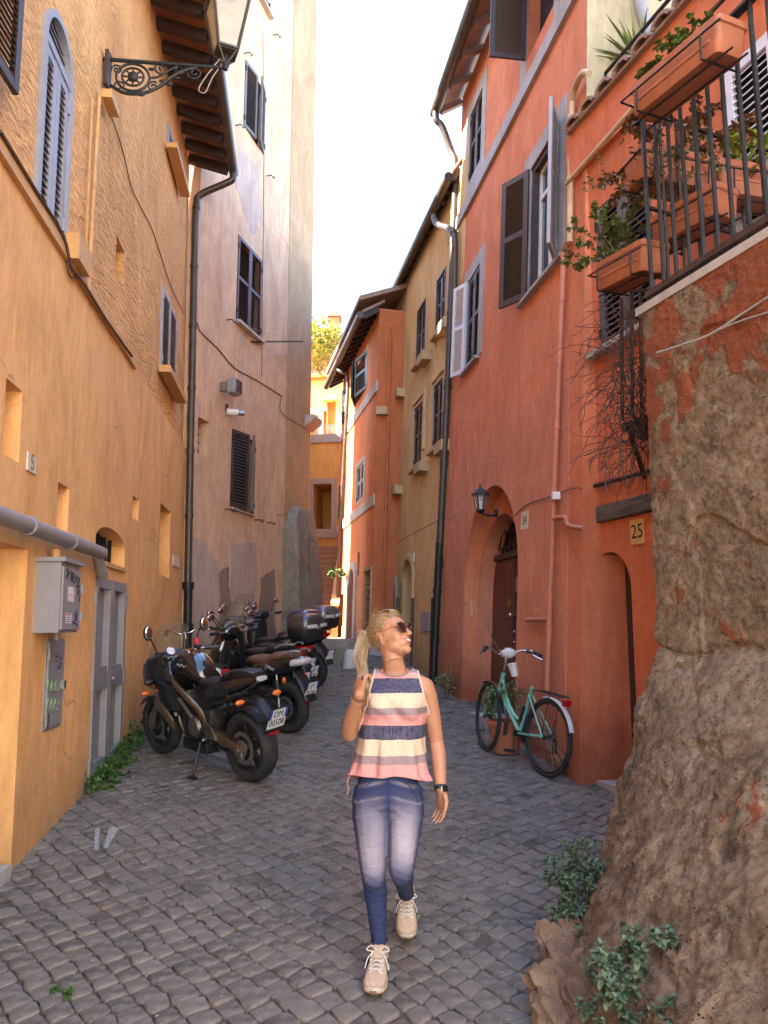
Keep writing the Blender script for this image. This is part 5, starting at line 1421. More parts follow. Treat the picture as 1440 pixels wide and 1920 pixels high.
# ------------------------------------------------------------------ flower boxes
jade = leafmat('jade_leaf', (.10, .15, .035), (.19, .22, .055), (.20, .07, .04), .64)
dryl = leafmat('dry_leaf', (.17, .07, .035), (.30, .15, .06))
limel = leafmat('lime_leaf', (.28, .34, .04), (.40, .42, .08))
stemm = plain('plant_stem', (.13, .085, .05), .8)
SOIL = plain('potting_soil', (.05, .035, .022), .95)
def planter(name, label, c, ex, L=.62, W=.19, Hh=.17, group='terracotta flower boxes', rib=True, mt=None):
    """trough with a rim; c = bottom centre, ex = long direction; local X along the box"""
    ex = V(ex).normalized(); ez = V((0, 0, 1)); ey = ez.cross(ex).normalized(); ez = ex.cross(ey)
    m = M4((ex, ey, ez)).transposed().to_4x4(); m.translation = c
    t = thing(name, label, 'flower box', group=group, m=m)
    mb = MB(); rings = []
    def rr(l, w_, z, n=6, r=.03):
        out = []
        for (sx, sy, a0) in ((1, 1, 0), (-1, 1, pi / 2), (-1, -1, pi), (1, -1, 3 * pi / 2)):
            for k in range(n): a = a0 + (pi / 2) * k / (n - 1); out.append(V((sx * (l / 2 - r) + r * cos(a), sy * (w_ / 2 - r) + r * sin(a), z)))
        return out
    for (s, z) in ((.86, 0), (.90, .01), (.97, Hh * .78), (1.0, Hh * .80), (1.03, Hh * .81), (1.03, Hh), (.98, Hh), (.95, Hh * .85)): rings.append(rr(L * (1 - (1 - s) * .5), W * s, z))
    mb.loft(rings, cap=True); mb.build('trough', mt or MT['terracotta'], t, smooth=35, m=m, local=True)
    if rib:
        for sy in (-1, 1):
            q = MB(); q.box((0, sy * W * .478, Hh * .42), (L * .8, .008, .02), bev=.003); q.build('relief_band', mt or MT['terracotta'], t, m=m, local=True)
    mb = MB(); mb.prism([V((sx * L * .46, sy * W * .44, 0)) for sx, sy in ((-1, -1), (1, -1), (1, 1), (-1, 1))], (0, 0, Hh * .84), (0, 0, Hh * .88)); mb.build('soil', SOIL, t, m=m, local=True)
    # wire cradle
    cr = MB(); 
    for x_ in (-L * .36, L * .36):
        q = MB(); q.tube([V((x_, -W * .64, Hh * .62)), V((x_, -W * .60, -.012)), V((x_, W * .60, -.012)), V((x_, W * .64, Hh + .06)), V((x_, W * .95, Hh + .06))], .007, 6); q.build('cradle_strap', MT['iron'], t, m=m, local=True)
    for y_, z_ in ((-W * .64, Hh * .62), (-W * .25, -.014), (W * .25, -.014)):
        q = MB(); q.tube([V((-L * .56, y_, z_)), V((L * .56, y_, z_))], .006, 6); q.build('cradle_bar', MT['iron'], t, m=m, local=True)
    q = MB(); q.tube([V((-L * .56, -W * .64, Hh * .62)), V((-L * .58, W * .6, Hh * .62)), V((-L * .56, W * .6, Hh * .5))], .006, 6); q.tube
    q.build('cradle_loop', MT['iron'], t, m=m, local=True)
    return t, m
def leafgeo(mb, p, d, up, L, W, curl=.25, fat=False):
    d = d.normalized(); s = d.cross(up)
    if s.length < .05: s = d.cross(V((1, 0, 0)))
    s.normalize(); n_ = s.cross(d).normalized()
    a = p; m1 = p + d * L * .45 + n_ * L * .06; e = p + d * L - n_ * L * curl
    mb.add([a, m1 + s * W * .5 - n_ * .0, p + d * L * .8 + s * W * .33 - n_ * L * curl * .5, e, p + d * L * .8 - s * W * .33 - n_ * L * curl * .5, m1 - s * W * .5, m1 - n_ * W * .12, p + d * L * .78 - n_ * L * (curl * .45 + .05)],
           [[0, 1, 6], [1, 2, 7, 6], [2, 3, 7], [0, 6, 5], [6, 7, 4, 5], [7, 3, 4]])
def rvec(r_, zmin=-1.0):
    while True:
        v_ = V((r_.uniform(-1, 1), r_.uniform(-1, 1), r_.uniform(zmin, 1)))
        if .05 < v_.length < 1: return v_.normalized()
def bush(name, label, cat, roots, height, spread, nstem, leafm, seed, leaf=(.035, .02), per=7, droop=.0, stem_r=.004, group=None, fork=2, lean=V((0, 0, 0)), start=.3, m=None):
    """branching stems with leaves set along and at the tips"""
    r_ = random.Random(seed); base = sum((V(p) for p in roots), V()) / len(roots)
    t = thing(name, label, cat, base, group=group)
    sm = MB(); lm = MB()
    for i in range(nstem):
        p = V(roots[i % len(roots)]) + V((r_.uniform(-.02, .02), r_.uniform(-.02, .02), 0))
        d = V((r_.uniform(-1, 1) * spread, r_.uniform(-1, 1) * spread, 1)) + lean; d.normalize()
        def grow_(p, d, L, depth, rad):
            n_ = 5; pts = [p]
            for k in range(n_):
                d = (d + rvec(r_) * .22 + V((0, 0, -droop * (k + 1) / n_))).normalized(); p = p + d * (L / n_); pts.append(p)
                if k / n_ >= start or depth < fork:
                    for _ in range(max(1, per // 4)):
                        ld = (d * .5 + rvec(r_)).normalized(); leafgeo(lm, p, ld, V((0, 0, 1)), leaf[0] * r_.uniform(.6, 1.15), leaf[1] * r_.uniform(.7, 1.1))
            sm.tube(pts, [rad * (1 - .6 * k / n_) for k in range(n_ + 1)], 5)
            for _ in range(per):
                ld = (d * .9 + rvec(r_)).normalized(); leafgeo(lm, p, ld, V((0, 0, 1)), leaf[0] * r_.uniform(.7, 1.2), leaf[1] * r_.uniform(.8, 1.15))
            if depth > 0:
                for _ in range(2): grow_(p, (d + rvec(r_) * .75).normalized(), L * .62, depth - 1, rad * .6)
        grow_(p, d, height * r_.uniform(.45, .8), fork, stem_r)
    so_ = sm.build('stems', stemm, t); so_['kind'] = 'stuff'
    lo = lm.build('foliage', leafm, t, recalc=False); lo['kind'] = 'stuff'
    return t
# boxes: the top one hangs outside the rail, near; two stand on the return side; one on the small balcony
# top box: axis parallel to the pier face
pT0, pT1 = aty(1205, 228, 4.22), aty(1372, 118, 3.62)
def pbox(name, label, u0, v0, y0, u1, v1, y1, **kw):
    a = aty(u0, v0, y0); b = aty(u1, v1, y1); b.z = a.z if kw.pop('level', False) else b.z
    return planter(name, label, (a + b) / 2, b - a, L=(b - a).length, **kw)
t1, m1 = pbox('flower_box', 'topmost terracotta flower box with succulents, hung outside the balcony rail', 1206, 230, 4.02, 1376, 98, 3.42, W=.20, Hh=.18)
t2, m2 = pbox('flower_box', 'long terracotta box of dry brown plants behind the uprights of the railing', 1184, 346, 4.52, 1322, 372, 4.62, W=.24, Hh=.22)
t3, m3 = pbox('flower_box', 'terracotta box with ribbed front at the right frame edge behind the railing', 1330, 374, 4.60, 1470, 394, 4.72, W=.24, Hh=.22)
t4, m4 = pbox('flower_box', 'terracotta box of bare twigs hanging below the long box, in the middle of the railing', 1234, 474, 4.66, 1368, 404, 4.20, W=.22, Hh=.19)
t5, m5 = pbox('flower_box', 'lowest terracotta flower box holding the green jade plant on the small balcony', 1140, 552, 4.98, 1230, 508, 4.50, W=.22, Hh=.19)
def inb(m, x, y=0, z=.15): return m @ V((x, y, z))
bush('succulent', 'green and dark red succulent rosettes in the topmost flower box', 'plant', [inb(m1, x) for x in (-.24, -.20, .00, .05, .10)], .14, .8, 9, jade, 21, leaf=(.032, .022), per=8, stem_r=.006)
bush('dry_plant', 'dry brown leafy plant in the long box behind the railing', 'plant', [inb(m2, x) for x in (-.05, .1, .2, .25)], .42, .9, 12, dryl, 22, leaf=(.05, .034), per=8, droop=.12, stem_r=.005)
bush('succulent', 'lime green succulent in the ribbed box at the right frame edge', 'plant', [inb(m3, x) for x in (-.1, .0, .12)], .26, .9, 8, limel, 23, leaf=(.055, .034), per=7, stem_r=.006)
bush('twiggy_plant', 'half bare twigs with few leaves in the middle hanging box', 'plant', [inb(m4, x) for x in (-.25, -.2, -.1, .0)], .42, 1.1, 10, leafmat('olive_leaf', (.13, .12, .035), (.24, .19, .06)), 24, leaf=(.035, .02), per=3, stem_r=.004, lean=V((-.5, .2, 0)))
bush('jade_plant', 'bushy green jade plant spilling over the lowest flower box', 'plant', [inb(m5, x) for x in (-.22, -.15, -.1, -.05)], .30, .9, 12, jade, 25, leaf=(.034, .024), per=10, stem_r=.008, lean=V((-.35, .1, 0)))
# dry creeper on the small balcony
crm = plain('dry_creeper', (.075, .045, .03), .9)
r_ = random.Random(3); cr = thing('dry_creeper', 'tangle of dry brown creeper hanging from the small balcony', 'plant', aty(1200, 700, 5.2)); mb = MB(); lm = MB()
for k in range(210):
    u, v = r_.gauss(1196, 24), r_.uniform(590, 850); p = aty(u, v, r_.uniform(4.75, 5.25)); d = V((r_.uniform(-1, .6), r_.uniform(-.5, .3), r_.uniform(-.9, .6))); pts = [p]
    for s in range(10):
        d = (d + rvec(r_) * .5 + V((-.05, -.02, -.16))).normalized(); p = p + d * r_.uniform(.03, .06); pts.append(p)
        if p.x > .37 * p.y: break
        if r_.random() < .25: leafgeo(lm, p, rvec(r_), V((0, 0, 1)), r_.uniform(.012, .03), .012)
    mb.tube(pts, .0026, 4)
o = mb.build('twigs', crm, cr); o['kind'] = 'stuff'; o = lm.build('withered_leaves', dryl, cr, recalc=False); o['kind'] = 'stuff'
# roof terrace: handrail, spiky plant, terracotta lumps
tr = thing('terrace_railing', 'black handrail along the roof terrace of the red terrace house', 'railing', D.P(.2, topD))
q = MB(); q.tube([D.P(.36, topD + .42, -.18), D.P(3.5, topD + .42, -.18)], .018, 8); q.build('handrail', MT['iron'], tr)
for a in (.36, .9, 1.5, 2.2): q = MB(); q.tube([D.P(a, topD, -.18), D.P(a, topD + .42, -.18)], .015, 6); q.build('post', MT['iron'], tr)
sp = thing('yucca', 'spiky green yucca standing on the roof terrace', 'plant', D.P(.9, topD, -.55)); mb = MB(); rr = random.Random(8)
q = MB(); q.tube([D.P(.52, topD, -.45), D.P(.5, topD + .5, -.45)], .04, 8); q.build('trunk', stemm, sp)
for k in range(46):
    p = D.P(.5, topD + .5, -.45); d = rvec(rr, -.1); L = rr.uniform(.35, .6); s = d.cross(V((0, 0, 1))).normalized() * .018
    mid_ = p + d * L * .6 + V((0, 0, -.03)); e = p + d * L + V((0, 0, -.12 * L)); mb.add([p - s, p + s, mid_ + s * .8, e, mid_ - s * .8], [[0, 1, 2, 4], [4, 2, 3]])
mb.build('leaves', leafmat('yucca_leaf', (.12, .20, .05), (.26, .34, .10)), sp, recalc=False)['kind'] = 'stuff'
tk = thing('bare_trunk', 'slim grey bare trunk rising from the roof terrace', 'tree', D.P(1.3, topD, -.9)); q = MB(); q.tube(smoothpath([D.P(.75, topD, -.6), D.P(.62, topD + .5, -.6), D.P(.45, topD + 1.2, -.55), D.P(.4, topD + 2.6, -.5)], 4), .06, 8); q.build('trunk', MT['greytrim'], tk, smooth=60)

# ------------------------------------------------------------------ weeds at the foot of the walls
weed = leafmat('weed_leaf', (.05, .11, .025), (.11, .19, .05)); weed2 = leafmat('sage_leaf', (.075, .115, .055), (.16, .21, .11))
bush('weed', 'low green weeds growing along the foot of the yellow wall by the grey door', 'plant', [onground(u, v) for u, v in ((168, 1490), (180, 1475), (195, 1462), (205, 1450), (215, 1440), (228, 1425), (240, 1410), (250, 1395))], .12, 1.2, 34, weed, 31, leaf=(.040, .024), per=8, stem_r=.003, lean=V((.25, -.1, 0)))
bush('weed', 'thin weeds behind the front wheel of the black motorcycle', 'plant', [onground(u, v) for u, v in ((256, 1390), (264, 1375), (262, 1365))], .22, 1.0, 8, weed, 32, leaf=(.035, .02), per=5)
bush('weed', 'sage green weed growing out of the left edge of the pier', 'plant', [aty(1108, 1668, 4.02), aty(1115, 1640, 4.05), aty(1096, 1690, 3.95)], .16, 1.6, 17, weed2, 33, leaf=(.025, .016), per=8, stem_r=.003, lean=V((-.7, -.5, -.1)))
bush('weed', 'trailing weed hanging below the sage green weed on the pier', 'plant', [aty(1100, 1712, 3.88), aty(1098, 1760, 3.76)], .14, 1.0, 9, weed2, 34, leaf=(.034, .022), per=6, stem_r=.003, lean=V((-.5, -.5, -.6)))
bush('weed', 'leafy weed at the foot of the pier in the near right corner', 'plant', [aty(1222, 1900, 2.98), aty(1205, 1925, 2.92), aty(1235, 1840, 3.05), aty(1245, 1880, 3.0)], .20, 1.0, 18, weed2, 35, leaf=(.032, .022), per=9, stem_r=.003, lean=V((-.35, -.6, 0)))
bush('weed', 'pale dry weed tuft at the foot of the downpipe between the ochre and red houses', 'plant', [onground(838, 1312), onground(832, 1305)], .24, .9, 10, leafmat('pale_weed', (.14, .18, .06), (.30, .30, .16)), 36, leaf=(.04, .02), per=6)
bush('weed', 'tiny weed by the rear wheel of the green bicycle', 'plant', [onground(1062, 1458)], .14, 1.0, 8, leafmat('dry_weed', (.15, .13, .04), (.22, .2, .08)), 37, leaf=(.03, .014), per=5)
bush('weed', 'small grass tuft in the cobbles near the left corner', 'plant', [onground(128, 1868), onground(118, 1862)], .03, 2.2, 7, weed, 38, leaf=(.022, .008), per=6)
# climbing plants on the golden house terrace
bush('climber', 'sunlit yellow green climber spilling over the terrace of the golden house', 'plant', [H2.P(H2.ab(u, 715)[0], zR + .2, -.3) for u in (585, 600, 615, 628)], 1.5, .7, 26, leafmat('climber_leaf', (.24, .34, .05), (.42, .40, .10), (.5, .28, .12), .6), 41, leaf=(.14, .09), per=9, stem_r=.015)
bush('potted_geranium', 'dark green hanging plant on the wall near the stair', 'plant', [Gp.px(632, 1075, .25), Gp.px(636, 1072, .2)], .20, 1.2, 6, weed, 42, leaf=(.06, .04), per=6, droop=.3)
# ================================================================== STREET FURNITURE ON THE YELLOW WALL
# wall lantern on a scrolled bracket
wp = A.px(203, 118, 0); bt_ = A.n * 1.0; bx = A.nh; bz = V((0, 0, 1)); ezz = wp.z
lan = thing('street_lantern', 'old four sided street lantern on a scrolled wrought iron bracket', 'street lamp', wp)
L_ = .98
def bp(x, z): return V((wp.x, wp.y, 0)) + bx * x + bz * (ezz + z)
q = MB(); q.tube([bp(-.05, .035), bp(L_ + .03, .035)], .017, 8); q.build('bracket_bar', MT['iron'], lan, smooth=50)
q = MB(); q.box(bp(.0, -.07), (.03, .10, .34)); q.build('wall_plate', MT['rust'], lan)
def spiral(cx, cz, r0, r1, a0, turns, n=26): return [bp(cx + (r0 + (r1 - r0) * k / n) * cos(a0 + turns * 2 * pi * k / n), cz + (r0 + (r1 - r0) * k / n) * sin(a0 + turns * 2 * pi * k / n)) for k in range(n + 1)]
def scroll(pts, r=.010): q = MB(); q.tube(pts, r, 6); q.build('scroll', MT['iron'], lan, smooth=50)
scroll([bp(.22 + .145 * cos(a), -.125 + .135 * sin(a)) for a in [2 * pi * k / 24 for k in range(25)]], .012)
scroll([bp(.22 + .095 * cos(a), -.12 + .088 * sin(a)) for a in [2 * pi * k / 20 for k in range(21)]], .010)
q = MB(); q.ell(bp(.22, -.12), (.05, .03, .05)); q.build('rosette', MT['iron'], lan, smooth=50)
for k in range(8):
    a = k * pi / 4; scroll([bp(.22 + .05 * cos(a), -.12 + .05 * sin(a)), bp(.22 + .09 * cos(a), -.12 + .085 * sin(a))], .008)
scroll(smoothpath([bp(.03, -.22), bp(.16, -.285), bp(.32, -.27), bp(.45, -.20), bp(.55, -.10), bp(.66, -.02), bp(.78, .02)], 5), .015)
scroll(smoothpath([bp(.36, -.12), bp(.44, -.10), bp(.52, -.04), bp(.60, .02)], 5), .010)
scroll(spiral(.47, -.02, .075, .015, pi * .2, 1.6), .009); scroll(spiral(.76, -.035, .07, .012, pi * .9, 1.5), .009); scroll(spiral(.62, -.015, .045, .01, 0, -1.4), .008)
scroll(spiral(.40, -.20, .05, .01, pi * .3, 1.4), .008); scroll(spiral(.08, -.06, .05, .012, pi, -1.3), .008); scroll(spiral(.10, -.22, .05, .012, 0, 1.3), .008)
for (x, z, a) in ((.48, -.14, .6), (.54, -.17, -.9), (.38, -.03, 1.2), (.60, -.10, -.6), (.30, -.29, -1.8)):
    q = MB(); q.ell(bp(x, z), (.035, .012, .016), 8, 6, M4.Rotation(0, 3, 'Z')); q.build('leaf_ornament', MT['iron'], lan, smooth=60)
# lantern body standing on the end of the bracket
lc = bp(L_ + .05, .15)
wA, wB_, hh = .088, .165, .48
ex, ey = A.nh, A.e
rot = M4.Rotation(radians(18), 3, 'Z')
def lp(sx, sy, w_, z): return lc + (rot @ ex) * (sx * w_) + (rot @ ey) * (sy * w_) + V((0, 0, z))
cor = [(-1, -1), (1, -1), (1, 1), (-1, 1)]
brz = plain('weathered_lantern_metal', (.10, .075, .055), .6, .3, var=.4, scale=20, dirt=.35)
q = MB()
for sx, sy in cor: q.bar(lp(sx, sy, wA, .05), lp(sx, sy, wB_, .05 + hh), .022, .022)
for w_, z in ((wA, .05), (wB_, .05 + hh)):
    for i in range(4): q.bar(lp(*cor[i], w_, z), lp(*cor[(i + 1) % 4], w_, z), .024, .022)
q.build('frame', brz, lan)
for i in range(4):
    a, b = cor[i], cor[(i + 1) % 4]
    q = MB(); p4_ = [lp(*a, wA * .98, .06), lp(*b, wA * .98, .06), lp(*b, wB_ * .98, .04 + hh), lp(*a, wB_ * .98, .04 + hh)]
    c_ = sum(p4_, V()) / 4 - lc; c_.z = 0; c_.normalize(); q.prism(p4_, c_ * -.004, c_ * .002); q.build('pane', glass('dirty_lantern_glass_%d' % i, (.58, .50, .38), .62, .25), lan)
q = MB(); rings = []
for w_, z in ((wB_ * 1.12, .05 + hh + .01), (wB_ * 1.12, .05 + hh + .05), (wB_ * .75, .05 + hh + .16), (wB_ * .3, .05 + hh + .28), (wB_ * .12, .05 + hh + .36)): rings.append([lp(sx, sy, w_, z) for sx, sy in cor])
q.loft(rings); q.build('roof', brz, lan)
q = MB(); q.prism([lp(sx, sy, wA * .95, .0) for sx, sy in cor], (0, 0, .03), (0, 0, .05)); q.build('floor', brz, lan)
for sx, sy in cor: q = MB(); q.tube(smoothpath([lc + V((0, 0, -.08)), lp(sx, sy, wA * .5, -.02), lp(sx, sy, wA, .05)], 4), .010, 6); q.build('claw', brz, lan, smooth=50)
q = MB(); q.lathe([(.02, -.13), (.035, -.08), (.02, -.03), (.03, .0), (.015, .03)], lc, 10); q.build('finial', MT['iron'], lan, smooth=50)
q = MB(); q.lathe([(.012, .06), (.03, .12), (.035, .18), (.02, .24)], lc, 10); q.build('bulb', MT['white'], lan, smooth=60)
q = MB(); q.tube(smoothpath([lc + V((0, 0, -.02)) - bx * .05, bp(.85, -.08), bp(.80, -.20), bp(.86, -.22), bp(.92, -.06), lc + V((0, 0, -.03))], 5), .006, 6); q.build('cable', MT['whitewire'], lan, smooth=60)

# wall lantern over the arched red doorway
w0 = Cc.px(932, 962, .0); wl = thing('wall_lamp', 'small black coach lamp over the arched doorway of the red house', 'lamp', w0)
cx_ = w0 + Cc.nh * .20 + V((0, 0, .12))
q = MB(); q.tube(smoothpath([w0 + Cc.n * .0, w0 + Cc.nh * .08 + V((0, 0, -.03)), w0 + Cc.nh * .18 + V((0, 0, -.01)), cx_ + V((0, 0, -.10))], 5), .014, 8); q.build('arm', MT['iron'], wl, smooth=50)
q = MB(); q.tube([w0, w0 + Cc.n * .03], .05, 12); q.build('rose', MT['iron'], wl)
q = MB(); rings = [[cx_ + V((r_ * cos(a), r_ * sin(a), z)) for a in [2 * pi * k / 6 for k in range(6)]] for r_, z in ((.11, .085), (.105, .10), (.06, .15), (.015, .18), (.01, .22))]; q.loft(rings); q.build('cap', MT['iron'], wl)
q = MB(); rings = [[cx_ + V((r_ * cos(a), r_ * sin(a), z)) for a in [2 * pi * k / 6 for k in range(6)]] for r_, z in ((.05, -.09), (.085, .085))]; q.loft(rings, cap=False); q.build('pane', glass('lamp_glass', (.75, .75, .7), .3), wl)
q = MB(); q.lathe([(.02, -.13), (.055, -.10), (.055, -.085), (.02, -.08)], cx_, 8); q.build('base', MT['iron'], wl)
for k in range(6): a = 2 * pi * k / 6; q = MB(); q.bar(cx_ + V((.05 * cos(a), .05 * sin(a), -.09)), cx_ + V((.085 * cos(a), .085 * sin(a), .085)), .01, .01); q.build('glazing_bar', MT['iron'], wl)
q = MB(); q.tube([cx_ + V((0, 0, -.08)), cx_ + V((0, 0, .02))], .02, 8); q.build('bulb', MT['white'], wl)

# meter cabinet with graffiti and stickers
O = .16
a0 = A.ab(113, 1110, O)[0]; a1 = A.ab(147, 1110, O)[0]; z1 = A.ab(113, 1052, O)[1]; z0 = A.ab(113, 1186, O)[1]
cabn = thing('meter_cabinet', 'grey wall cabinet with black scrawl and red and white stickers', 'cabinet', A.P(a0, z0))
q = MB(); A.box(q, a0, a1, z0, z1, .0, O); q.build('body', MT['cabinet'], cabn)
q = MB(); A.box(q, a0 + .015, a1 + .01, z0 + .02, z1 - .03, O + .001, O + .014); cd_ = q.build('door', MT['cabinet'], cabn)
q = MB(); pts = [A.P(a0 - .02, z1, -.0), A.P(a1 + .03, z1, -.0), A.P(a1 + .03, z1 + .0, O + .03), A.P(a0 - .02, z1, O + .03)]; q.prism(pts, (0, 0, .001), (0, 0, .03)); q.build('rain_cap', MT['cabinet'], cabn)
for zf in (.25, .65): q = MB(); A.box(q, a1 + .005, a1 + .02, z0 + (z1 - z0) * zf - .03, z0 + (z1 - z0) * zf + .03, O, O + .03); q.build('latch', MT['greypipe'], cabn)
q = MB(); q.tube([A.P(a0 + .2, z1 + .02, .06), A.P(a0 + .2, z1 + .10, .06)], .03, 8); q.build('cable_gland', MT['yelpipe'], cabn)
q = MB(); q.tube([A.P(a1 - .1, z0, .06), A.P(a1 - .1, z0 - .05, .06)], .02, 8); q.build('cable_gland', MT['greypipe'], cabn)
am_, zm_ = (a0 + a1) / 2, (z0 + z1) / 2; W_ = a1 - a0; H_ = z1 - z0
def scrawl(pl, par, pts, off, r, mt, name='scrawl'):
    q = MB(); q.tube(smoothpath([pl.P(a, z, off) for a, z in pts], 4), r, 4, flat=.25); return q.build(name, mt, par)
tz = z1 - H_ * .16; ta = a0 + W_ * .14; sw = W_ * .15; sh = H_ * .085
glyph = {'S': [(1, 1), (.2, .8), (.3, .4), (.9, .1), (.2, -.5), (-.1, -.7)], 'A': [(0, -.6), (.4, 1), (.9, -.6), (.7, .1), (.1, .1)], 'H': [(0, 1), (.1, -.6), (.1, .2), (.8, .3), (.8, 1.1), (.9, -.6)], 'M': [(0, -.6), (.1, 1), (.5, -.1), (.9, 1), (1, -.6)], '2': [(.1, .8), (.5, 1.1), (.9, .6), (.1, -.6), (.9, -.6), (1.2, -.2), (1.1, -1.2), (.7, -1.6)]}
for i, ch in enumerate('SAHM2'): scrawl(A, cd_, [(ta + sw * (i + .8 * x), tz + sh * y - i * .012) for x, y in glyph[ch]], O + .016, .008, MT['black'])
def sticker(pl, par, a, z, w_, h_, off, cols):
    q = MB(); pl.box(q, a, a + w_, z, z + h_, off, off + .001); o = q.build('sticker', cols[0], par)
    if len(cols) > 1: q = MB(); pl.box(q, a + w_ * .14, a + w_ * .86, z + h_ * .12, z + h_ * .88, off + .001, off + .002); q.build('print', cols[1], o)
    return o
s1 = sticker(A, cd_, a0 + W_ * .26, zm_ - H_ * .06, W_ * .38, H_ * .22, O + .015, [MT['tilewhite'], MT['redink']])
for k, (zz_, w_) in enumerate(((.13, .22), (.08, .28), (.02, .25), (-.02, .28))): q = MB(); A.box(q, a0 + W_ * .32, a0 + W_ * (.32 + w_), zm_ + H_ * zz_ - .012, zm_ + H_ * zz_ + .012, O + .0172, O + .018); q.build('print', MT['white'], s1)
sticker(A, cd_, a0 + W_ * .22, z0 + H_ * .13, W_ * .32, H_ * .15, O + .015, [MT['white']]); sticker(A, cd_, a0 + W_ * .24, z0 + H_ * .245, W_ * .25, H_ * .03, O + .0165, [plain('pink_ink', (.6, .15, .25), .5)])
for k in range(3): q = MB(); A.box(q, a0 + W_ * .26, a0 + W_ * .48, z0 + H_ * (.15 + .03 * k), z0 + H_ * (.16 + .03 * k), O + .0165, O + .017); q.build('print', MT['black'], cd_)
rr = random.Random(6)
scrawl(A, cd_, [(a0 + W_ * rr.uniform(.55, .95), z0 + H_ * (.10 + .016 * k)) for k in range(16)], O + .016, .005, MT['blueink'])
scrawl(A, cd_, [(a0 + W_ * .75, zm_ + H_ * .05), (a0 + W_ * .95, zm_ + H_ * .12), (a0 + W_ * .9, zm_ - H_ * .05)], O + .016, .006, MT['black'])
# lower flush cabinet door
r_ = A.rect(84, 1204, 113, 1350); r_ = (A.ab(84, 1290)[0], A.ab(113, 1290)[0], A.ab(100, 1360)[1], A.ab(100, 1203)[1])
cb2 = thing('gas_cabinet', 'flush grey cabinet door with green and blue graffiti under the meter cabinet', 'cabinet', A.P(r_[0], r_[2]))
q = MB(); A.box(q, r_[0] - .02, r_[1] + .02, r_[2] - .02, r_[3] + .02, -.02, .006); q.build('frame', MT['cabinet'], cb2)
q = MB(); A.box(q, r_[0], r_[1], r_[2], r_[3], .006, .018); dd = q.build('door', MT['cabinet'], cb2)
for zf in (.1, .85): q = MB(); A.box(q, r_[0] - .03, r_[0] + .02, r_[2] + (r_[3] - r_[2]) * zf - .04, r_[2] + (r_[3] - r_[2]) * zf + .04, .018, .034); q.build('hinge', MT['steel'], cb2)
q = MB(); A.box(q, r_[1] - .05, r_[1] - .0, r_[2] + .42 * (r_[3] - r_[2]), r_[2] + .52 * (r_[3] - r_[2]), .018, .04); q.build('padlock', MT['steel'], cb2)
w2, h2 = r_[1] - r_[0], r_[3] - r_[2]
scrawl(A, dd, [(r_[0] + w2 * rr.uniform(.35, .9), r_[2] + h2 * (.66 + .014 * k)) for k in range(15)], .019, .006, MT['blueink'])
for zz_ in (.5, .28):
    for x_ in (.12, .35, .58): scrawl(A, dd, [(r_[0] + w2 * (x_ + .16 * cos(t)), r_[2] + h2 * (zz_ + .07 * sin(t) - x_ * .05)) for t in [k * .9 for k in range(7)]], .019, .006, MT['greenink'])
# kerb stone in the very left corner
ks = thing('corner_stone', 'grey stone step at the lower left corner under the recessed doorway', 'stone', A.P(-.15, .43))
q = MB(); A.box(q, rdoor[0], rdoor[1] - .04, gz(4.5) - .3, gz(4.5) + .10, -.55, .02); q.build('stone', MT['palestone'], ks)

# ================================================================== VEHICLES
BLK = plain('black_vehicle_paint', (.010, .010, .011), .12, 0, var=.2, scale=4, bmp=0, coat=.8, spec=.6)
MATB = plain('matt_black_plastic', (.016, .016, .017), .45, var=.3, scale=25)
RUB = plain('tyre_rubber', (.022, .021, .020), .8, var=.3, scale=30, dirt=.25, bmp=.3)
SEAT = plain('black_seat_vinyl', (.014, .013, .013), .5, var=.3, scale=40)
BRSEAT = plain('brown_seat_vinyl', (.15, .075, .045), .5, var=.2, scale=40)
ALU = plain('grey_alloy', (.23, .21, .18), .4, .8, var=.25, scale=14, dirt=.15)
GOLD = plain('warm_metal', (.26, .19, .12), .35, .8, var=.25, scale=14, dirt=.2)
ENG = plain('engine_castings', (.05, .046, .042), .45, .6, var=.35, scale=20, dirt=.15)
AMB = plain('amber_lens', (.75, .16, .02), .2, bmp=0, var=.1)
REDL = plain('red_lens', (.42, .012, .012), .15, bmp=0, var=.2)
CLR = plain('clear_lens', (.50, .47, .43), .15, bmp=0, var=.2)
PLW = plain('plate_white', (.78, .77, .74), .4, var=.05, bmp=0)
PLB = plain('plate_blue', (.02, .08, .36), .4, var=.05, bmp=0)
SCREEN = glass('smoked_screen', (.30, .26, .20), .38, .08)
MIRR = plain('mirror_glass', (.75, .65, .6), .03, 1.0, var=.02, bmp=0)
SILV = plain('silver_paint', (.32, .31, .31), .3, .5, var=.1, coat=.5, bmp=0)
NAVY = plain('navy_paint', (.015, .02, .06), .15, 0, coat=.8, bmp=0)
def sring(x, y, z, ry, rz, p=2.6, n=20, sh=0.0):
    out = []
    for k in range(n):
        a = 2 * pi * k / n; c, s_ = cos(a), sin(a)
        out.append(V((x + sh * (abs(s_) ** (2 / p)) * (1 if s_ > 0 else -1) * rz, y + ry * (abs(c) ** (2 / p)) * (1 if c > 0 else -1), z + rz * (abs(s_) ** (2 / p)) * (1 if s_ > 0 else -1))))
    return out
def hull(secs, p=2.6, n=20):
    """secs: (x, zc, ry, rz[, shear]) cross sections along X"""
    mb = MB(); mb.loft([sring(s[0], 0, s[1], s[2], s[3], p, n, s[4] if len(s) > 4 else 0) for s in secs]); return mb
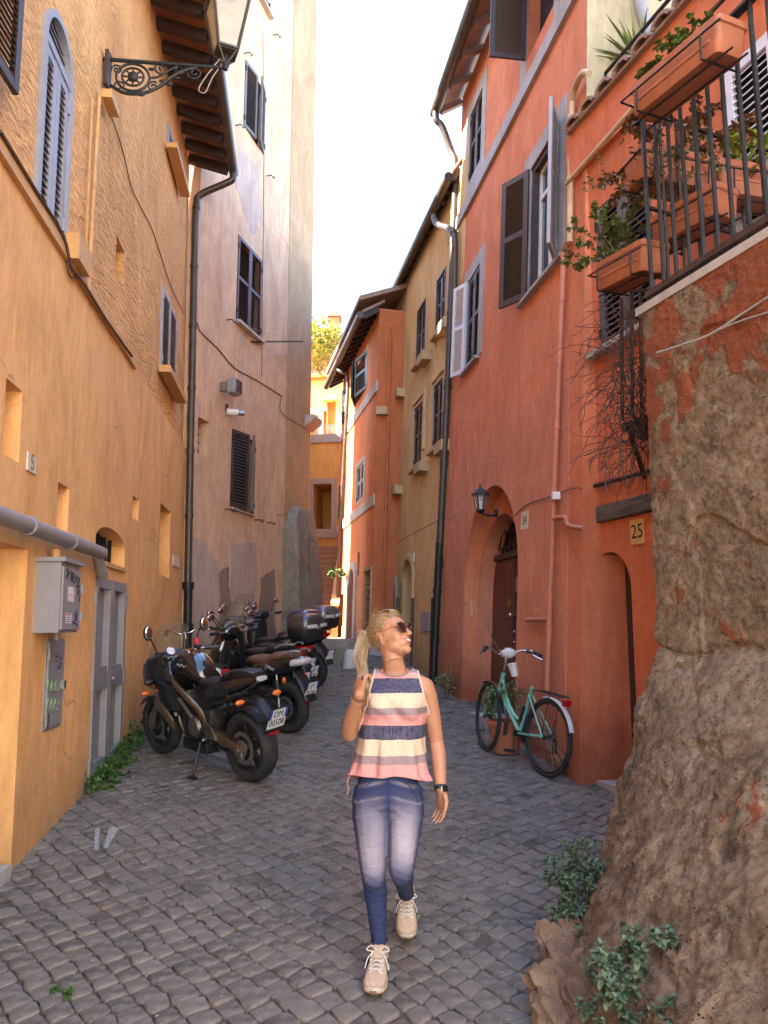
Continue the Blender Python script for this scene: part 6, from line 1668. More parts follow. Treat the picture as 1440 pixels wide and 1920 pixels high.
class Veh:
    def __init__(s, name, label, cat, rear, front, wb, lean=0.0, group=None, scale=1.0):
        d = V(front) - V(rear); yaw = math.atan2(d.y, d.x)
        pitch = -math.atan2(d.z, V((d.x, d.y, 0)).length)
        m = M4.Translation(rear) @ M4.Rotation(yaw, 4, 'Z') @ M4.Rotation(pitch, 4, 'Y') @ M4.Rotation(radians(-lean), 4, 'X') @ M4.Scale(scale, 4)
        s.m = m; s.t = thing(name, label, cat, group=group, m=m)
    def add(s, name, mb, mt, parent=None, smooth=40): return mb.build(name, mt, parent or s.t, smooth=smooth, m=s.m, local=True)
def tyre(Rr, w_, n=36, hole=.72):
    """tyre profile lathe about Y, centre at origin"""
    h = w_ / 2; ri = Rr * hole
    prof = [(ri, -h * .7), (ri + (Rr - ri) * .35, -h), (ri + (Rr - ri) * .72, -h * .94), (Rr - (Rr - ri) * .08, -h * .55), (Rr, 0), (Rr - (Rr - ri) * .08, h * .55), (ri + (Rr - ri) * .72, h * .94), (ri + (Rr - ri) * .35, h), (ri, h * .7)]
    mb = MB(); rings = []
    for j in range(n):
        a = 2 * pi * j / n; rings.append([V((r_ * cos(a), y, r_ * sin(a))) for r_, y in prof])
    mb.loft(rings, cap=False, closed=True); return mb
def shift(mb, x, y, z): mb.xf(M4.Translation((x, y, z))); return mb
def mc_wheel(vh, x, R_, w_, spokes=5, disc=True, mt=None, hole=.70, name='wheel'):
    o = vh.add(name, shift(tyre(R_, w_, 40, hole), x, 0, R_), RUB, smooth=60)
    q = MB(); ri = R_ * hole
    rings = []
    for j in range(36):
        a = 2 * pi * j / 36; rings.append([V((x + r_ * cos(a), y, R_ + r_ * sin(a))) for r_, y in ((ri + .004, -w_ * .36), (ri - .016, -w_ * .34), (ri - .028, -w_ * .15), (ri - .028, w_ * .15), (ri - .016, w_ * .34), (ri + .004, w_ * .36))])
    q.loft(rings, cap=False, closed=True); vh.add('rim', q, mt or ENG, o)
    q = MB(); q.lathe([(.045, -w_ * .5), (.055, -w_ * .3), (.055, w_ * .3), (.045, w_ * .5)], (x, 0, R_), 14, 'Y'); vh.add('hub', q, mt or ENG, o)
    for k in range(spokes):
        a = 2 * pi * k / spokes + .3
        for da in (-.13, .13):
            q = MB(); q.bar((x + .04 * cos(a), 0, R_ + .04 * sin(a)), (x + (ri - .02) * cos(a + da), 0, R_ + (ri - .02) * sin(a + da)), .026, w_ * .25, up=(0, 1, 0)); vh.add('spoke', q, mt or ENG, o)
    if disc:
        for sy in (-1, 1):
            q = MB(); q.lathe([(ri * .50, sy * w_ * .52), (ri * .68, sy * w_ * .52), (ri * .68, sy * w_ * .52 + .005), (ri * .50, sy * w_ * .52 + .005)], (x, 0, R_), 28, 'Y', cap=False); vh.add('brake_disc', q, MT['steel'], o)
    return o
def plate(vh, c, tilt, l1, l2, parent=None, size=.177):
    """square two line plate; c centre, faces backwards (-X) and up by tilt"""
    m = vh.m @ M4.Translation(c) @ M4.Rotation(radians(-tilt), 4, 'Y') @ M4(((0, 0, -1, 0), (-1, 0, 0, 0), (0, 1, 0, 0), (0, 0, 0, 1)))
    s = size
    q = MB(); q.box((0, 0, 0), (s, s, .004)); o = q.build('number_plate', PLW, parent or vh.t, m=m, local=True)
    for sx in (-1, 1): q = MB(); q.box((sx * s * .435, s * .25, .003), (s * .13, s * .5, .003)); q.build('blue_band', PLB, o, m=m, local=True)
    if l1: text_part('characters', l1, s * .46, MT['black'], o, m @ M4.Translation((0, s * .23, .003)), .001, .78)
    if l2: text_part('characters', l2, s * .46, MT['black'], o, m @ M4.Translation((0, -s * .22, .003)), .001, .74)
    q = MB()
    for (cx, cy, w_, h_) in ((0, s * .5 + .004, s + .016, .008), (0, -s * .5 - .02, s + .016, .04), (-s * .5 - .004, 0, .008, s), (s * .5 + .004, 0, .008, s)): q.box((cx, cy, -.001), (w_, h_, .006))
    q.build('plate_holder', MATB, o, m=m, local=True)
    q = MB(); q.box((0, -s * .5 - .055, .0), (s * .55, .03, .012)); q.build('reflector', REDL, o, m=m, local=True)
    return o
def mirror(vh, base, head, r=(.055, .02, .04), mt=None, par=None):
    o = None; q = MB(); mid_ = (V(base) + V(head)) / 2 + V((.02, 0, .02)); q.tube(smoothpath([base, mid_, head], 4), .007, 6); o = vh.add('mirror', q, MATB)
    q = MB(); q.ell(head, (r[1], r[0], r[2]), 14, 8); vh.add('mirror_shell', q, MATB, o, 60)
    q = MB(); q.ell(V(head) + V((-.010, 0, 0)), (r[1] * .75, r[0] * .88, r[2] * .86), 14, 8); vh.add('mirror_glass', q, MIRR, o, 60)

# ---- sport touring motorcycle
def motorcycle():
    v = Veh('motorcycle', 'black half faired motorcycle on its side stand with rear plate DM 00508', 'motorcycle', onground(474, 1468) + V((0, 0, .02)), onground(306, 1415) + V((0, 0, .02)), 1.43, lean=9, scale=.95)
    WB = 1.42; Rr, Rf = .305, .295
    mc_wheel(v, 0, Rr, .165, 5); mc_wheel(v, WB, Rf, .12, 5)
    # swing arm
    for sy in (-1, 1):
        q = MB(); q.loft([sring(-.02, sy * .125, Rr, .018, .03, 4, 12), sring(.12, sy * .125, Rr + .03, .02, .045, 4, 12), sring(.50, sy * .115, Rr + .10, .024, .05, 4, 12)]); v.add('swingarm', q, GOLD)
    q = MB(); q.tube([(.36, -.02, .50), (.52, -.02, .66)], .035, 12); v.add('shock', q, AMB if False else MATB)
    q = MB(); q.tube([(0, -.16, Rr), (0, .16, Rr)], .018, 10); v.add('axle', q, MT['steel'])
    q = MB(); q.lathe([(.075, 0), (.075, .006), (.05, .008)], (0, .10, Rr), 24, 'Y'); v.add('sprocket', q, MT['steel'])
    q = MB(); q.box((.02, .10, Rr - .08), (.07, .045, .09), bev=.012); v.add('brake_caliper', q, MT['steel'])
    for z1_, z2_ in ((.10, .07), (-.10, -.05)):
        q = MB(); q.bar((0, .145, Rr + z1_ * .9), (.52, .13, Rr + .11 + z2_), .012, .016, up=(0, 1, 0)); v.add('chain', q, ENG)
    # hugger
    q = MB(); k = []
    for i in range(9):
        a = radians(20 + i * 14); k.append([V(((Rr + .02) * cos(a), y, Rr + (Rr + .02) * sin(a))) for y in (-.08, -.04, .04, .08)] + [V(((Rr + .028) * cos(a), y, Rr + (Rr + .028) * sin(a))) for y in (.08, .04, -.04, -.08)])
    q.loft(k); v.add('rear_hugger', q, MATB)
    # engine
    q = MB(); q.box((.60, 0, .44), (.46, .30, .32), bev=.05); q.box((.80, 0, .58), (.22, .28, .26), M4.Rotation(radians(20), 3, 'Y'), bev=.03); eng = v.add('engine', q, ENG); eng['kind'] = 'stuff'
    q = MB(); q.lathe([(.085, 0), (.10, .015), (.08, .04), (.03, .045)], (.60, .145, .42), 20, 'Y'); v.add('engine_cover', q, ALU)
    q = MB(); q.lathe([(.06, 0), (.07, .015), (.05, .03)], (.46, .145, .38), 18, 'Y'); v.add('sprocket_cover', q, ENG)
    for i in range(5): q = MB(); q.box((.83, 0, .52 + i * .035), (.24, .31, .010), M4.Rotation(radians(20), 3, 'Y')); v.add('cooling_fin', q, ENG)
    for sy in (-.09, .05):
        q = MB(); q.tube(smoothpath([(.90, sy, .62), (1.02, sy, .54), (1.0, sy, .36), (.86, sy * .6, .23), (.62, 0, .20)], 5), .022, 10); v.add('exhaust_header', q, GOLD)
    q = MB(); q.tube([(.62, -.02, .22), (.34, -.10, .24)], [.055, .065], 14); v.add('silencer', q, MT['steel'])
    q = MB(); q.box((.70, 0, .22), (.40, .24, .12), bev=.03); v.add('belly_pan', q, MATB)
    # frame spars (warm grey tubes)
    for sy in (-1, 1):
        q = MB(); q.tube(smoothpath([(1.04, sy * .07, .84), (.92, sy * .16, .80), (.72, sy * .19, .72), (.52, sy * .16, .58), (.44, sy * .12, .40)], 5), .026, 10, flat=1.4); v.add('frame_spar', q, GOLD)
        q = MB(); q.tube(smoothpath([(1.02, sy * .08, .76), (.96, sy * .15, .62), (.90, sy * .16, .48)], 5), .022, 10); v.add('frame_tube', q, ALU)
        q = MB(); q.tube([(.80, sy * .18, .66), (.62, sy * .17, .50)], .020, 8); v.add('frame_tube', q, ALU)
        q = MB(); q.tube([(.48, sy * .11, .60), (-.10, sy * .08, .80)], .014, 8); v.add('subframe', q, ENG)
        q = MB(); q.tube([(.44, sy * .15, .34), (.36, sy * .24, .36)], .013, 8); v.add('footpeg', q, MT['steel'])
        q = MB(); q.prism([(.50, sy * .14, .52), (.36, sy * .15, .44), (.30, sy * .15, .34), (.44, sy * .14, .33)], (0, -.008, 0), (0, .008, 0)); v.add('footpeg_plate', q, ALU)
        # radiator shroud / side fairing
        q = MB(); q.loft([sring(1.20, sy * .17, .70, .02, .07, 2.5, 14), sring(1.05, sy * .20, .68, .025, .14, 2.5, 14), sring(.88, sy * .19, .64, .022, .12, 2.5, 14), sring(.78, sy * .17, .60, .012, .05, 2.5, 14)]); v.add('side_fairing', q, BLK)
        q = MB(); q.loft([sring(1.16, sy * .205, .58, .014, .05, 2.5, 12), sring(1.00, sy * .21, .50, .02, .10, 2.5, 12, .5), sring(.90, sy * .19, .40, .012, .05, 2.5, 12)]); v.add('radiator_shroud', q, GOLD)
        # forks
        q = MB(); q.tube([(WB + .02, sy * .10, Rf - .02), (1.16, sy * .10, .92)], [.028, .024], 12); v.add('fork_leg', q, ALU)
        q = MB(); q.box((WB - .05, sy * .085, Rf + .10), (.05, .04, .10), M4.Rotation(radians(-24), 3, 'Y'), bev=.01); v.add('brake_caliper', q, ENG)
    # front mudguard
    q = MB(); k = []
    for i in range(10):
        a = radians(38 + i * 13); k.append([V((WB + (Rf + .022) * cos(a), y, Rf + (Rf + .022) * sin(a) - abs(y) * .35)) for y in (-.085, -.05, 0, .05, .085)] + [V((WB + (Rf + .03) * cos(a), y, Rf + (Rf + .03) * sin(a) - abs(y) * .35)) for y in (.085, .05, 0, -.05, -.085)])
    q.loft(k); v.add('front_mudguard', q, BLK)
    # fairing nose, headlight, screen
    q = hull([(1.55, .78, .05, .06), (1.48, .80, .15, .14), (1.36, .83, .215, .18), (1.20, .84, .235, .19), (1.06, .80, .21, .17), (.98, .76, .17, .12)]); v.add('fairing', q, BLK)
    q = MB(); q.ell((1.48, 0, .80), (.05, .10, .07)); v.add('headlight', q, CLR, smooth=60)
    q = MB(); k = []
    for i in range(7):
        t = i / 6; x_ = 1.46 - .24 * t; z_ = .90 + .46 * t - .05 * t * t; w_ = .20 - .02 * t - (.06 if i == 6 else 0); k.append([V((x_ - .10 * (y / .17) ** 2, y, z_)) for y in [w_ * s for s in (-1, -.8, -.5, 0, .5, .8, 1)]])
    vs_ = [p for r_ in k for p in r_]; fs_ = [[i * 7 + j, i * 7 + j + 1, i * 7 + 8 + j, i * 7 + 7 + j] for i in range(6) for j in range(6)]
    q.add(vs_, fs_); v.add('windscreen', q, SCREEN, smooth=60)
    # dash and gauge
    q = MB(); q.box((1.14, 0, 1.00), (.10, .24, .07), M4.Rotation(radians(-35), 3, 'Y'), bev=.02); dash = v.add('dashboard', q, MATB)
    md = M4.Translation((1.115, .045, 1.045)) @ M4.Rotation(radians(-52), 4, 'Y')
    q = MB(); q.lathe([(.045, 0), (.045, .012), (.038, .014)], (0, 0, 0), 22); q.xf(md); v.add('gauge', q, MT['chrome'], dash)
    q = MB(); q.lathe([(.038, .012), (.038, .0155)], (0, 0, 0), 22); q.xf(md); v.add('dial', q, plain('dial_face', (.6, .58, .56), .4), dash)
    # tank
    q = hull([(1.06, .90, .07, .06), (1.00, .93, .13, .10), (.88, .95, .165, .125), (.74, .93, .165, .12), (.62, .88, .12, .09), (.55, .84, .07, .05)], 2.3); v.add('tank', q, BLK, smooth=60)
    q = MB(); q.lathe([(.045, 0), (.045, .012), (.02, .014)], (.88, 0, 1.068), 18); v.add('filler_cap', q, MT['chrome'])
    # seat, tail
    q = hull([(.66, .80, .07, .05), (.52, .80, .13, .05), (.36, .80, .145, .05), (.26, .83, .13, .05), (.20, .88, .12, .05)], 3); v.add('rider_seat', q, SEAT)
    q = hull([(.27, .86, .10, .04), (.20, .90, .12, .05), (.04, .93, .115, .045), (-.12, .95, .09, .035), (-.17, .95, .05, .02)], 3); v.add('pillion_seat', q, SEAT)
    for sy in (-1, 1):
        q = MB(); q.loft([sring(.44, sy * .12, .72, .02, .06, 2.4, 12), sring(.22, sy * .125, .80, .03, .07, 2.4, 12), sring(0, sy * .10, .87, .03, .05, 2.4, 12), sring(-.20, sy * .06, .92, .015, .025, 2.4, 12)]); v.add('tail_fairing', q, BLK)
        q = MB(); q.tube(smoothpath([(.10, sy * .13, .92), (.0, sy * .15, .98), (-.12, sy * .12, .99), (-.18, sy * .06, .97)], 4), .012, 8); v.add('grab_handle', q, MATB)
        q = MB(); q.tube([(-.14, sy * .08, .74), (-.14, sy * .17, .74)], .008, 6); ind = v.add('indicator_stalk', q, MATB)
        q = MB(); q.ell((-.15, sy * .20, .745), (.026, .048, .024)); v.add('indicator', q, AMB, smooth=60)
        q = MB(); q.ell((1.30, sy * .23, .66), (.026, .045, .024)); v.add('indicator', q, AMB, smooth=60)
    q = MB(); q.loft([sring(-.10, 0, .89, .075, .03, 2.4, 14), sring(-.22, 0, .92, .05, .022, 2.4, 14)]); v.add('tail_light', q, CLR, smooth=60)
    q = MB(); q.loft([sring(.02, 0, .74, .075, .03, 3, 10), sring(-.16, 0, .70, .06, .025, 3, 10), sring(-.33, 0, .58, .05, .02, 3, 10)]); v.add('undertail', q, MATB)
    plate(v, (-.385, 0, .60), 26, 'DM', '00508', size=.19)
    q = MB(); q.tube([(.30, -.12, .52), (-.05, -.16, .64)], [.05, .06], 16); v.add('muffler', q, MATB)
    # handlebar
    for sy in (-1, 1):
        q = MB(); q.tube(smoothpath([(1.10, sy * .02, .97), (1.08, sy * .12, 1.01), (1.03, sy * .24, 1.04), (.96, sy * .36, 1.03)], 5), .012, 8); v.add('handlebar', q, ALU)
        q = MB(); q.tube([(1.01, sy * .27, 1.04), (.95, sy * .39, 1.03)], .019, 10); v.add('grip', q, MATB)
        q = MB(); q.tube(smoothpath([(1.06, sy * .22, 1.03), (1.07, sy * .30, 1.015), (1.00, sy * .40, 1.0)], 4), .007, 6); v.add('lever', q, ALU)
        q = MB(); q.box((1.05, sy * .22, 1.05), (.06, .05, .045), bev=.01); v.add('switchgear', q, MATB)
        mirror(v, (1.08, sy * .20, 1.04), (1.06, sy * .31, 1.27), (.048, .022, .075))
        q = MB(); q.ell((1.20, sy * .24, .78), (.03, .06, .035)); v.add('fog_lamp', q, MATB, smooth=60)
    q = MB(); q.box((1.09, 0, .99), (.05, .22, .03), bev=.008); v.add('yoke', q, MT['chrome'])
    q = MB(); q.lathe([(.03, 0), (.03, .07), (.026, .075)], (1.10, -.24, 1.06), 12); v.add('fluid_reservoir', q, MT['redink'])
    # side stand (bike leans over it)
    q = MB(); q.tube([(.56, .14, .28), (.46, .30, .045)], [.016, .014], 8); q.box((.44, .32, .035), (.09, .05, .012)); v.add('side_stand', q, ENG)
    # brand lettering on the tank is a small pale script
    q = MB(); q.tube(smoothpath([(.84, .168, .96), (.80, .169, .98), (.78, .168, .955), (.75, .167, .98), (.72, .166, .955), (.69, .163, .97)], 3), .004, 4); v.add('script', q, CLR)
    return v
motorcycle()

def scooter(label, rear, front, seat=SEAT, body=BLK, l1='EV', l2='76346', box=None, tail=REDL, screen=True, badge=None, scale=1.0):
    v = Veh('scooter', label, 'scooter', rear, front, 1.33, lean=6, group='scooters parked in a row by the pink wall', scale=scale * .94)
    WB = 1.33; Rr, Rf = .29, .295
    mc_wheel(v, 0, Rr, .13, 5, hole=.66); mc_wheel(v, WB, Rf, .11, 5, hole=.72)
    # engine and swing arm (left), shocks
    q = MB(); q.loft([sring(-.06, .11, Rr, .035, .05, 3, 14), sring(.10, .12, Rr + .01, .05, .09, 3, 14), sring(.32, .12, Rr + .02, .055, .10, 3, 14), sring(.45, .10, Rr + .0, .05, .08, 3, 14)]); v.add('engine_case', q, ENG)
    q = MB(); q.box((.22, .12, .45), (.28, .10, .14), bev=.03); v.add('air_box', q, MATB)
    for sy in (-1, 1):
        q = MB(); q.tube([(.0, sy * .15, Rr + .02), (.06, sy * .13, .66)], .012, 8); sh = v.add('shock', q, MT['steel'])
        q = MB(); q.tube([(.01, sy * .15, Rr + .12), (.055, sy * .132, .60)], .026, 12); v.add('spring', q, MATB, sh)
    q = MB(); q.tube([(.30, -.12, .26), (-.10, -.15, .36)], [.05, .06], 14); v.add('silencer', q, MATB)
    # rear body with seat
    q = hull([(.52, .62, .10, .16), (.40, .66, .17, .15), (.15, .72, .18, .12), (-.08, .77, .15, .10), (-.26, .82, .09, .05), (-.30, .83, .05, .02)], 2.6); v.add('rear_body', q, body, smooth=60)
    q = hull([(.62, .76, .08, .04), (.52, .79, .14, .045), (.36, .79, .155, .05), (.22, .80, .15, .05), (.14, .85, .14, .05), (-.02, .87, .13, .045), (-.14, .88, .08, .03)], 2.8); v.add('seat', q, seat, smooth=60)
    q = MB(); q.loft([sring(-.16, 0, .80, .14, .055, 2.4, 16), sring(-.26, 0, .82, .12, .045, 2.4, 16), sring(-.31, 0, .83, .07, .025, 2.4, 16)]); v.add('tail_light', q, tail, smooth=60)
    for sy in (-1, 1):
        q = MB(); q.tube(smoothpath([(.0, sy * .14, .88), (-.14, sy * .13, .93), (-.26, sy * .07, .93)], 4), .014, 8); v.add('grab_rail', q, SILV)
        q = MB(); q.ell((-.10, sy * .17, .62), (.03, .02, .035)); v.add('indicator', q, AMB, smooth=60)
    q = MB(); q.loft([sring(-.12, 0, .72, .07, .03, 3, 10), sring(-.26, 0, .58, .09, .02, 3, 10, -.4), sring(-.36, 0, .40, .09, .012, 3, 10, -.4)]); v.add('mudguard', q, MATB)
    plate(v, (-.355, 0, .52), 22, l1, l2)
    # floor, leg shield, front
    q = hull([(.48, .34, .13, .08), (.70, .30, .15, .05), (.92, .31, .15, .05), (1.02, .36, .14, .09)], 3.5); v.add('footboard', q, MATB)
    q = MB(); q.loft([sring(.98, 0, .36, .15, .05, 3, 16), sring(1.03, 0, .55, .19, .06, 3, 16), sring(1.06, 0, .75, .19, .07, 3, 16), sring(1.04, 0, .90, .17, .05, 3, 16)]) if False else q
    q = MB(); rings = []
    for (x, z, ry, rx) in ((1.00, .34, .15, .06), (1.05, .52, .19, .09), (1.10, .70, .20, .12), (1.10, .84, .19, .12), (1.07, .95, .15, .09), (1.05, 1.01, .08, .05)):
        rings.append([V((x + rx * cos(a), ry * (abs(sin(a)) ** .8) * (1 if sin(a) > 0 else -1), z)) for a in [2 * pi * k / 20 for k in range(20)]])
    q.loft(rings); v.add('front_shield', q, body, smooth=60)
    q = MB(); q.ell((1.19, 0, .80), (.04, .12, .07)); v.add('headlight', q, CLR, smooth=60)
    q = MB(); k = []
    for i in range(10):
        a = radians(30 + i * 13); k.append([V((WB + (Rf + .022) * cos(a), y, Rf + (Rf + .022) * sin(a) - abs(y) * .3)) for y in (-.08, 0, .08)] + [V((WB + (Rf + .03) * cos(a), y, Rf + (Rf + .03) * sin(a) - abs(y) * .3)) for y in (.08, 0, -.08)])
    q.loft(k); v.add('front_mudguard', q, body)
    for sy in (-1, 1):
        q = MB(); q.tube([(WB, sy * .08, Rf), (1.12, sy * .07, .70)], .02, 10); v.add('fork_leg', q, MATB)
    # handlebar pod
    q = MB(); rings = []
    for (x, z, ry, rx) in ((1.02, .98, .10, .07), (1.00, 1.05, .16, .09), (.98, 1.11, .13, .07), (.97, 1.14, .06, .03)):
        rings.append([V((x + rx * cos(a), ry * sin(a), z)) for a in [2 * pi * k / 18 for k in range(18)]])
    q.loft(rings); v.add('handlebar_cover', q, body, smooth=60)
    for sy in (-1, 1):
        q = MB(); q.tube([(.97, sy * .12, 1.07), (.92, sy * .34, 1.08)], .014, 8); v.add('handlebar', q, MT['steel'])
        q = MB(); q.tube([(.945, sy * .23, 1.075), (.915, sy * .36, 1.08)], .020, 10); v.add('grip', q, MATB)
        q = MB(); q.tube(smoothpath([(.98, sy * .18, 1.07), (1.0, sy * .27, 1.06), (.95, sy * .37, 1.05)], 4), .008, 6); v.add('lever', q, ALU)
        mirror(v, (.96, sy * .17, 1.10), (.98, sy * .31, 1.27), (.062, .018, .045))
    if screen:
        q = MB(); k = []
        for i in range(7):
            t = i / 6; x_ = 1.16 - .22 * t; z_ = 1.00 + .44 * t; w_ = .20 + .03 * sin(t * 3) - (.06 if i == 6 else 0)
            k.append([V((x_ - .10 * (s) ** 2, w_ * s, z_)) for s in (-1, -.75, -.4, 0, .4, .75, 1)])
        q.add([p for r_ in k for p in r_], [[i * 7 + j, i * 7 + j + 1, i * 7 + 8 + j, i * 7 + 7 + j] for i in range(6) for j in range(6)]); v.add('windscreen', q, SCREEN, smooth=60)
    if badge:
        m_ = v.m @ M4.Translation((.12, .19, .745)) @ M4(((-1, 0, 0, 0), (0, 0, 1, 0), (0, 1, 0, 0), (0, 0, 0, 1))) @ M4.Rotation(radians(-14), 4, 'Z')
        text_part('badge', badge, .042, CLR, v.t, m_, .004)
    if box:
        q = MB(); rings = []
        for (z, g, f) in ((.92, .80, 0), (.96, .93, 0), (1.06, 1.0, 0), (1.085, 1.0, 0)): rings.append([V((-.24 + .20 * g * (abs(cos(a)) ** .6) * (1 if cos(a) > 0 else -1), .225 * g * (abs(sin(a)) ** .6) * (1 if sin(a) > 0 else -1), z)) for a in [2 * pi * k / 28 for k in range(28)]])
        q.loft(rings); bx_ = v.add('top_box', q, MATB, smooth=50)
        q = MB(); rings = []
        for (z, g) in ((1.088, 1.01), (1.13, 1.02), (1.19, .95), (1.235, .78), (1.255, .45)): rings.append([V((-.24 + .20 * g * (abs(cos(a)) ** .65) * (1 if cos(a) > 0 else -1), .225 * g * (abs(sin(a)) ** .65) * (1 if sin(a) > 0 else -1), z)) for a in [2 * pi * k / 28 for k in range(28)]])
        q.loft(rings); v.add('top_box_lid', q, box, bx_, 50)
        q = MB(); 
        for sy in (-1, 1): q.box((-.44, sy * .11, 1.11), (.02, .15, .045), M4.Rotation(radians(sy * -12), 3, 'Z'), bev=.006)
        o_ = v.add('top_box_reflector', q, CLR, bx_); o_['kind'] = 'stuff'
        q = MB(); q.box((-.452, 0, 1.09), (.015, .07, .04), bev=.004); v.add('top_box_latch', q, SILV, bx_)
        q = MB(); q.box((-.18, 0, .905), (.30, .16, .02)); v.add('top_box_rack', q, ENG)
    return v
def gp(x, y): return V((x, y, gz(y) + .02))
scooter('black scooter with a brown seat, tall screen and plate EV 76346', gp(-1.00, 8.40), gp(-2.02, 9.22), seat=BRSEAT, body=BLK, l1='EV', l2='76346', tail=CLR, badge='PEOPLE S')
scooter('black scooter with red tail light between the brown seat scooter and the grey top box', gp(-1.14, 9.05), gp(-2.16, 9.85), seat=SEAT, body=BLK, l1='', l2='630', screen=False)
scooter('black scooter with a grey lidded top box and plate EK 65265', gp(-1.10, 9.55), gp(-2.15, 10.30), seat=SEAT, body=MATB, l1='EK', l2='65265', box=plain('gunmetal_lid', (.075, .068, .062), .3, .5, coat=.4, bmp=0, var=.1), screen=False)
scooter('dark blue lidded scooter just behind the grey top box scooter', gp(-1.20, 10.25), gp(-2.25, 10.95), seat=SEAT, body=BLK, l1='', l2='', box=NAVY, screen=True)
scooter('farthest scooter of the row with a silver and black top box', gp(-1.02, 11.1), gp(-2.05, 11.8), seat=SEAT, body=MATB, l1='', l2='', box=plain('grey_lid', (.13, .125, .125), .3, .4, coat=.4, bmp=0, var=.1), screen=False)

# ---- bicycles
def bicycle(label, rear, front, paint, lean, scale, full=True, steer=0.0, group=None):
    v = Veh('bicycle', label, 'bicycle', rear, front, 1.02, lean=lean, scale=scale, group=group)
    R_ = .335; WB = 1.02
    def bw(x, name, rot=0.0):
        mr = M4.Translation((x, 0, R_)) @ M4.Rotation(rot, 4, 'Z')
        q = MB(); k = 48; q.tube([(R_ * .975 * cos(a) , 0, R_ * .975 * sin(a)) for a in [2 * pi * j / k for j in range(k)]], .020, 10, closed=True); q.xf(mr); o = v.add(name, q, RUB, smooth=60)
        q = MB(); q.tube([(R_ * .895 * cos(a), 0, R_ * .895 * sin(a)) for a in [2 * pi * j / k for j in range(k)]], .010, 8, closed=True); q.xf(mr); v.add('rim', q, ENG, o, 60)
        q = MB(); q.tube([(0, -.05, 0), (0, .05, 0)], [.022, .022], 10); q.xf(mr); v.add('hub', q, ENG, o)
        for j in range(28):
            a = 2 * pi * j / 28; q = MB(); q.tube([(.02 * cos(a + (1.2 if j % 2 else -1.2)), .03 * (1 if j % 4 < 2 else -1), .02 * sin(a + (1.2 if j % 2 else -1.2))), (R_ * .89 * cos(a), 0, R_ * .89 * sin(a))], .0013, 4); q.xf(mr); v.add('spoke', q, MT['steel'], o)
        return o
    bw(0, 'wheel'); bw(WB, 'wheel', steer)
    P_ = lambda x, z, y=0: V((x, y, z))
    BB = P_(.44, .285); ST = P_(.30, .72); HB = P_(.845, .60); HT = P_(.80, .80)
    def tb(name, pts, r, mt=paint, n=12, par=None): q = MB(); q.tube(pts, r, n); return v.add(name, q, mt, par, 50)
    tb('seat_tube', [BB, ST + (ST - BB) * .04], .016)
    tb('down_tube', [P_(.838, .63), BB + V((.02, 0, .015))], .021)
    tb('top_tube', smoothpath([P_(.812, .74), P_(.70, .56), P_(.55, .43), P_(.41, .40)], 6), .017)
    tb('head_tube', [HB, HT], .022)
    for sy in (-1, 1):
        tb('chain_stay', [P_(.42, .285, sy * .03), P_(.02, R_, sy * .06)], .010)
        tb('seat_stay', [P_(.315, .66, sy * .02), P_(.0, R_, sy * .06)], .009)
        fk = M4.Translation((WB, 0, R_)) @ M4.Rotation(steer, 4, 'Z') @ M4.Translation((-WB, 0, -R_))
        tb('fork_blade', [fk @ p for p in smoothpath([P_(.86, .62, sy * .02), P_(.88, .60, sy * .045), P_(.95, .48, sy * .05), P_(WB, R_, sy * .052)], 4)], .012)
    # mudguards
    def guard(x, a0, a1, rot=0.0, mt=MT['chrome']):
        q = MB(); k = []
        for i in range(15):
            a = radians(a0 + (a1 - a0) * i / 14); k.append([V((x + (R_ + .020 - abs(y) * .3) * cos(a), y, R_ + (R_ + .020 - abs(y) * .3) * sin(a))) for y in (-.023, 0, .023)] + [V((x + (R_ + .024 - abs(y) * .3) * cos(a), y, R_ + (R_ + .024 - abs(y) * .3) * sin(a))) for y in (.023, 0, -.023)])
        q.loft(k); v.add('mudguard', q, mt)
    guard(0, 72, 162, mt=MT['white']); guard(WB, 60, 200)
    # steering
    tb('stem', [HT, P_(.775, .93)], .014, MT['chrome']); tb('stem', [P_(.775, .93), P_(.80, 1.00)], .014, MT['steel'])
    for sy in (-1, 1):
        s_ = M4.Translation((.79, 0, 0)) @ M4.Rotation(steer, 4, 'Z') @ M4.Translation((-.79, 0, 0))
        tb('handlebar', [s_ @ p for p in smoothpath([P_(.80, .985), P_(.83, .985, sy * .07), P_(.80, 1.03, sy * .16), P_(.72, 1.04, sy * .25), P_(.62, 1.02, sy * .29)], 5)], .011, MT['chrome'], 10)
        tb('grip', [s_ @ P_(.70, 1.037, sy * .262), s_ @ P_(.60, 1.015, sy * .296)], .017, MATB, 10)
        tb('brake_lever', [s_ @ p for p in smoothpath([P_(.76, 1.03, sy * .235), P_(.74, 1.00, sy * .275), P_(.63, .97, sy * .325)], 4)], .007, MT['chrome'], 6)
        q = MB(); q.box(s_ @ P_(.755, 1.035, sy * .225), (.035, .035, .04), bev=.006); v.add('lever_clamp', q, MATB)
    tb('brake_cable', smoothpath([P_(.74, 1.02, .23), P_(.86, 1.04, .12), P_(.93, .92, .04), P_(.88, .70, .02)], 5), .0025, MATB, 4)
    tb('brake_cable', smoothpath([P_(.74, 1.02, -.23), P_(.88, 1.0, -.14), P_(.90, .86, -.05), P_(.84, .66, -.02)], 5), .0025, MATB, 4)
    # rack, reflector
    for y_ in (-.05, -.02, .02, .05): tb('rack_wire', [P_(.26, .71, y_ * .4), P_(.18, .725, y_), P_(-.20, .725, y_), P_(-.22, .72, y_)], .004, MATB, 6)
    for x_ in (.15, -.02, -.19): tb('rack_wire', [P_(x_, .722, -.055), P_(x_, .722, .055)], .004, MATB, 6)
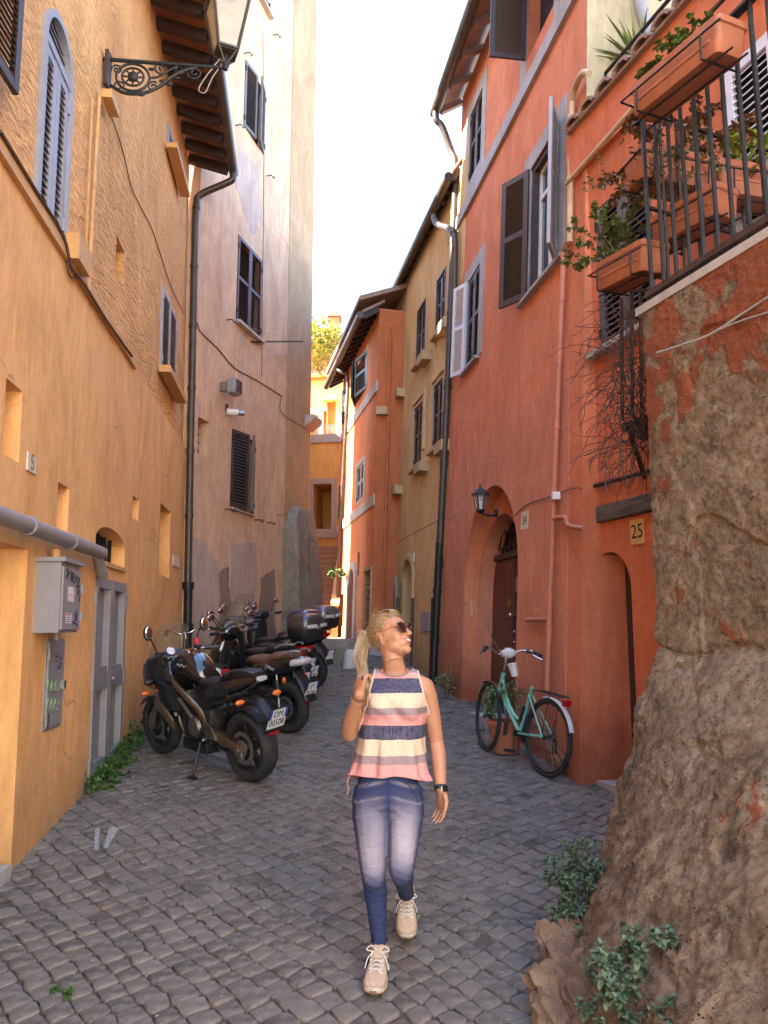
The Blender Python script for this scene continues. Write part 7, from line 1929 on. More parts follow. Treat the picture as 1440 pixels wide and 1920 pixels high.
    for sy in (-1, 1): tb('rack_stay', [P_(-.05, .722, sy * .055), P_(.0, R_ + .03, sy * .065)], .004, MATB, 6)
    q = MB(); q.box((-.235, 0, .675), (.03, .085, .055), bev=.008); rl = v.add('rear_reflector', q, REDL)
    # drive
    q = MB(); q.lathe([(.085, 0), (.09, .004), (.085, .008), (.03, .012)], (.44, -.055, .285), 24, 'Y'); v.add('chainring', q, ENG)
    q = MB(); q.lathe([(.02, 0), (.045, .006), (.05, .012), (.03, .03)], (.0, -.075, R_), 20, 'Y'); v.add('freewheel', q, ENG)
    q = MB(); q.box((.0, -.08, R_ - .09), (.05, .03, .12), bev=.01); v.add('derailleur', q, ENG)
    tb('chain', [P_(.44, .37, -.055), P_(.0, R_ + .045, -.06)], .005, ENG, 6); tb('chain', [P_(.44, .20, -.055), P_(.02, R_ - .14, -.06)], .005, ENG, 6)
    for sy, dz in ((-1, -1), (1, 1)):
        tb('crank', [P_(.44, .285, sy * .07), P_(.44 - .05 * dz, .285 - .155 * -dz * -1, sy * .085)], .010, ENG, 8)
        q = MB(); q.box((.44 - .05 * dz, sy * .13, .285 - .155 * dz), (.085, .08, .022), bev=.005); v.add('pedal', q, MATB)
    tb('bottom_bracket', [P_(.44, .285, -.06), P_(.44, .285, .06)], .026, ENG)
    tb('lock_tube', [P_(.33, .55, .05), P_(.37, .40, .06)], .016, MATB)
    return v
bk = bicycle('mint green step through bicycle without a saddle by the arched red doorway', onground(1026, 1459) + V((-.02, 0, .02)), V((.95, 7.74, gz(7.74) + .02)), plain('mint_paint', (.17, .46, .34), .3, 0, var=.15, scale=6, coat=.4, bmp=0, dirt=.1), -4, .95, steer=radians(-12))
wc = bk.m @ V((.79, -.03, 1.0)); 
ft = thing('stem_cover', 'white fluffy cover tied around the handlebar stem of the green bicycle', 'cover', wc - V((0, 0, .05)))
q = MB(); q.ell(wc, (.075, .05, .045), 18, 10); me = q.build('cover', plain('white_fluff', (.70, .66, .62), .95), ft, smooth=60).data
for v_ in me.vertices: v_.co *= 1 + .18 * mnoise.noise(v_.co * 40)
q = MB(); rr = random.Random(2)
for k in range(160): d = rvec(rr); p = wc + V((d.x * .072, d.y * .048, d.z * .043)); q.tube([p, p + d * rr.uniform(.008, .02)], [.0012, .0004], 3)
q.build('tufts', plain('white_tuft', (.75, .72, .68), .95), ft)['kind'] = 'stuff'
cu = bk.m @ V((.70, -.05, .84)); cp = thing('paper_cup', 'white plastic cup tilted below the bicycle handlebar', 'cup', cu)
mc_ = M4.Translation(cu) @ M4.Rotation(radians(-12), 4, 'Y')
q = MB(); q.lathe([(.032, -.055), (.046, .06), (.049, .066), (.046, .068), (.030, -.045)], (0, 0, 0), 22, cap=True); q.build('cup', MT['white'], cp, smooth=50, m=mc_, local=True)
tw = thing('twig', 'bare brown twig stuck upright in the bicycle handlebar', 'twig', bk.m @ V((.80, .06, 1.0)))
q = MB(); q.tube([bk.m @ V(p) for p in ((.80, .05, .99), (.84, .14, 1.13), (.87, .20, 1.26))], [.006, .005, .002], 6); q.tube([bk.m @ V(p) for p in ((.845, .15, 1.15), (.86, .13, 1.24))], [.004, .001], 5); q.build('twig', stemm, tw)['kind'] = 'stuff'
bicycle('dark bicycle half hidden between the black motorcycle and the pink wall', gp(-1.75, 8.35), gp(-2.35, 9.15), plain('dark_bicycle_paint', (.02, .02, .022), .4), 6, 1.0)
# terracotta pot behind the green bicycle
pc_ = V((1.16, 7.60, gz(7.60) + .015)); pot = thing('flower_pot', 'round terracotta pot behind the frame of the green bicycle', 'pot', pc_)
q = MB(); q.lathe([(.125, 0), (.165, .255), (.178, .258), (.178, .30), (.162, .30), (.155, .26)], pc_, 28, cap=True); q.build('pot', MT['terracotta'], pot, smooth=40)
q = MB(); q.lathe([(.155, .262), (.1, .27), (.01, .272)], pc_, 20); q.build('soil', SOIL, pot)
bush('pot_plant', 'leggy green plant growing in the terracotta pot by the bicycle', 'plant', [pc_ + V((x, y, .26)) for x, y in ((-.06, 0), (.05, .03), (0, -.06), (.09, -.02), (-.1, .04))], .30, .5, 7, leafmat('pot_leaf', (.06, .12, .03), (.14, .20, .07)), 51, leaf=(.055, .026), per=6, stem_r=.004)
# ================================================================== THE WOMAN
def remesh(mb, voxel, smooth_it=4, name='tmp'):
    me = bpy.data.meshes.new(name); me.from_pydata([tuple(p) for p in mb.v], [], mb.f)
    bm = bmesh.new(); bm.from_mesh(me); bmesh.ops.recalc_face_normals(bm, faces=bm.faces); bm.to_mesh(me); bm.free()
    ob = bpy.data.objects.new(name, me); COL.objects.link(ob)
    md = ob.modifiers.new('r', 'REMESH'); md.mode = 'VOXEL'; md.voxel_size = voxel; md.use_smooth_shade = True
    if smooth_it:
        ms = ob.modifiers.new('s', 'SMOOTH'); ms.iterations = smooth_it; ms.factor = .5
    dg = bpy.context.evaluated_depsgraph_get(); out = bpy.data.meshes.new_from_object(ob.evaluated_get(dg))
    bpy.data.objects.remove(ob); bpy.data.meshes.remove(me)
    out.polygons.foreach_set('use_smooth', [True] * len(out.polygons)); return out
def ering(c, rx, ry, ax=V((1, 0, 0)), ay=V((0, 1, 0)), n=24, p=2.0):
    c = V(c); return [c + ax * (rx * (abs(cos(a)) ** (2 / p)) * (1 if cos(a) > 0 else -1)) + ay * (ry * (abs(sin(a)) ** (2 / p)) * (1 if sin(a) > 0 else -1)) for a in [2 * pi * k / n for k in range(n)]]
def ball(mb, c, r): mb.ell(c, (r, r, r) if not isinstance(r, tuple) else r, 16, 10)
def limb(mb, pts, rs, k=5):
    """rounded tapering limb through joints"""
    P_ = []; R_ = []
    for i in range(len(pts) - 1):
        for j in range(k): t = j / k; P_.append(V(pts[i]).lerp(V(pts[i + 1]), t)); R_.append(rs[i] + (rs[i + 1] - rs[i]) * t)
    P_.append(V(pts[-1])); R_.append(rs[-1])
    for _ in range(2):
        P_ = [P_[0]] + [(P_[i - 1] + P_[i] * 2 + P_[i + 1]) / 4 for i in range(1, len(P_) - 1)] + [P_[-1]]
    mb.tube(P_, R_, 14); ball(mb, P_[0], R_[0] * .98); ball(mb, P_[-1], R_[-1] * .98)
def jp(u, v, y): return aty(u, v, y)
woman = thing('person', 'woman in striped sleeveless top and faded jeans walking while holding her blonde ponytail', 'person', V((0, 3.75, gz(3.75))))
# joints (image left is her right side)
pel = jp(727, 1492, 3.80); 
hipR, hipL = jp(694, 1500, 3.80), jp(762, 1500, 3.80)
knR, knL = jp(701, 1640, 3.68), jp(752, 1630, 3.66)
anR, anL = jp(712, 1772, 3.72), jp(762, 1676, 4.04)
waist = jp(732, 1395, 3.82); chest = jp(738, 1318, 3.83); neckb = jp(741, 1262, 3.85); nect = jp(735, 1228, 3.83)
shR, shL = jp(689, 1284, 3.86), jp(797, 1288, 3.86)
elR, wrR, hdR = jp(655, 1376, 3.78), jp(674, 1302, 3.60), jp(680, 1276, 3.57)
elL, wrL = jp(818, 1392, 3.90), jp(827, 1482, 3.80)
X, Y_ = V((1, 0, 0)), V((0, 1, 0))
bod = MB()
# torso
tor = [(pel + V((0, .02, -.09)), .110, .075), (pel, .140, .092), (pel + V((0, .01, .10)), .128, .085), (waist, .122, .090), (waist.lerp(chest, .6), .135, .098), (chest, .146, .108), (chest + V((.004, .015, .07)), .142, .098), (neckb + V((0, .01, -.055)), .115, .075), (neckb + V((0, .008, -.018)), .075, .058), (neckb + V((0, 0, .012)), .054, .052), (nect, .050, .054), (nect + V((0, -.005, .05)), .048, .055)]
bod.loft([ering(c, rx, ry, n=28, p=2.3) for c, rx, ry in tor])
for c, dx in ((chest, -.062), (chest, .062)): bod.ell(c + V((dx, -.078, -.012)), (.060, .048, .062), 14, 10)
limb(bod, [shR + V((.035, .0, .0)), shR + V((-.004, 0, -.02)), (shR + elR) / 2 + V((-.004, 0, 0)), elR], [.052, .050, .043, .036])
limb(bod, [elR, elR.lerp(wrR, .35) + V((-.008, 0, 0)), wrR], [.037, .039, .026])
limb(bod, [shL + V((-.035, 0, .0)), shL + V((.004, 0, -.02)), (shL + elL) / 2 + V((.004, 0, 0)), elL], [.052, .051, .044, .036])
limb(bod, [elL, elL.lerp(wrL, .3) + V((.004, 0, 0)), wrL], [.037, .038, .025])
for a, b in ((neckb, shR), (neckb, shL)): limb(bod, [a + V((0, .015, .0)), a.lerp(b, .5) + V((0, .012, -.004)), b], [.045, .047, .046])
for h, k, a in ((hipR, knR, anR), (hipL, knL, anL)):
    limb(bod, [h + V((0, 0, .03)), h.lerp(k, .35), k], [.068, .062, .042]); limb(bod, [k, k.lerp(a, .3) + V((0, .022, 0)), k.lerp(a, .7), a], [.036, .034, .026, .030])
# hands
def hand(mb, wr, d, pn, side, curl, scale=1.0, spread=.10):
    """d: direction of the metacarpals, pn: palm normal (the way the fingers curl), thumb leaves on cross side"""
    d = V(d).normalized(); pn = V(pn); pn = (pn - d * pn.dot(d)).normalized(); s = d.cross(pn) * side
    L = .082 * scale
    mb.loft([[wr + d * t * L + s * (w_ * cos(a)) + pn * (h * sin(a)) for a in [2 * pi * k / 14 for k in range(14)]] for t, w_, h in ((-.1, .022, .018), (.2, .030, .017), (.6, .038, .015), (.95, .040, .013), (1.05, .036, .010))])
    fl = [(.032, .072), (.011, .080), (-.011, .075), (-.032, .060)]
    for i, (o_, fl_) in enumerate(fl):
        p = wr + d * L * .92 + s * o_; dd = (d + s * (o_ * spread * 10)).normalized(); pts = [p - d * .02, p]; a = 0
        for j, f in enumerate((.42, .32, .26)):
            a += curl[j]; v_ = dd * cos(a) + pn * sin(a); p = p + v_ * fl_ * f * scale; pts.append(p)
        mb.tube(pts, [.0080, .0082, .0075, .0070, .0060], 9); mb.ell(pts[-1], (.0060, .0060, .0060), 8, 6)
        for q_ in pts[1:-1]: mb.ell(q_, (.0084, .0084, .0084), 8, 6)
    p = wr + d * L * .18 + s * .028; t1_ = p + s * .024 + d * .028 + pn * .008; t2_ = t1_ + d * .030 + s * .010 + pn * (.012 + .01 * curl[0]); t3_ = t2_ + d * .026 + pn * .012 - s * .004
    mb.tube([p - s * .015, p, t1_, t2_, t3_], [.012, .014, .0115, .0098, .0072], 9); mb.ell(t3_, (.0072,) * 3, 8, 6); mb.ell(t2_, (.0098,) * 3, 8, 6); mb.ell(t1_, (.0115,) * 3, 8, 6)
hand(bod, wrL, V((.02, -.02, -1)), V((-.8, -.5, 0)), -1, (.35, .35, .3))
hand(bod, wrR, V((.10, .10, 1)), V((.84, .54, .0)), 1, (.75, 1.35, .8), .95)
# head, modelled facing -Y then turned to her left and tipped up
HC = jp(731, 1193, 3.84)
MH = M4.Translation(HC) @ M4.Rotation(radians(58), 4, 'Z') @ M4.Rotation(radians(-19), 4, 'X') @ M4.Rotation(radians(4), 4, 'Y')
hd = MB()
hd.ell((0, .015, .030), (.073, .093, .090), 24, 16)
hd.ell((0, -.030, -.022), (.060, .064, .082), 22, 14)
hd.ell((0, -.042, -.072), (.046, .046, .040), 18, 12)
hd.ell((0, -.072, -.092), (.026, .024, .022), 14, 10)
hd.ell((0, -.046, .034), (.056, .046, .050), 18, 12)          # brow and forehead
for sx in (-1, 1):
    hd.ell((sx * .028, -.050, -.026), (.032, .036, .042), 14, 10)     # cheeks
    hd.ell((sx * .028, -.072, .024), (.026, .018, .012), 12, 8)       # brow ridge
    hd.ell((sx * .0105, -.103, -.026), (.0085, .009, .007), 10, 8)    # nostrils
    hd.ell((sx * .042, -.026, -.060), (.020, .040, .030), 12, 8)      # jaw
    hd.ell((sx * .022, -.066, -.060), (.020, .022, .026), 12, 8)      # sides of the mouth
    R_e = M4.Rotation(sx * .35, 3, 'Z')
    hd.ell((sx * .075, .012, -.008), (.007, .017, .030), 12, 10, R_e); hd.ell((sx * .078, .020, .004), (.006, .012, .018), 10, 8, R_e); hd.ell((sx * .074, .006, -.034), (.007, .009, .010), 10, 8)
hd.tube([(0, -.088, .022), (0, -.098, .002), (0, -.110, -.018), (0, -.113, -.026)], [.008, .0085, .011, .0105], 12); hd.ell((0, -.114, -.024), (.0115, .011, .0105), 12, 8)
hd.ell((0, -.078, -.052), (.032, .024, .028), 14, 10)        # mouth mound
limbtop = MH.inverted() @ nect
hd.tube([limbtop + V((0, 0, -.03)), V((0, .015, -.06)), V((0, .02, -.01))], [.050, .052, .055], 20)
hd.xf(MH); bod.add(hd.v, hd.f)
skm, skt, skb = newmat('sunned_skin'); skv = coords(skt)
skc = mix(skt, ramp(skt, noise(skt, skv, 14, 4), .35, .7), (.45, .20, .105), (.52, .25, .14))
skc = mix(skt, ramp(skt, noise(skt, skv, 90, 3), .62, .75, (0, 0, 0, 1), (.35,) * 3 + (1,)), skc, (.36, .15, .08))
skt.links.new(skc, skb.inputs['Base Color']); skb.inputs['Roughness'].default_value = .48; skb.inputs['Subsurface Weight'].default_value = .12; skb.inputs['Subsurface Radius'].default_value = (.02, .008, .004); skb.inputs['Subsurface Scale'].default_value = .5
bump(skt, skb, noise(skt, skv, 260, 2), .12, .001)
bme = remesh(bod, .0042, 5, 'body'); bme.materials.append(skm)
body = bpy.data.objects.new('body', bme); bme.transform(wm(woman).inverted()); link(body, woman, wm(woman))
def wadd(name, mb, mt, parent=None, smooth=60, m=None, recalc=True): return mb.build(name, mt, parent or body, smooth=smooth, recalc=recalc)
# face: lips, teeth, earring
lipm = plain('lips', (.42, .13, .10), .35, var=.1); toothm = plain('teeth', (.78, .74, .68), .25, var=.02)
for nm, pts, r_, mt in (('upper_lip', [(-.029, -.0850, -.0420), (-.014, -.1010, -.0455), (0, -.1045, -.0470), (.014, -.1010, -.0455), (.029, -.0850, -.0420)], [.0015, .0036, .0034, .0036, .0015], lipm),
                        ('lower_lip', [(-.028, -.0850, -.0440), (-.014, -.1000, -.0590), (0, -.1030, -.0625), (.014, -.1000, -.0590), (.028, -.0850, -.0440)], [.0015, .004, .0046, .004, .0015], lipm)):
    q = MB(); q.tube(smoothpath(pts, 4), [r_[0] + 0] + [.0032] * 15 + [.0015], 8); q.xf(MH); wadd(nm, q, mt)
q = MB(); q.loft([[V((x, -.1025 + 14 * x * x, z)) for x in [(-.019 + .038 * k / 10) for k in range(11)]] for z in (-.0490, -.0575)], cap=False); q.xf(MH); wadd('teeth', q, toothm)
for sx in (-1, 1):
    q = MB(); q.ell((sx * .082, .004, -.044), (.004, .004, .004), 10, 8); q.xf(MH); wadd('earring', q, MT['chrome'])
    q = MB(); q.tube(smoothpath([(sx * .012, -.097, .033), (sx * .03, -.097, .038), (sx * .05, -.082, .033)], 4), [.002] + [.0028] * 7 + [.001], 6); q.xf(MH); wadd('eyebrow', q, plain('brow_hair', (.16, .09, .045), .7))
# sunglasses
gl = thing('sunglasses', 'dark red lensed sunglasses with orange temples worn by the woman', 'sunglasses', HC)
fm = plain('tortoise_frame', (.07, .016, .012), .2, coat=.5, bmp=0); om = plain('orange_temple', (.75, .16, .035), .3, bmp=0); lm_ = plain('dark_lens', (.035, .008, .008), .06, coat=.6, bmp=0, spec=.8)
for sx in (-1, 1):
    cxs = [(sx * (.034 + .027 * cos(a) * (1 - .12 * (1 if sin(a) < 0 else 0))), -.107 + .010 * abs(cos(a)) * (1 if cos(a) * 1 > 0 else -.3) + .006, .010 + .023 * sin(a) + .004 * cos(a)) for a in [2 * pi * k / 24 for k in range(24)]]
    q = MB(); q.tube(cxs, .0040, 8, closed=True); q.xf(MH); fo = q.build('rim', fm, gl, smooth=60)
    q = MB(); c = sum((V(p) for p in cxs), V()) / 24 + V((0, -.003, 0)); q.add([c] + cxs, [[0, 1 + k, 1 + (k + 1) % 24] for k in range(24)]); q.xf(MH); q.build('lens', lm_, gl, smooth=60)
    q = MB(); q.tube(smoothpath([(sx * .060, -.094, .020), (sx * .072, -.060, .018), (sx * .0795, -.010, .016), (sx * .080, .012, .010), (sx * .078, .030, -.010)], 5), .0038, 8, flat=.6); q.xf(MH); q.build('temple', om, gl, smooth=60)
q = MB(); q.tube(smoothpath([(-.010, -.112, .014), (0, -.116, .018), (.010, -.112, .014)], 4), .0035, 8); q.xf(MH); q.build('bridge', fm, gl, smooth=60)
# hair: cap of strands swept back to a high ponytail
hm, ht, hb = newmat('blonde_hair'); hg = N(ht, 'ShaderNodeNewGeometry')
hc = mix(ht, hg.outputs['Random Per Island'], (.15, .085, .038), (.52, .35, .18)); hc = mix(ht, ramp(ht, noise(ht, coords(ht), 22, 3), .4, .7), hc, (.30, .18, .08))
ht.links.new(hc, hb.inputs['Base Color']); hb.inputs['Roughness'].default_value = .38; hb.inputs['Specular IOR Level'].default_value = .6
tie = V((0, .118, .055))
cap_ = MB(); rr = random.Random(12)
def onskull(d, k=1.0):
    """point on the skull ellipsoid in direction d"""
    c = V((0, .015, .030)); r_ = V((.073, .093, .090)); d = d.normalized(); t = 1 / sqrt((d.x / r_.x) ** 2 + (d.y / r_.y) ** 2 + (d.z / r_.z) ** 2); return c + d * t * k
td = (tie - V((0, .015, .030))).normalized()
q = MB()
rings = []
# base cap: the part of the skull behind the hairline
def hairline(phi):
    """polar angle limit from the tie direction"""
    return radians(118)
ax1 = V((1, 0, 0)); ax2 = td.cross(ax1).normalized()          # ax2 points up/forward or down
front = ax2 if ax2.z > 0 else -ax2
def lim(phi):
    f = cos(phi)        # 1: over the top to the forehead, -1: under to the nape
    return radians(80 + 46 * (.5 + .5 * f) + 4 * sin(phi) ** 2 * 1)
for k in range(9):
    t = k / 8; rings.append([onskull(td * cos(lim(ph) * t) + (front * cos(ph) + ax1 * sin(ph)) * sin(lim(ph) * t), 1.045 if t < .97 else 1.015) for ph in [2 * pi * j / 40 for j in range(40)]])
q.loft(rings, cap=True); q.xf(MH); hair = wadd('hair', q, hm, smooth=80); hair['label'] = 'blonde hair pulled back into a high ponytail'
q = MB()
for i in range(430):
    ph = rr.uniform(0, 2 * pi); L0 = lim(ph) * rr.uniform(.86, 1.02); pts = []
    wob = rr.uniform(-.12, .12); hgt = rr.uniform(1.045, 1.085)
    for k in range(9):
        t = k / 8; a = L0 * (1 - t) + .05; p_ = ph + wob * sin(t * pi)
        pts.append(onskull(td * cos(a) + (front * cos(p_) + ax1 * sin(p_)) * sin(a), hgt - (.05 if k == 0 else 0) + .02 * sin(t * pi)))
    q.tube(pts, [.0010] + [.0024] * 7 + [.0018], 4)
q.xf(MH); o = wadd('swept_hair', q, hm, hair); o['kind'] = 'stuff'
# loose tuft over the forehead
q = MB()
for i in range(60):
    a0_ = rr.uniform(-.5, .9); p = onskull(V((a0_ * .6 + rr.uniform(-.1, .1), -.62, .78)), 1.03); pts = [p, p + V((.010 * a0_ + rr.uniform(-.01, .01), -.012, .016)), p + V((.03 * a0_, .012 + rr.uniform(0, .02), .024)), p + V((.05 * a0_ + rr.uniform(-.02, .02), .05, .012))]
    q.tube(smoothpath(pts, 4), [.0010] + [.0020] * 10 + [.0012, .0008], 4)
for i in range(26):     # wisps by the ear and nape
    p = onskull(V((-.8 + rr.uniform(-.1, .1), -.05 + rr.uniform(-.3, .5), -.25)), 1.03) if i % 2 else onskull(V((.8, rr.uniform(-.3, .4), -.2)), 1.03); pts = [p, p + V((rr.uniform(-.01, .01), .012, -.02)), p + V((rr.uniform(-.02, .02), .03, -.045))]
    q.tube(smoothpath(pts, 3), [.0012] * 6 + [.0006], 4)
for i in range(90):     # flyaways
    d = rvec(rr, -.2); d.y += .35; p = onskull(d, 1.05); t_ = rvec(rr); t_ = (t_ - d * t_.dot(d)).normalized(); L_f = rr.uniform(.03, .07)
    q.tube(smoothpath([p, p + t_ * L_f * .5 + d.normalized() * .010, p + t_ * L_f + d.normalized() * .012], 3), [.0010] * 5 + [.0008, .0004], 4)
q.xf(MH); o = wadd('loose_strands', q, hm, hair); o['kind'] = 'stuff'
# ponytail from the tie down to the hand
T0 = MH @ tie; hold = hdR + V((.004, .050, -.004))
q = MB()
mid1 = jp(682, 1196, 3.84); mid2 = jp(674, 1234, 3.76); end_ = jp(668, 1282, 3.62)
for i in range(260):
    a = rr.uniform(0, 2 * pi); r0 = sqrt(rr.random()); off = V((cos(a), sin(a) * .9, 0)) * r0
    ax_ = [T0 + off * .008, T0.lerp(mid1, .5) + V((0, 0, .020)) + off * .026, mid1 + off * .027 + V((.004, .03, 0)), mid2 + off * .024 + V((.002, .05, 0)), hold + off * .016, hold + V((-.016, .02, -.05)) + off * .024 + V((rr.uniform(-.02, .02), 0, rr.uniform(-.05, .02)))]
    w1 = rr.uniform(0, 6.28); ax_ = [p + V((.012 * sin(w1 + j * 1.9), .007 * cos(w1 * 2 + j * 1.3), .004 * sin(w1 * 3 + j))) for j, p in enumerate(ax_)]
    pts = smoothpath(ax_, 5); q.tube(pts, [.0026] * (len(pts) - 3) + [.002, .0014, .0006], 4)
o = wadd('ponytail', q, hm, hair); o['kind'] = 'stuff'
q = MB(); mt_ = M4.Translation(T0); q.tube([T0 + (MH.to_3x3() @ (V((cos(a), 0, sin(a))) * .017)) for a in [2 * pi * k / 16 for k in range(16)]], .009, 8, closed=True); wadd('hair_tie', q, MATB, hair)
# ---- leggings
leg = MB()
leg.loft([ering(c, rx, ry, n=28, p=2.3) for c, rx, ry in ((pel + V((0, .02, -.11)), .125, .095), (pel + V((0, .005, -.04)), .152, .112), (pel + V((0, .005, .02)), .152, .114), (pel + V((0, .01, .10)), .136, .098), (pel + V((0, .012, .13)), .120, .080))])
for h, k, a, cut in ((hipR, knR, anR, .93), (hipL, knL, anL, .95)):
    limb(leg, [h + V((0, 0, .02)), h.lerp(k, .22), h.lerp(k, .6), k], [.084, .086, .071, .056]); limb(leg, [k, k.lerp(a, .28) + V((0, .024, 0)), k.lerp(a, .65) + V((0, .010, 0)), k.lerp(a, cut)], [.053, .053, .041, .034])
    leg.ell(k + V((0, -.014, -.01)), (.050, .048, .058), 14, 10)
lme = remesh(leg, .0055, 8, 'jeans')
# creases behind the knees, at the hips and above the ankles
nrm_ = [v_.normal.copy() for v_ in lme.vertices]; newco = []
for i_, v_ in enumerate(lme.vertices):
    p = v_.co.copy(); d_ = 0
    for h_, k_, a_ in ((hipR, knR, anR), (hipL, knL, anL)):
        if abs(p.x - k_.x) < .09:
            f_ = exp(-((p.z - k_.z + .02) / .06) ** 2); d_ += f_ * .0022 * sin((p.z - k_.z) * 190 + (p.x - k_.x) * 38 + 2.5 * mnoise.noise(p * 12))
            f_ = exp(-((p.z - a_.z - .09) / .06) ** 2); d_ += f_ * .0012 * sin((p.z - a_.z) * 230 + (p.x - a_.x) * 50 + 2 * mnoise.noise(p * 14))
    f_ = exp(-((p.z - pel.z + .01) / .07) ** 2); d_ += f_ * .0028 * sin((p.z - pel.z) * 150 + abs(p.x - pel.x) * 60 + 2.5 * mnoise.noise(p * 10))
    newco += (p + nrm_[i_] * d_)[:]
lme.vertices.foreach_set('co', newco); lme.update()
# denim wear as a colour layer: worn pale on the front of the thighs and knees, whiskers at the hips
ca = lme.color_attributes.new('wear', 'FLOAT_COLOR', 'POINT')
lme.calc_loop_triangles() if hasattr(lme, 'calc_loop_triangles') else None
def seg_wear(p, n_, h, k):
    ax_ = k - h; t = max(-.1, min(1.25, (p - h).dot(ax_) / ax_.length_squared)); c = h + ax_ * t; dx = (p.x - c.x)
    s = exp(-((t - .58) / .47) ** 4) * exp(-(dx / .068) ** 4)
    return s * max(0, min(1, (-n_.y) * 1.6))
for i, v_ in enumerate(lme.vertices):
    p, n_ = v_.co, v_.normal
    wv = max(seg_wear(p, n_, hipR, knR), seg_wear(p, n_, hipL, knL))
    zrel = p.z - pel.z
    wh = 0
    if -.09 < zrel < .10: 
        wh = max(0, sin((zrel * 95 + abs(p.x - pel.x) * 22 + 1.4 * mnoise.noise(p * 9)))) ** 3 * .55 * max(0, -n_.y) * min(1, abs(p.x - pel.x) / .05)
    wv = min(1, max(wv * (.82 + .5 * mnoise.noise(p * 6)), wh)); ca.data[i].color = (wv, wv, wv, 1)
dm, dt, db = newmat('faded_denim'); at = N(dt, 'ShaderNodeVertexColor', layer_name='wear'); dv = coords(dt)
dn = noise(dt, dv, 240, 2, .6); dn2 = noise(dt, dv, 12, 5, .6)
dcol = mix(dt, at.outputs['Color'], mix(dt, dn2, (.024, .034, .092), (.040, .050, .125)), mix(dt, dn2, (.40, .345, .37), (.50, .43, .44)))
dcol = mix(dt, ramp(dt, dn, .35, .65, (0, 0, 0, 1), (.30,) * 3 + (1,)), dcol, (.02, .03, .08))
dt.links.new(dcol, db.inputs['Base Color']); db.inputs['Roughness'].default_value = .85; db.inputs['Specular IOR Level'].default_value = .2
nb_ = bump(dt, db, noise(dt, coords(dt, (1, 1, 3)), 10, 4, .6, .5), .5, .02); bump(dt, db, dn, .2, .001, nb_)
lme.materials.append(dm); lme.transform(wm(woman).inverted())
jeans = link(bpy.data.objects.new('jeans', lme), woman, wm(woman))
# sewn lines of the jeans: side seams, fly, pocket edges
from mathutils.bvhtree import BVHTree
jbvh = BVHTree.FromPolygons([v_.co for v_ in lme.vertices], [tuple(f.vertices) for f in lme.polygons])
def surf(p, d):
    loc, nn, ix, ds = jbvh.ray_cast(wm(woman).inverted() @ p, d)
    return (wm(woman) @ loc + nn * .001) if loc is not None else None
for nm, line, d in (('fly_seam', [pel + V((.004, -.3, .10 - .018 * k)) for k in range(10)], V((0, 1, 0))), ('pocket_seam', [pel + V((-.075 - .065 * (k / 9) ** .6, -.3, .075 - .09 * k / 9)) for k in range(10)], V((0, 1, 0))), ('pocket_seam', [pel + V((.075 + .065 * (k / 9) ** .6, -.3, .075 - .09 * k / 9)) for k in range(10)], V((0, 1, 0))),
                    ('side_seam', [hipL.lerp(knL, k / 12) + V((.3, 0, 0)) for k in range(13)], V((-1, 0, 0))), ('side_seam', [hipR.lerp(knR, k / 12) + V((-.3, 0, 0)) for k in range(13)], V((1, 0, 0))), ('side_seam', [knR.lerp(anR, .05 + .85 * k / 12) + V((-.3, 0, 0)) for k in range(13)], V((1, 0, 0)))):
    pts = [x for x in (surf(p, d) for p in line) if x is not None]
    if len(pts) > 3: q = MB(); q.tube(pts, .0022, 5); q.build(nm, dm, jeans, smooth=60)
for k, a, cut in ((knR, anR, .93), (knL, anL, .95)):
    p = k.lerp(a, cut - .005); d = (a - k).normalized(); q = MB(); x_ = d.cross(Y_).normalized(); y_ = d.cross(x_); q.tube([p + (x_ * cos(t) + y_ * sin(t)) * .0362 for t in [2 * pi * j / 24 for j in range(24)]], .0035, 6, closed=True); q.build('hem', dm, jeans, smooth=60)
# ---- striped top
zh = jp(735, 1462, 3.68).z; zn = neckb.z
sm_, stt, sbb = newmat('striped_cloth'); geo = N(stt, 'ShaderNodeTexCoord'); sep = N(stt, 'ShaderNodeSeparateXYZ'); stt.links.new(geo.outputs['Object'], sep.inputs[0])
zb = wm(woman).translation.z
def zpx(v): return jp(740, v, 3.70).z - zb
stops = [(1266, (.40, .27, .27)), (1276, (.72, .30, .255)), (1279, (.72, .30, .255)), (1301, (.040, .042, .085)), (1326 + 0, (.78, .55, .36)), (1328, (.78, .55, .36)), (1342, (.33, .22, .22)), (1362, (.72, .30, .255)), (1385, (.040, .042, .085)), (1413, (.78, .55, .36)), (1438, (.33, .22, .22)), (1452, (.72, .30, .255))]
bands = [(1200, 1265, (.34, .24, .24)), (1265, 1275, (.72, .30, .255)), (1275, 1301, (.042, .044, .088)), (1301, 1328, (.78, .55, .36)), (1328, 1342, (.33, .22, .22)), (1342, 1363, (.72, .30, .255)), (1363, 1389, (.040, .042, .085)), (1389, 1419, (.78, .55, .36)), (1419, 1435, (.31, .205, .20)), (1435, 1490, (.72, .30, .255))]
zlo, zhi = zpx(1490), zpx(1200)
mr_ = N(stt, 'ShaderNodeMapRange'); mr_.inputs['From Min'].default_value = zlo; mr_.inputs['From Max'].default_value = zhi
wob = N(stt, 'ShaderNodeMath', operation='MULTIPLY_ADD'); wob.inputs[1].default_value = .010; stt.links.new(noise(stt, coords(stt), 6, 2), wob.inputs[0]); stt.links.new(sep.outputs['Z'], wob.inputs[2])
stt.links.new(wob.outputs[0], mr_.inputs['Value'])
cr_ = N(stt, 'ShaderNodeValToRGB'); cr_.color_ramp.interpolation = 'CONSTANT'
els = cr_.color_ramp.elements; first = True
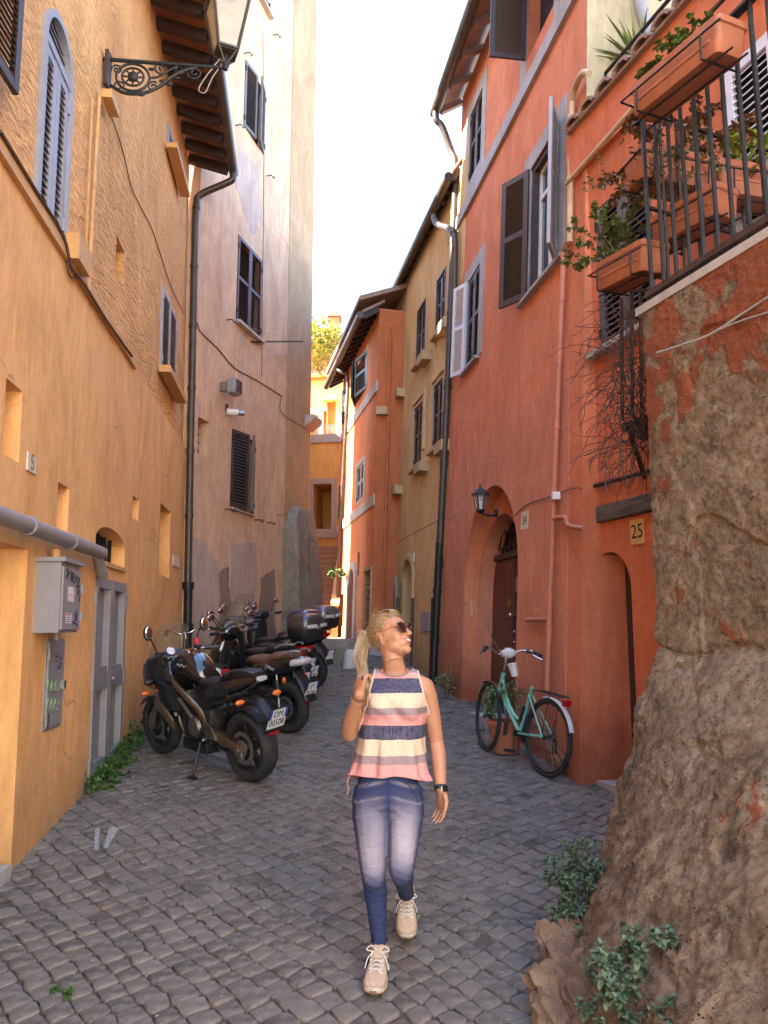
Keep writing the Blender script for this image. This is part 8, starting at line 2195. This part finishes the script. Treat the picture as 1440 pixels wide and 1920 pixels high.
for (v0, v1, c) in reversed(bands):
    pos = max(0, (zpx(v1) + .005 - zlo) / (zhi - zlo))
    if first: els[0].position = 0; els[0].color = (*c, 1); els[1].position = 1; els[1].color = (*bands[0][2], 1); first = False
    else: e_ = els.new(pos); e_.color = (*c, 1)
stt.links.new(mr_.outputs[0], cr_.inputs[0])
wv_ = noise(stt, coords(stt, (1, 1, .25)), 160, 3, .7)
col = mix(stt, ramp(stt, wv_, .40, .72, (0, 0, 0, 1), (.45,) * 3 + (1,)), cr_.outputs[0], (.36, .30, .32))
stt.links.new(col, sbb.inputs['Base Color']); sbb.inputs['Roughness'].default_value = .9; sbb.inputs['Specular IOR Level'].default_value = .15
nb_ = bump(stt, sbb, noise(stt, coords(stt, (1, 1, .35)), 9, 4, .55, .8), .55, .03); bump(stt, sbb, wv_, .15, .001, nb_)
sb_ = MB(); n_ = 28
# cloth volume: torso a little larger than the body, shoulders, then a flared skirt
secs = [(neckb + V((0, .004, .012)), .066, .062), (neckb + V((0, .006, -.020)), .088, .070), (neckb + V((.001, .010, -.050)), .126, .088), (chest + V((.003, .008, .072)), .154, .112), (chest + V((0, .0, .030)), .157, .124), (chest, .157, .122), (chest + V((0, .0, -.05)), .155, .118),
        (waist.lerp(chest, .45), .156, .116), (waist, .162, .116), (waist + V((-.004, -.002, -.07)), .178, .124), (waist + V((-.006, -.004, -.135)), .190, .132), (waist + V((-.008, -.006, zh - waist.z)), .200, .156), (waist + V((-.008, -.004, zh - waist.z - .10)), .210, .160)]
sb_.loft([ering(c, rx, ry, n=36, p=2.3) for c, rx, ry in secs])
for dx in (-.060, .060): sb_.ell(chest + V((dx, -.078, -.014)), (.070, .060, .074), 16, 12)
for a, b in ((neckb, shR), (neckb, shL)): limb(sb_, [a + V((0, .013, -.002)), a.lerp(b, .5) + V((0, .012, .0)), b + V((0, 0, .0))], [.056, .058, .060])
for a in (shR, shL): limb(sb_, [a, a + V((0, 0, -.10))], [.060, .050])
tme = remesh(sb_, .0055, 14, 'top')
bm = bmesh.new(); bm.from_mesh(tme)
def cut(co, no): bmesh.ops.bisect_plane(bm, geom=bm.verts[:] + bm.edges[:] + bm.faces[:], plane_co=co, plane_no=no, clear_outer=True)
for v_ in bm.verts: v_.co.z -= 3.2 * min(.12, abs(v_.co.x - neckb.x)) ** 2
cut(neckb + V((0, .0, -.004)), V((0, -.16, 1)).normalized())
for v_ in bm.verts: v_.co.z += 3.2 * min(.12, abs(v_.co.x - neckb.x)) ** 2
for s_, sx in ((shR, -1), (shL, 1)): cut(s_ + V((sx * -.026, 0, .04)), V((sx, -.06, .27)).normalized())
cut(V((chest.x, chest.y, zh - .022)), V((-.05, -.22, -1)).normalized())
for v_ in bm.verts:
    p = v_.co; a = math.atan2(p.y - waist.y, p.x - waist.x); f = max(0, min(1, (chest.z - .02 - p.z) / .30)); r_ = V((p.x - waist.x, p.y - waist.y, 0)).normalized()
    d = f * (.010 * sin(a * 7 + 1.0 + 2 * mnoise.noise(V((p.z * 3, 0, 0)))) + .006 * sin(a * 12 + p.z * 9)) + .010 * mnoise.fractal(V((p.x * 7, p.y * 7, p.z * 4)), .8, 2, 3) * (.35 + f)
    # diagonal drag folds across the chest
    d += .0045 * sin((p.x - chest.x) * 55 + (p.z - chest.z) * 62 + 2 * mnoise.noise(p * 6)) * exp(-((p.z - chest.z + .03) / .06) ** 2)
    v_.co = p + r_ * d
    if f > .8: v_.co.z += .006 * sin(a * 4 + .5) * (f - .8) * 5
bm.normal_update()
edges_ = [e for e in bm.edges if e.is_boundary]; loops_ = []
seen = set()
for e in edges_:
    if e in seen: continue
    chain = [e.verts[0], e.verts[1]]; seen.add(e)
    while True:
        nx = [q_ for q_ in chain[-1].link_edges if q_.is_boundary and q_ not in seen]
        if not nx: break
        seen.add(nx[0]); chain.append(nx[0].other_vert(chain[-1]))
    if len(chain) > 12: loops_.append([v_.co.copy() for v_ in chain])
bm.to_mesh(tme); bm.free()
tme.polygons.foreach_set('use_smooth', [True] * len(tme.polygons)); tme.materials.append(sm_); tme.transform(wm(woman).inverted())
to = link(bpy.data.objects.new('striped_top', tme), woman, wm(woman))
pipm = plain('cream_piping', (.70, .56, .42), .9); mauve = plain('mauve_binding', (.30, .21, .21), .9)
for lp_ in loops_:
    c = sum(lp_, V()) / len(lp_); isneck = c.z > shR.z and abs(c.x - neckb.x) < .05; ishem = c.z < waist.z
    pts = lp_[::2] if (lp_[0] - lp_[-1]).length > .02 or True else lp_
    for _ in range(3): pts = [(pts[k - 1] + pts[k] * 2 + pts[(k + 1) % len(pts)]) / 4 for k in range(len(pts))]
    q = MB(); q.tube(pts, .0028 if ishem else .0042, 6, closed=True)
    q.build('hem_seam' if ishem else 'neckband' if isneck else 'armhole_binding', sm_ if ishem else mauve if isneck else pipm, to, smooth=60)
q = MB(); p = jp(656, 1455, 3.76); q.tube(smoothpath([p, p + V((-.012, 0, -.03)), p + V((-.006, 0, -.06)), p + V((-.014, 0, -.085))], 4), .0035, 6); q.build('tie_string', plain('string', (.45, .28, .16), .9), to, smooth=60)
# ---- watch, bracelets, rings
def ringband(name, label, cat, c, d, r, wd, mt):
    t = thing(name, label, cat, c); q = MB(); d = d.normalized(); x_ = d.cross(Y_).normalized(); y_ = d.cross(x_)
    q.loft([[c + d * z + (x_ * cos(a) + y_ * sin(a)) * r * (1 if abs(z) < wd * .49 else .97) for a in [2 * pi * k / 24 for k in range(24)]] for z in (-wd / 2, -wd * .45, wd * .45, wd / 2)], cap=False); q.build('band', mt, t, smooth=60); return t
dl = (wrL - elL); wt = ringband('watch', 'black fitness watch on the left wrist of the woman', 'watch', wrL - dl.normalized() * .012, dl, .0305, .020, MATB)
q = MB(); q.box(wrL - dl.normalized() * .012 + V((.020, -.024, 0)), (.028, .012, .026), M4.Rotation(radians(40), 3, 'Z'), bev=.004); q.build('case', BLK, wt)
q = MB(); q.box(wrL - dl.normalized() * .012 + V((.002, -.031, 0)), (.006, .004, .022), bev=.001); q.build('clasp', MT['chrome'], wt)
dr2 = (wrR - elR); ringband('bracelet', 'dark braided bracelet on the raised right wrist of the woman', 'bracelet', wrR - dr2.normalized() * .012, dr2, .0305, .006, MT['wire'])
ringband('bracelet', 'thin pale bracelet below the dark one on the raised right wrist', 'bracelet', wrR - dr2.normalized() * .034, dr2 + V((.02, .02, 0)), .0335, .004, plain('pale_band', (.55, .40, .25), .6))
q = MB(); c = wrR + V((.01, -.022, -.052)); q.tube(smoothpath([wrR + V((.018, -.025, -.03)), wrR + V((.012, -.034, -.055)), wrR + V((.018, -.034, -.075))], 4), .0018, 5)
rg = MB()
for k_, nm_ in ((.45, 'ring'), (.62, 'ring')):
    pc2 = wrR + V((.006 + .016 * k_, -.026, .070 + .012 * k_)); q_ = MB(); q_.tube([pc2 + V((0, .0095 * cos(t), .0095 * sin(t))) for t in [2 * pi * j / 14 for j in range(14)]], .0018, 5, closed=True); q_.build('finger_ring', MATB, body, smooth=60)
tq = thing('bracelet', 'loose dark cord ends hanging from the raised right wrist', 'bracelet', c); q.build('cord', MATB, tq)
# ---- sneakers
suede = plain('beige_suede', (.46, .30, .19), .9, var=.15, scale=30); mesh_ = plain('pale_mesh', (.55, .39, .27), .9, var=.15, scale=60); soleM = plain('cream_sole', (.66, .57, .46), .6, var=.08); gum = plain('gum_sole', (.30, .14, .06), .6); lace = plain('laces', (.74, .66, .56), .9); navy = plain('navy_flash', (.02, .022, .04), .6)
def sneaker(label, heel, toe, up, side):
    """heel and toe: points on the sole; up: normal of the sole"""
    d = (toe - heel); L = d.length; d.normalize(); up = (up - d * up.dot(d)).normalized(); s = d.cross(up)
    m = M4((d, s * -1, up)).transposed().to_4x4(); m = M4((d, up.cross(d), up)).transposed().to_4x4(); m.translation = heel
    t = thing('sneaker', label, 'shoe', m=m, group=None)
    def sec(x, w_, z0, z1, n=20, p=2.6): return [V((x, w_ * (abs(cos(a)) ** (2 / p)) * (1 if cos(a) > 0 else -1), z0 + (z1 - z0) * (.5 + .5 * (abs(sin(a)) ** (2 / p)) * (1 if sin(a) > 0 else -1)))) for a in [2 * pi * k / n for k in range(n)]]
    prof = [(0.0, .018, .03, .075), (.03, .036, .02, .098), (.14, .040, .018, .108), (.30, .039, .016, .100), (.42, .041, .014, .084), (.58, .047, .012, .068), (.75, .048, .012, .056), (.88, .042, .014, .048), (.97, .026, .018, .038), (1.0, .010, .022, .030)]
    q = MB(); q.loft([sec(x * L, w_, z0, z1) for x, w_, z0, z1 in prof]); up_ = q.build('upper', mesh_, t, smooth=70, m=m, local=True)
    q = MB(); q.loft([sec(x * L, w_ + .004, z0 - .004, z0 + hh) for x, w_, z0, hh in ((.66, .046, .012, .030), (.76, .048, .012, .036), (.88, .043, .012, .032), (.97, .028, .016, .022), (1.008, .012, .020, .012))]); q.build('toe_cap', suede, up_, smooth=70, m=m, local=True)
    q = MB(); q.loft([sec(x * L, w_, 0.0 + lift, .024 + lift, p=4) for x, w_, lift in ((-.03, .018, .010), (.0, .036, .003), (.10, .043, 0), (.35, .041, 0), (.60, .051, 0), (.78, .052, .001), (.92, .042, .005), (1.0, .026, .011), (1.03, .010, .015))]); so_ = q.build('sole', soleM, t, smooth=50, m=m, local=True)
    q = MB(); q.loft([sec(x * L, w_, -.004 + lift, .004 + lift, p=4) for x, w_, lift in ((.0, .034, .004), (.35, .039, 0), (.60, .049, 0), (.78, .050, .001), (.92, .041, .005), (1.02, .018, .013))]); q.build('outsole', gum, so_, smooth=50, m=m, local=True)
    q = MB(); q.box((1.0 * L, 0, .020), (.02, .03, .014), bev=.004); q.build('toe_bumper', gum, so_, m=m, local=True)
    q = MB(); q.tube([(.02 * L + .034 + .042 * cos(a), .036 * sin(a), .098 + .012 * cos(a)) for a in [2 * pi * k / 20 for k in range(20)]], .010, 8, closed=True); q.build('collar', suede, up_, smooth=60, m=m, local=True)
    q = MB(); q.box((.37 * L, 0, .112), (.075, .040, .012), M4.Rotation(radians(28), 3, 'Y'), bev=.004); q.build('tongue', mesh_, up_, smooth=50, m=m, local=True)
    for i in range(5):
        x = (.36 + .065 * i) * L; z = .104 - .010 * i
        for k in (-1, 1): q = MB(); q.tube(smoothpath([(x, -k * .030, z - .006), (x + .008, 0, z + .006), (x + .018, k * .030, z - .010)], 3), .0032, 6); q.build('lace', lace, up_, smooth=60, m=m, local=True)
    for k in (-1, 1):
        q = MB(); q.tube(smoothpath([(.38 * L, 0, .112), (.36 * L, k * .030, .130), (.42 * L, k * .050, .118), (.42 * L, k * .016, .112)], 4), .0028, 6); q.tube
        q.build('lace_bow', lace, up_, smooth=60, m=m, local=True)
        q = MB(); q.tube(smoothpath([(.40 * L, k * .012, .112), (.50 * L, k * .040, .095), (.56 * L, k * .052, .055)], 4), .0026, 6); q.build('lace_end', lace, up_, smooth=60, m=m, local=True)
        q = MB(); q.prism([(.30 * L, k * .0415, .030), (.52 * L, k * .0475, .030), (.46 * L, k * .0455, .072), (.36 * L, k * .0425, .080)], (0, -.003 * k, 0), (0, .004 * k, 0)); q.build('side_flash', navy, up_, m=m, local=True)
    return t
gr = onground(705, 1858)
hR = V((anR.x + .005, anR.y + .045, gz(anR.y + .045) + .022)); tR = V((jp(700, 1868, 3.58).x, hR.y - .245, gz(hR.y - .245) + .024))
sneaker('beige sneaker on the forward foot of the woman, flat on the cobbles', hR, tR, V((0, -SLOPE, 1)), 1)
# rear foot: heel up, toes on the ground
tL = V((jp(763, 1752, 3.98).x, 3.975, gz(3.975) + .034)); dL = V((0, .86, .50)).normalized(); hL = tL + dL * .245
sneaker('beige sneaker on the trailing raised foot of the woman', hL, tL, V((0, -.5, .86)), -1)
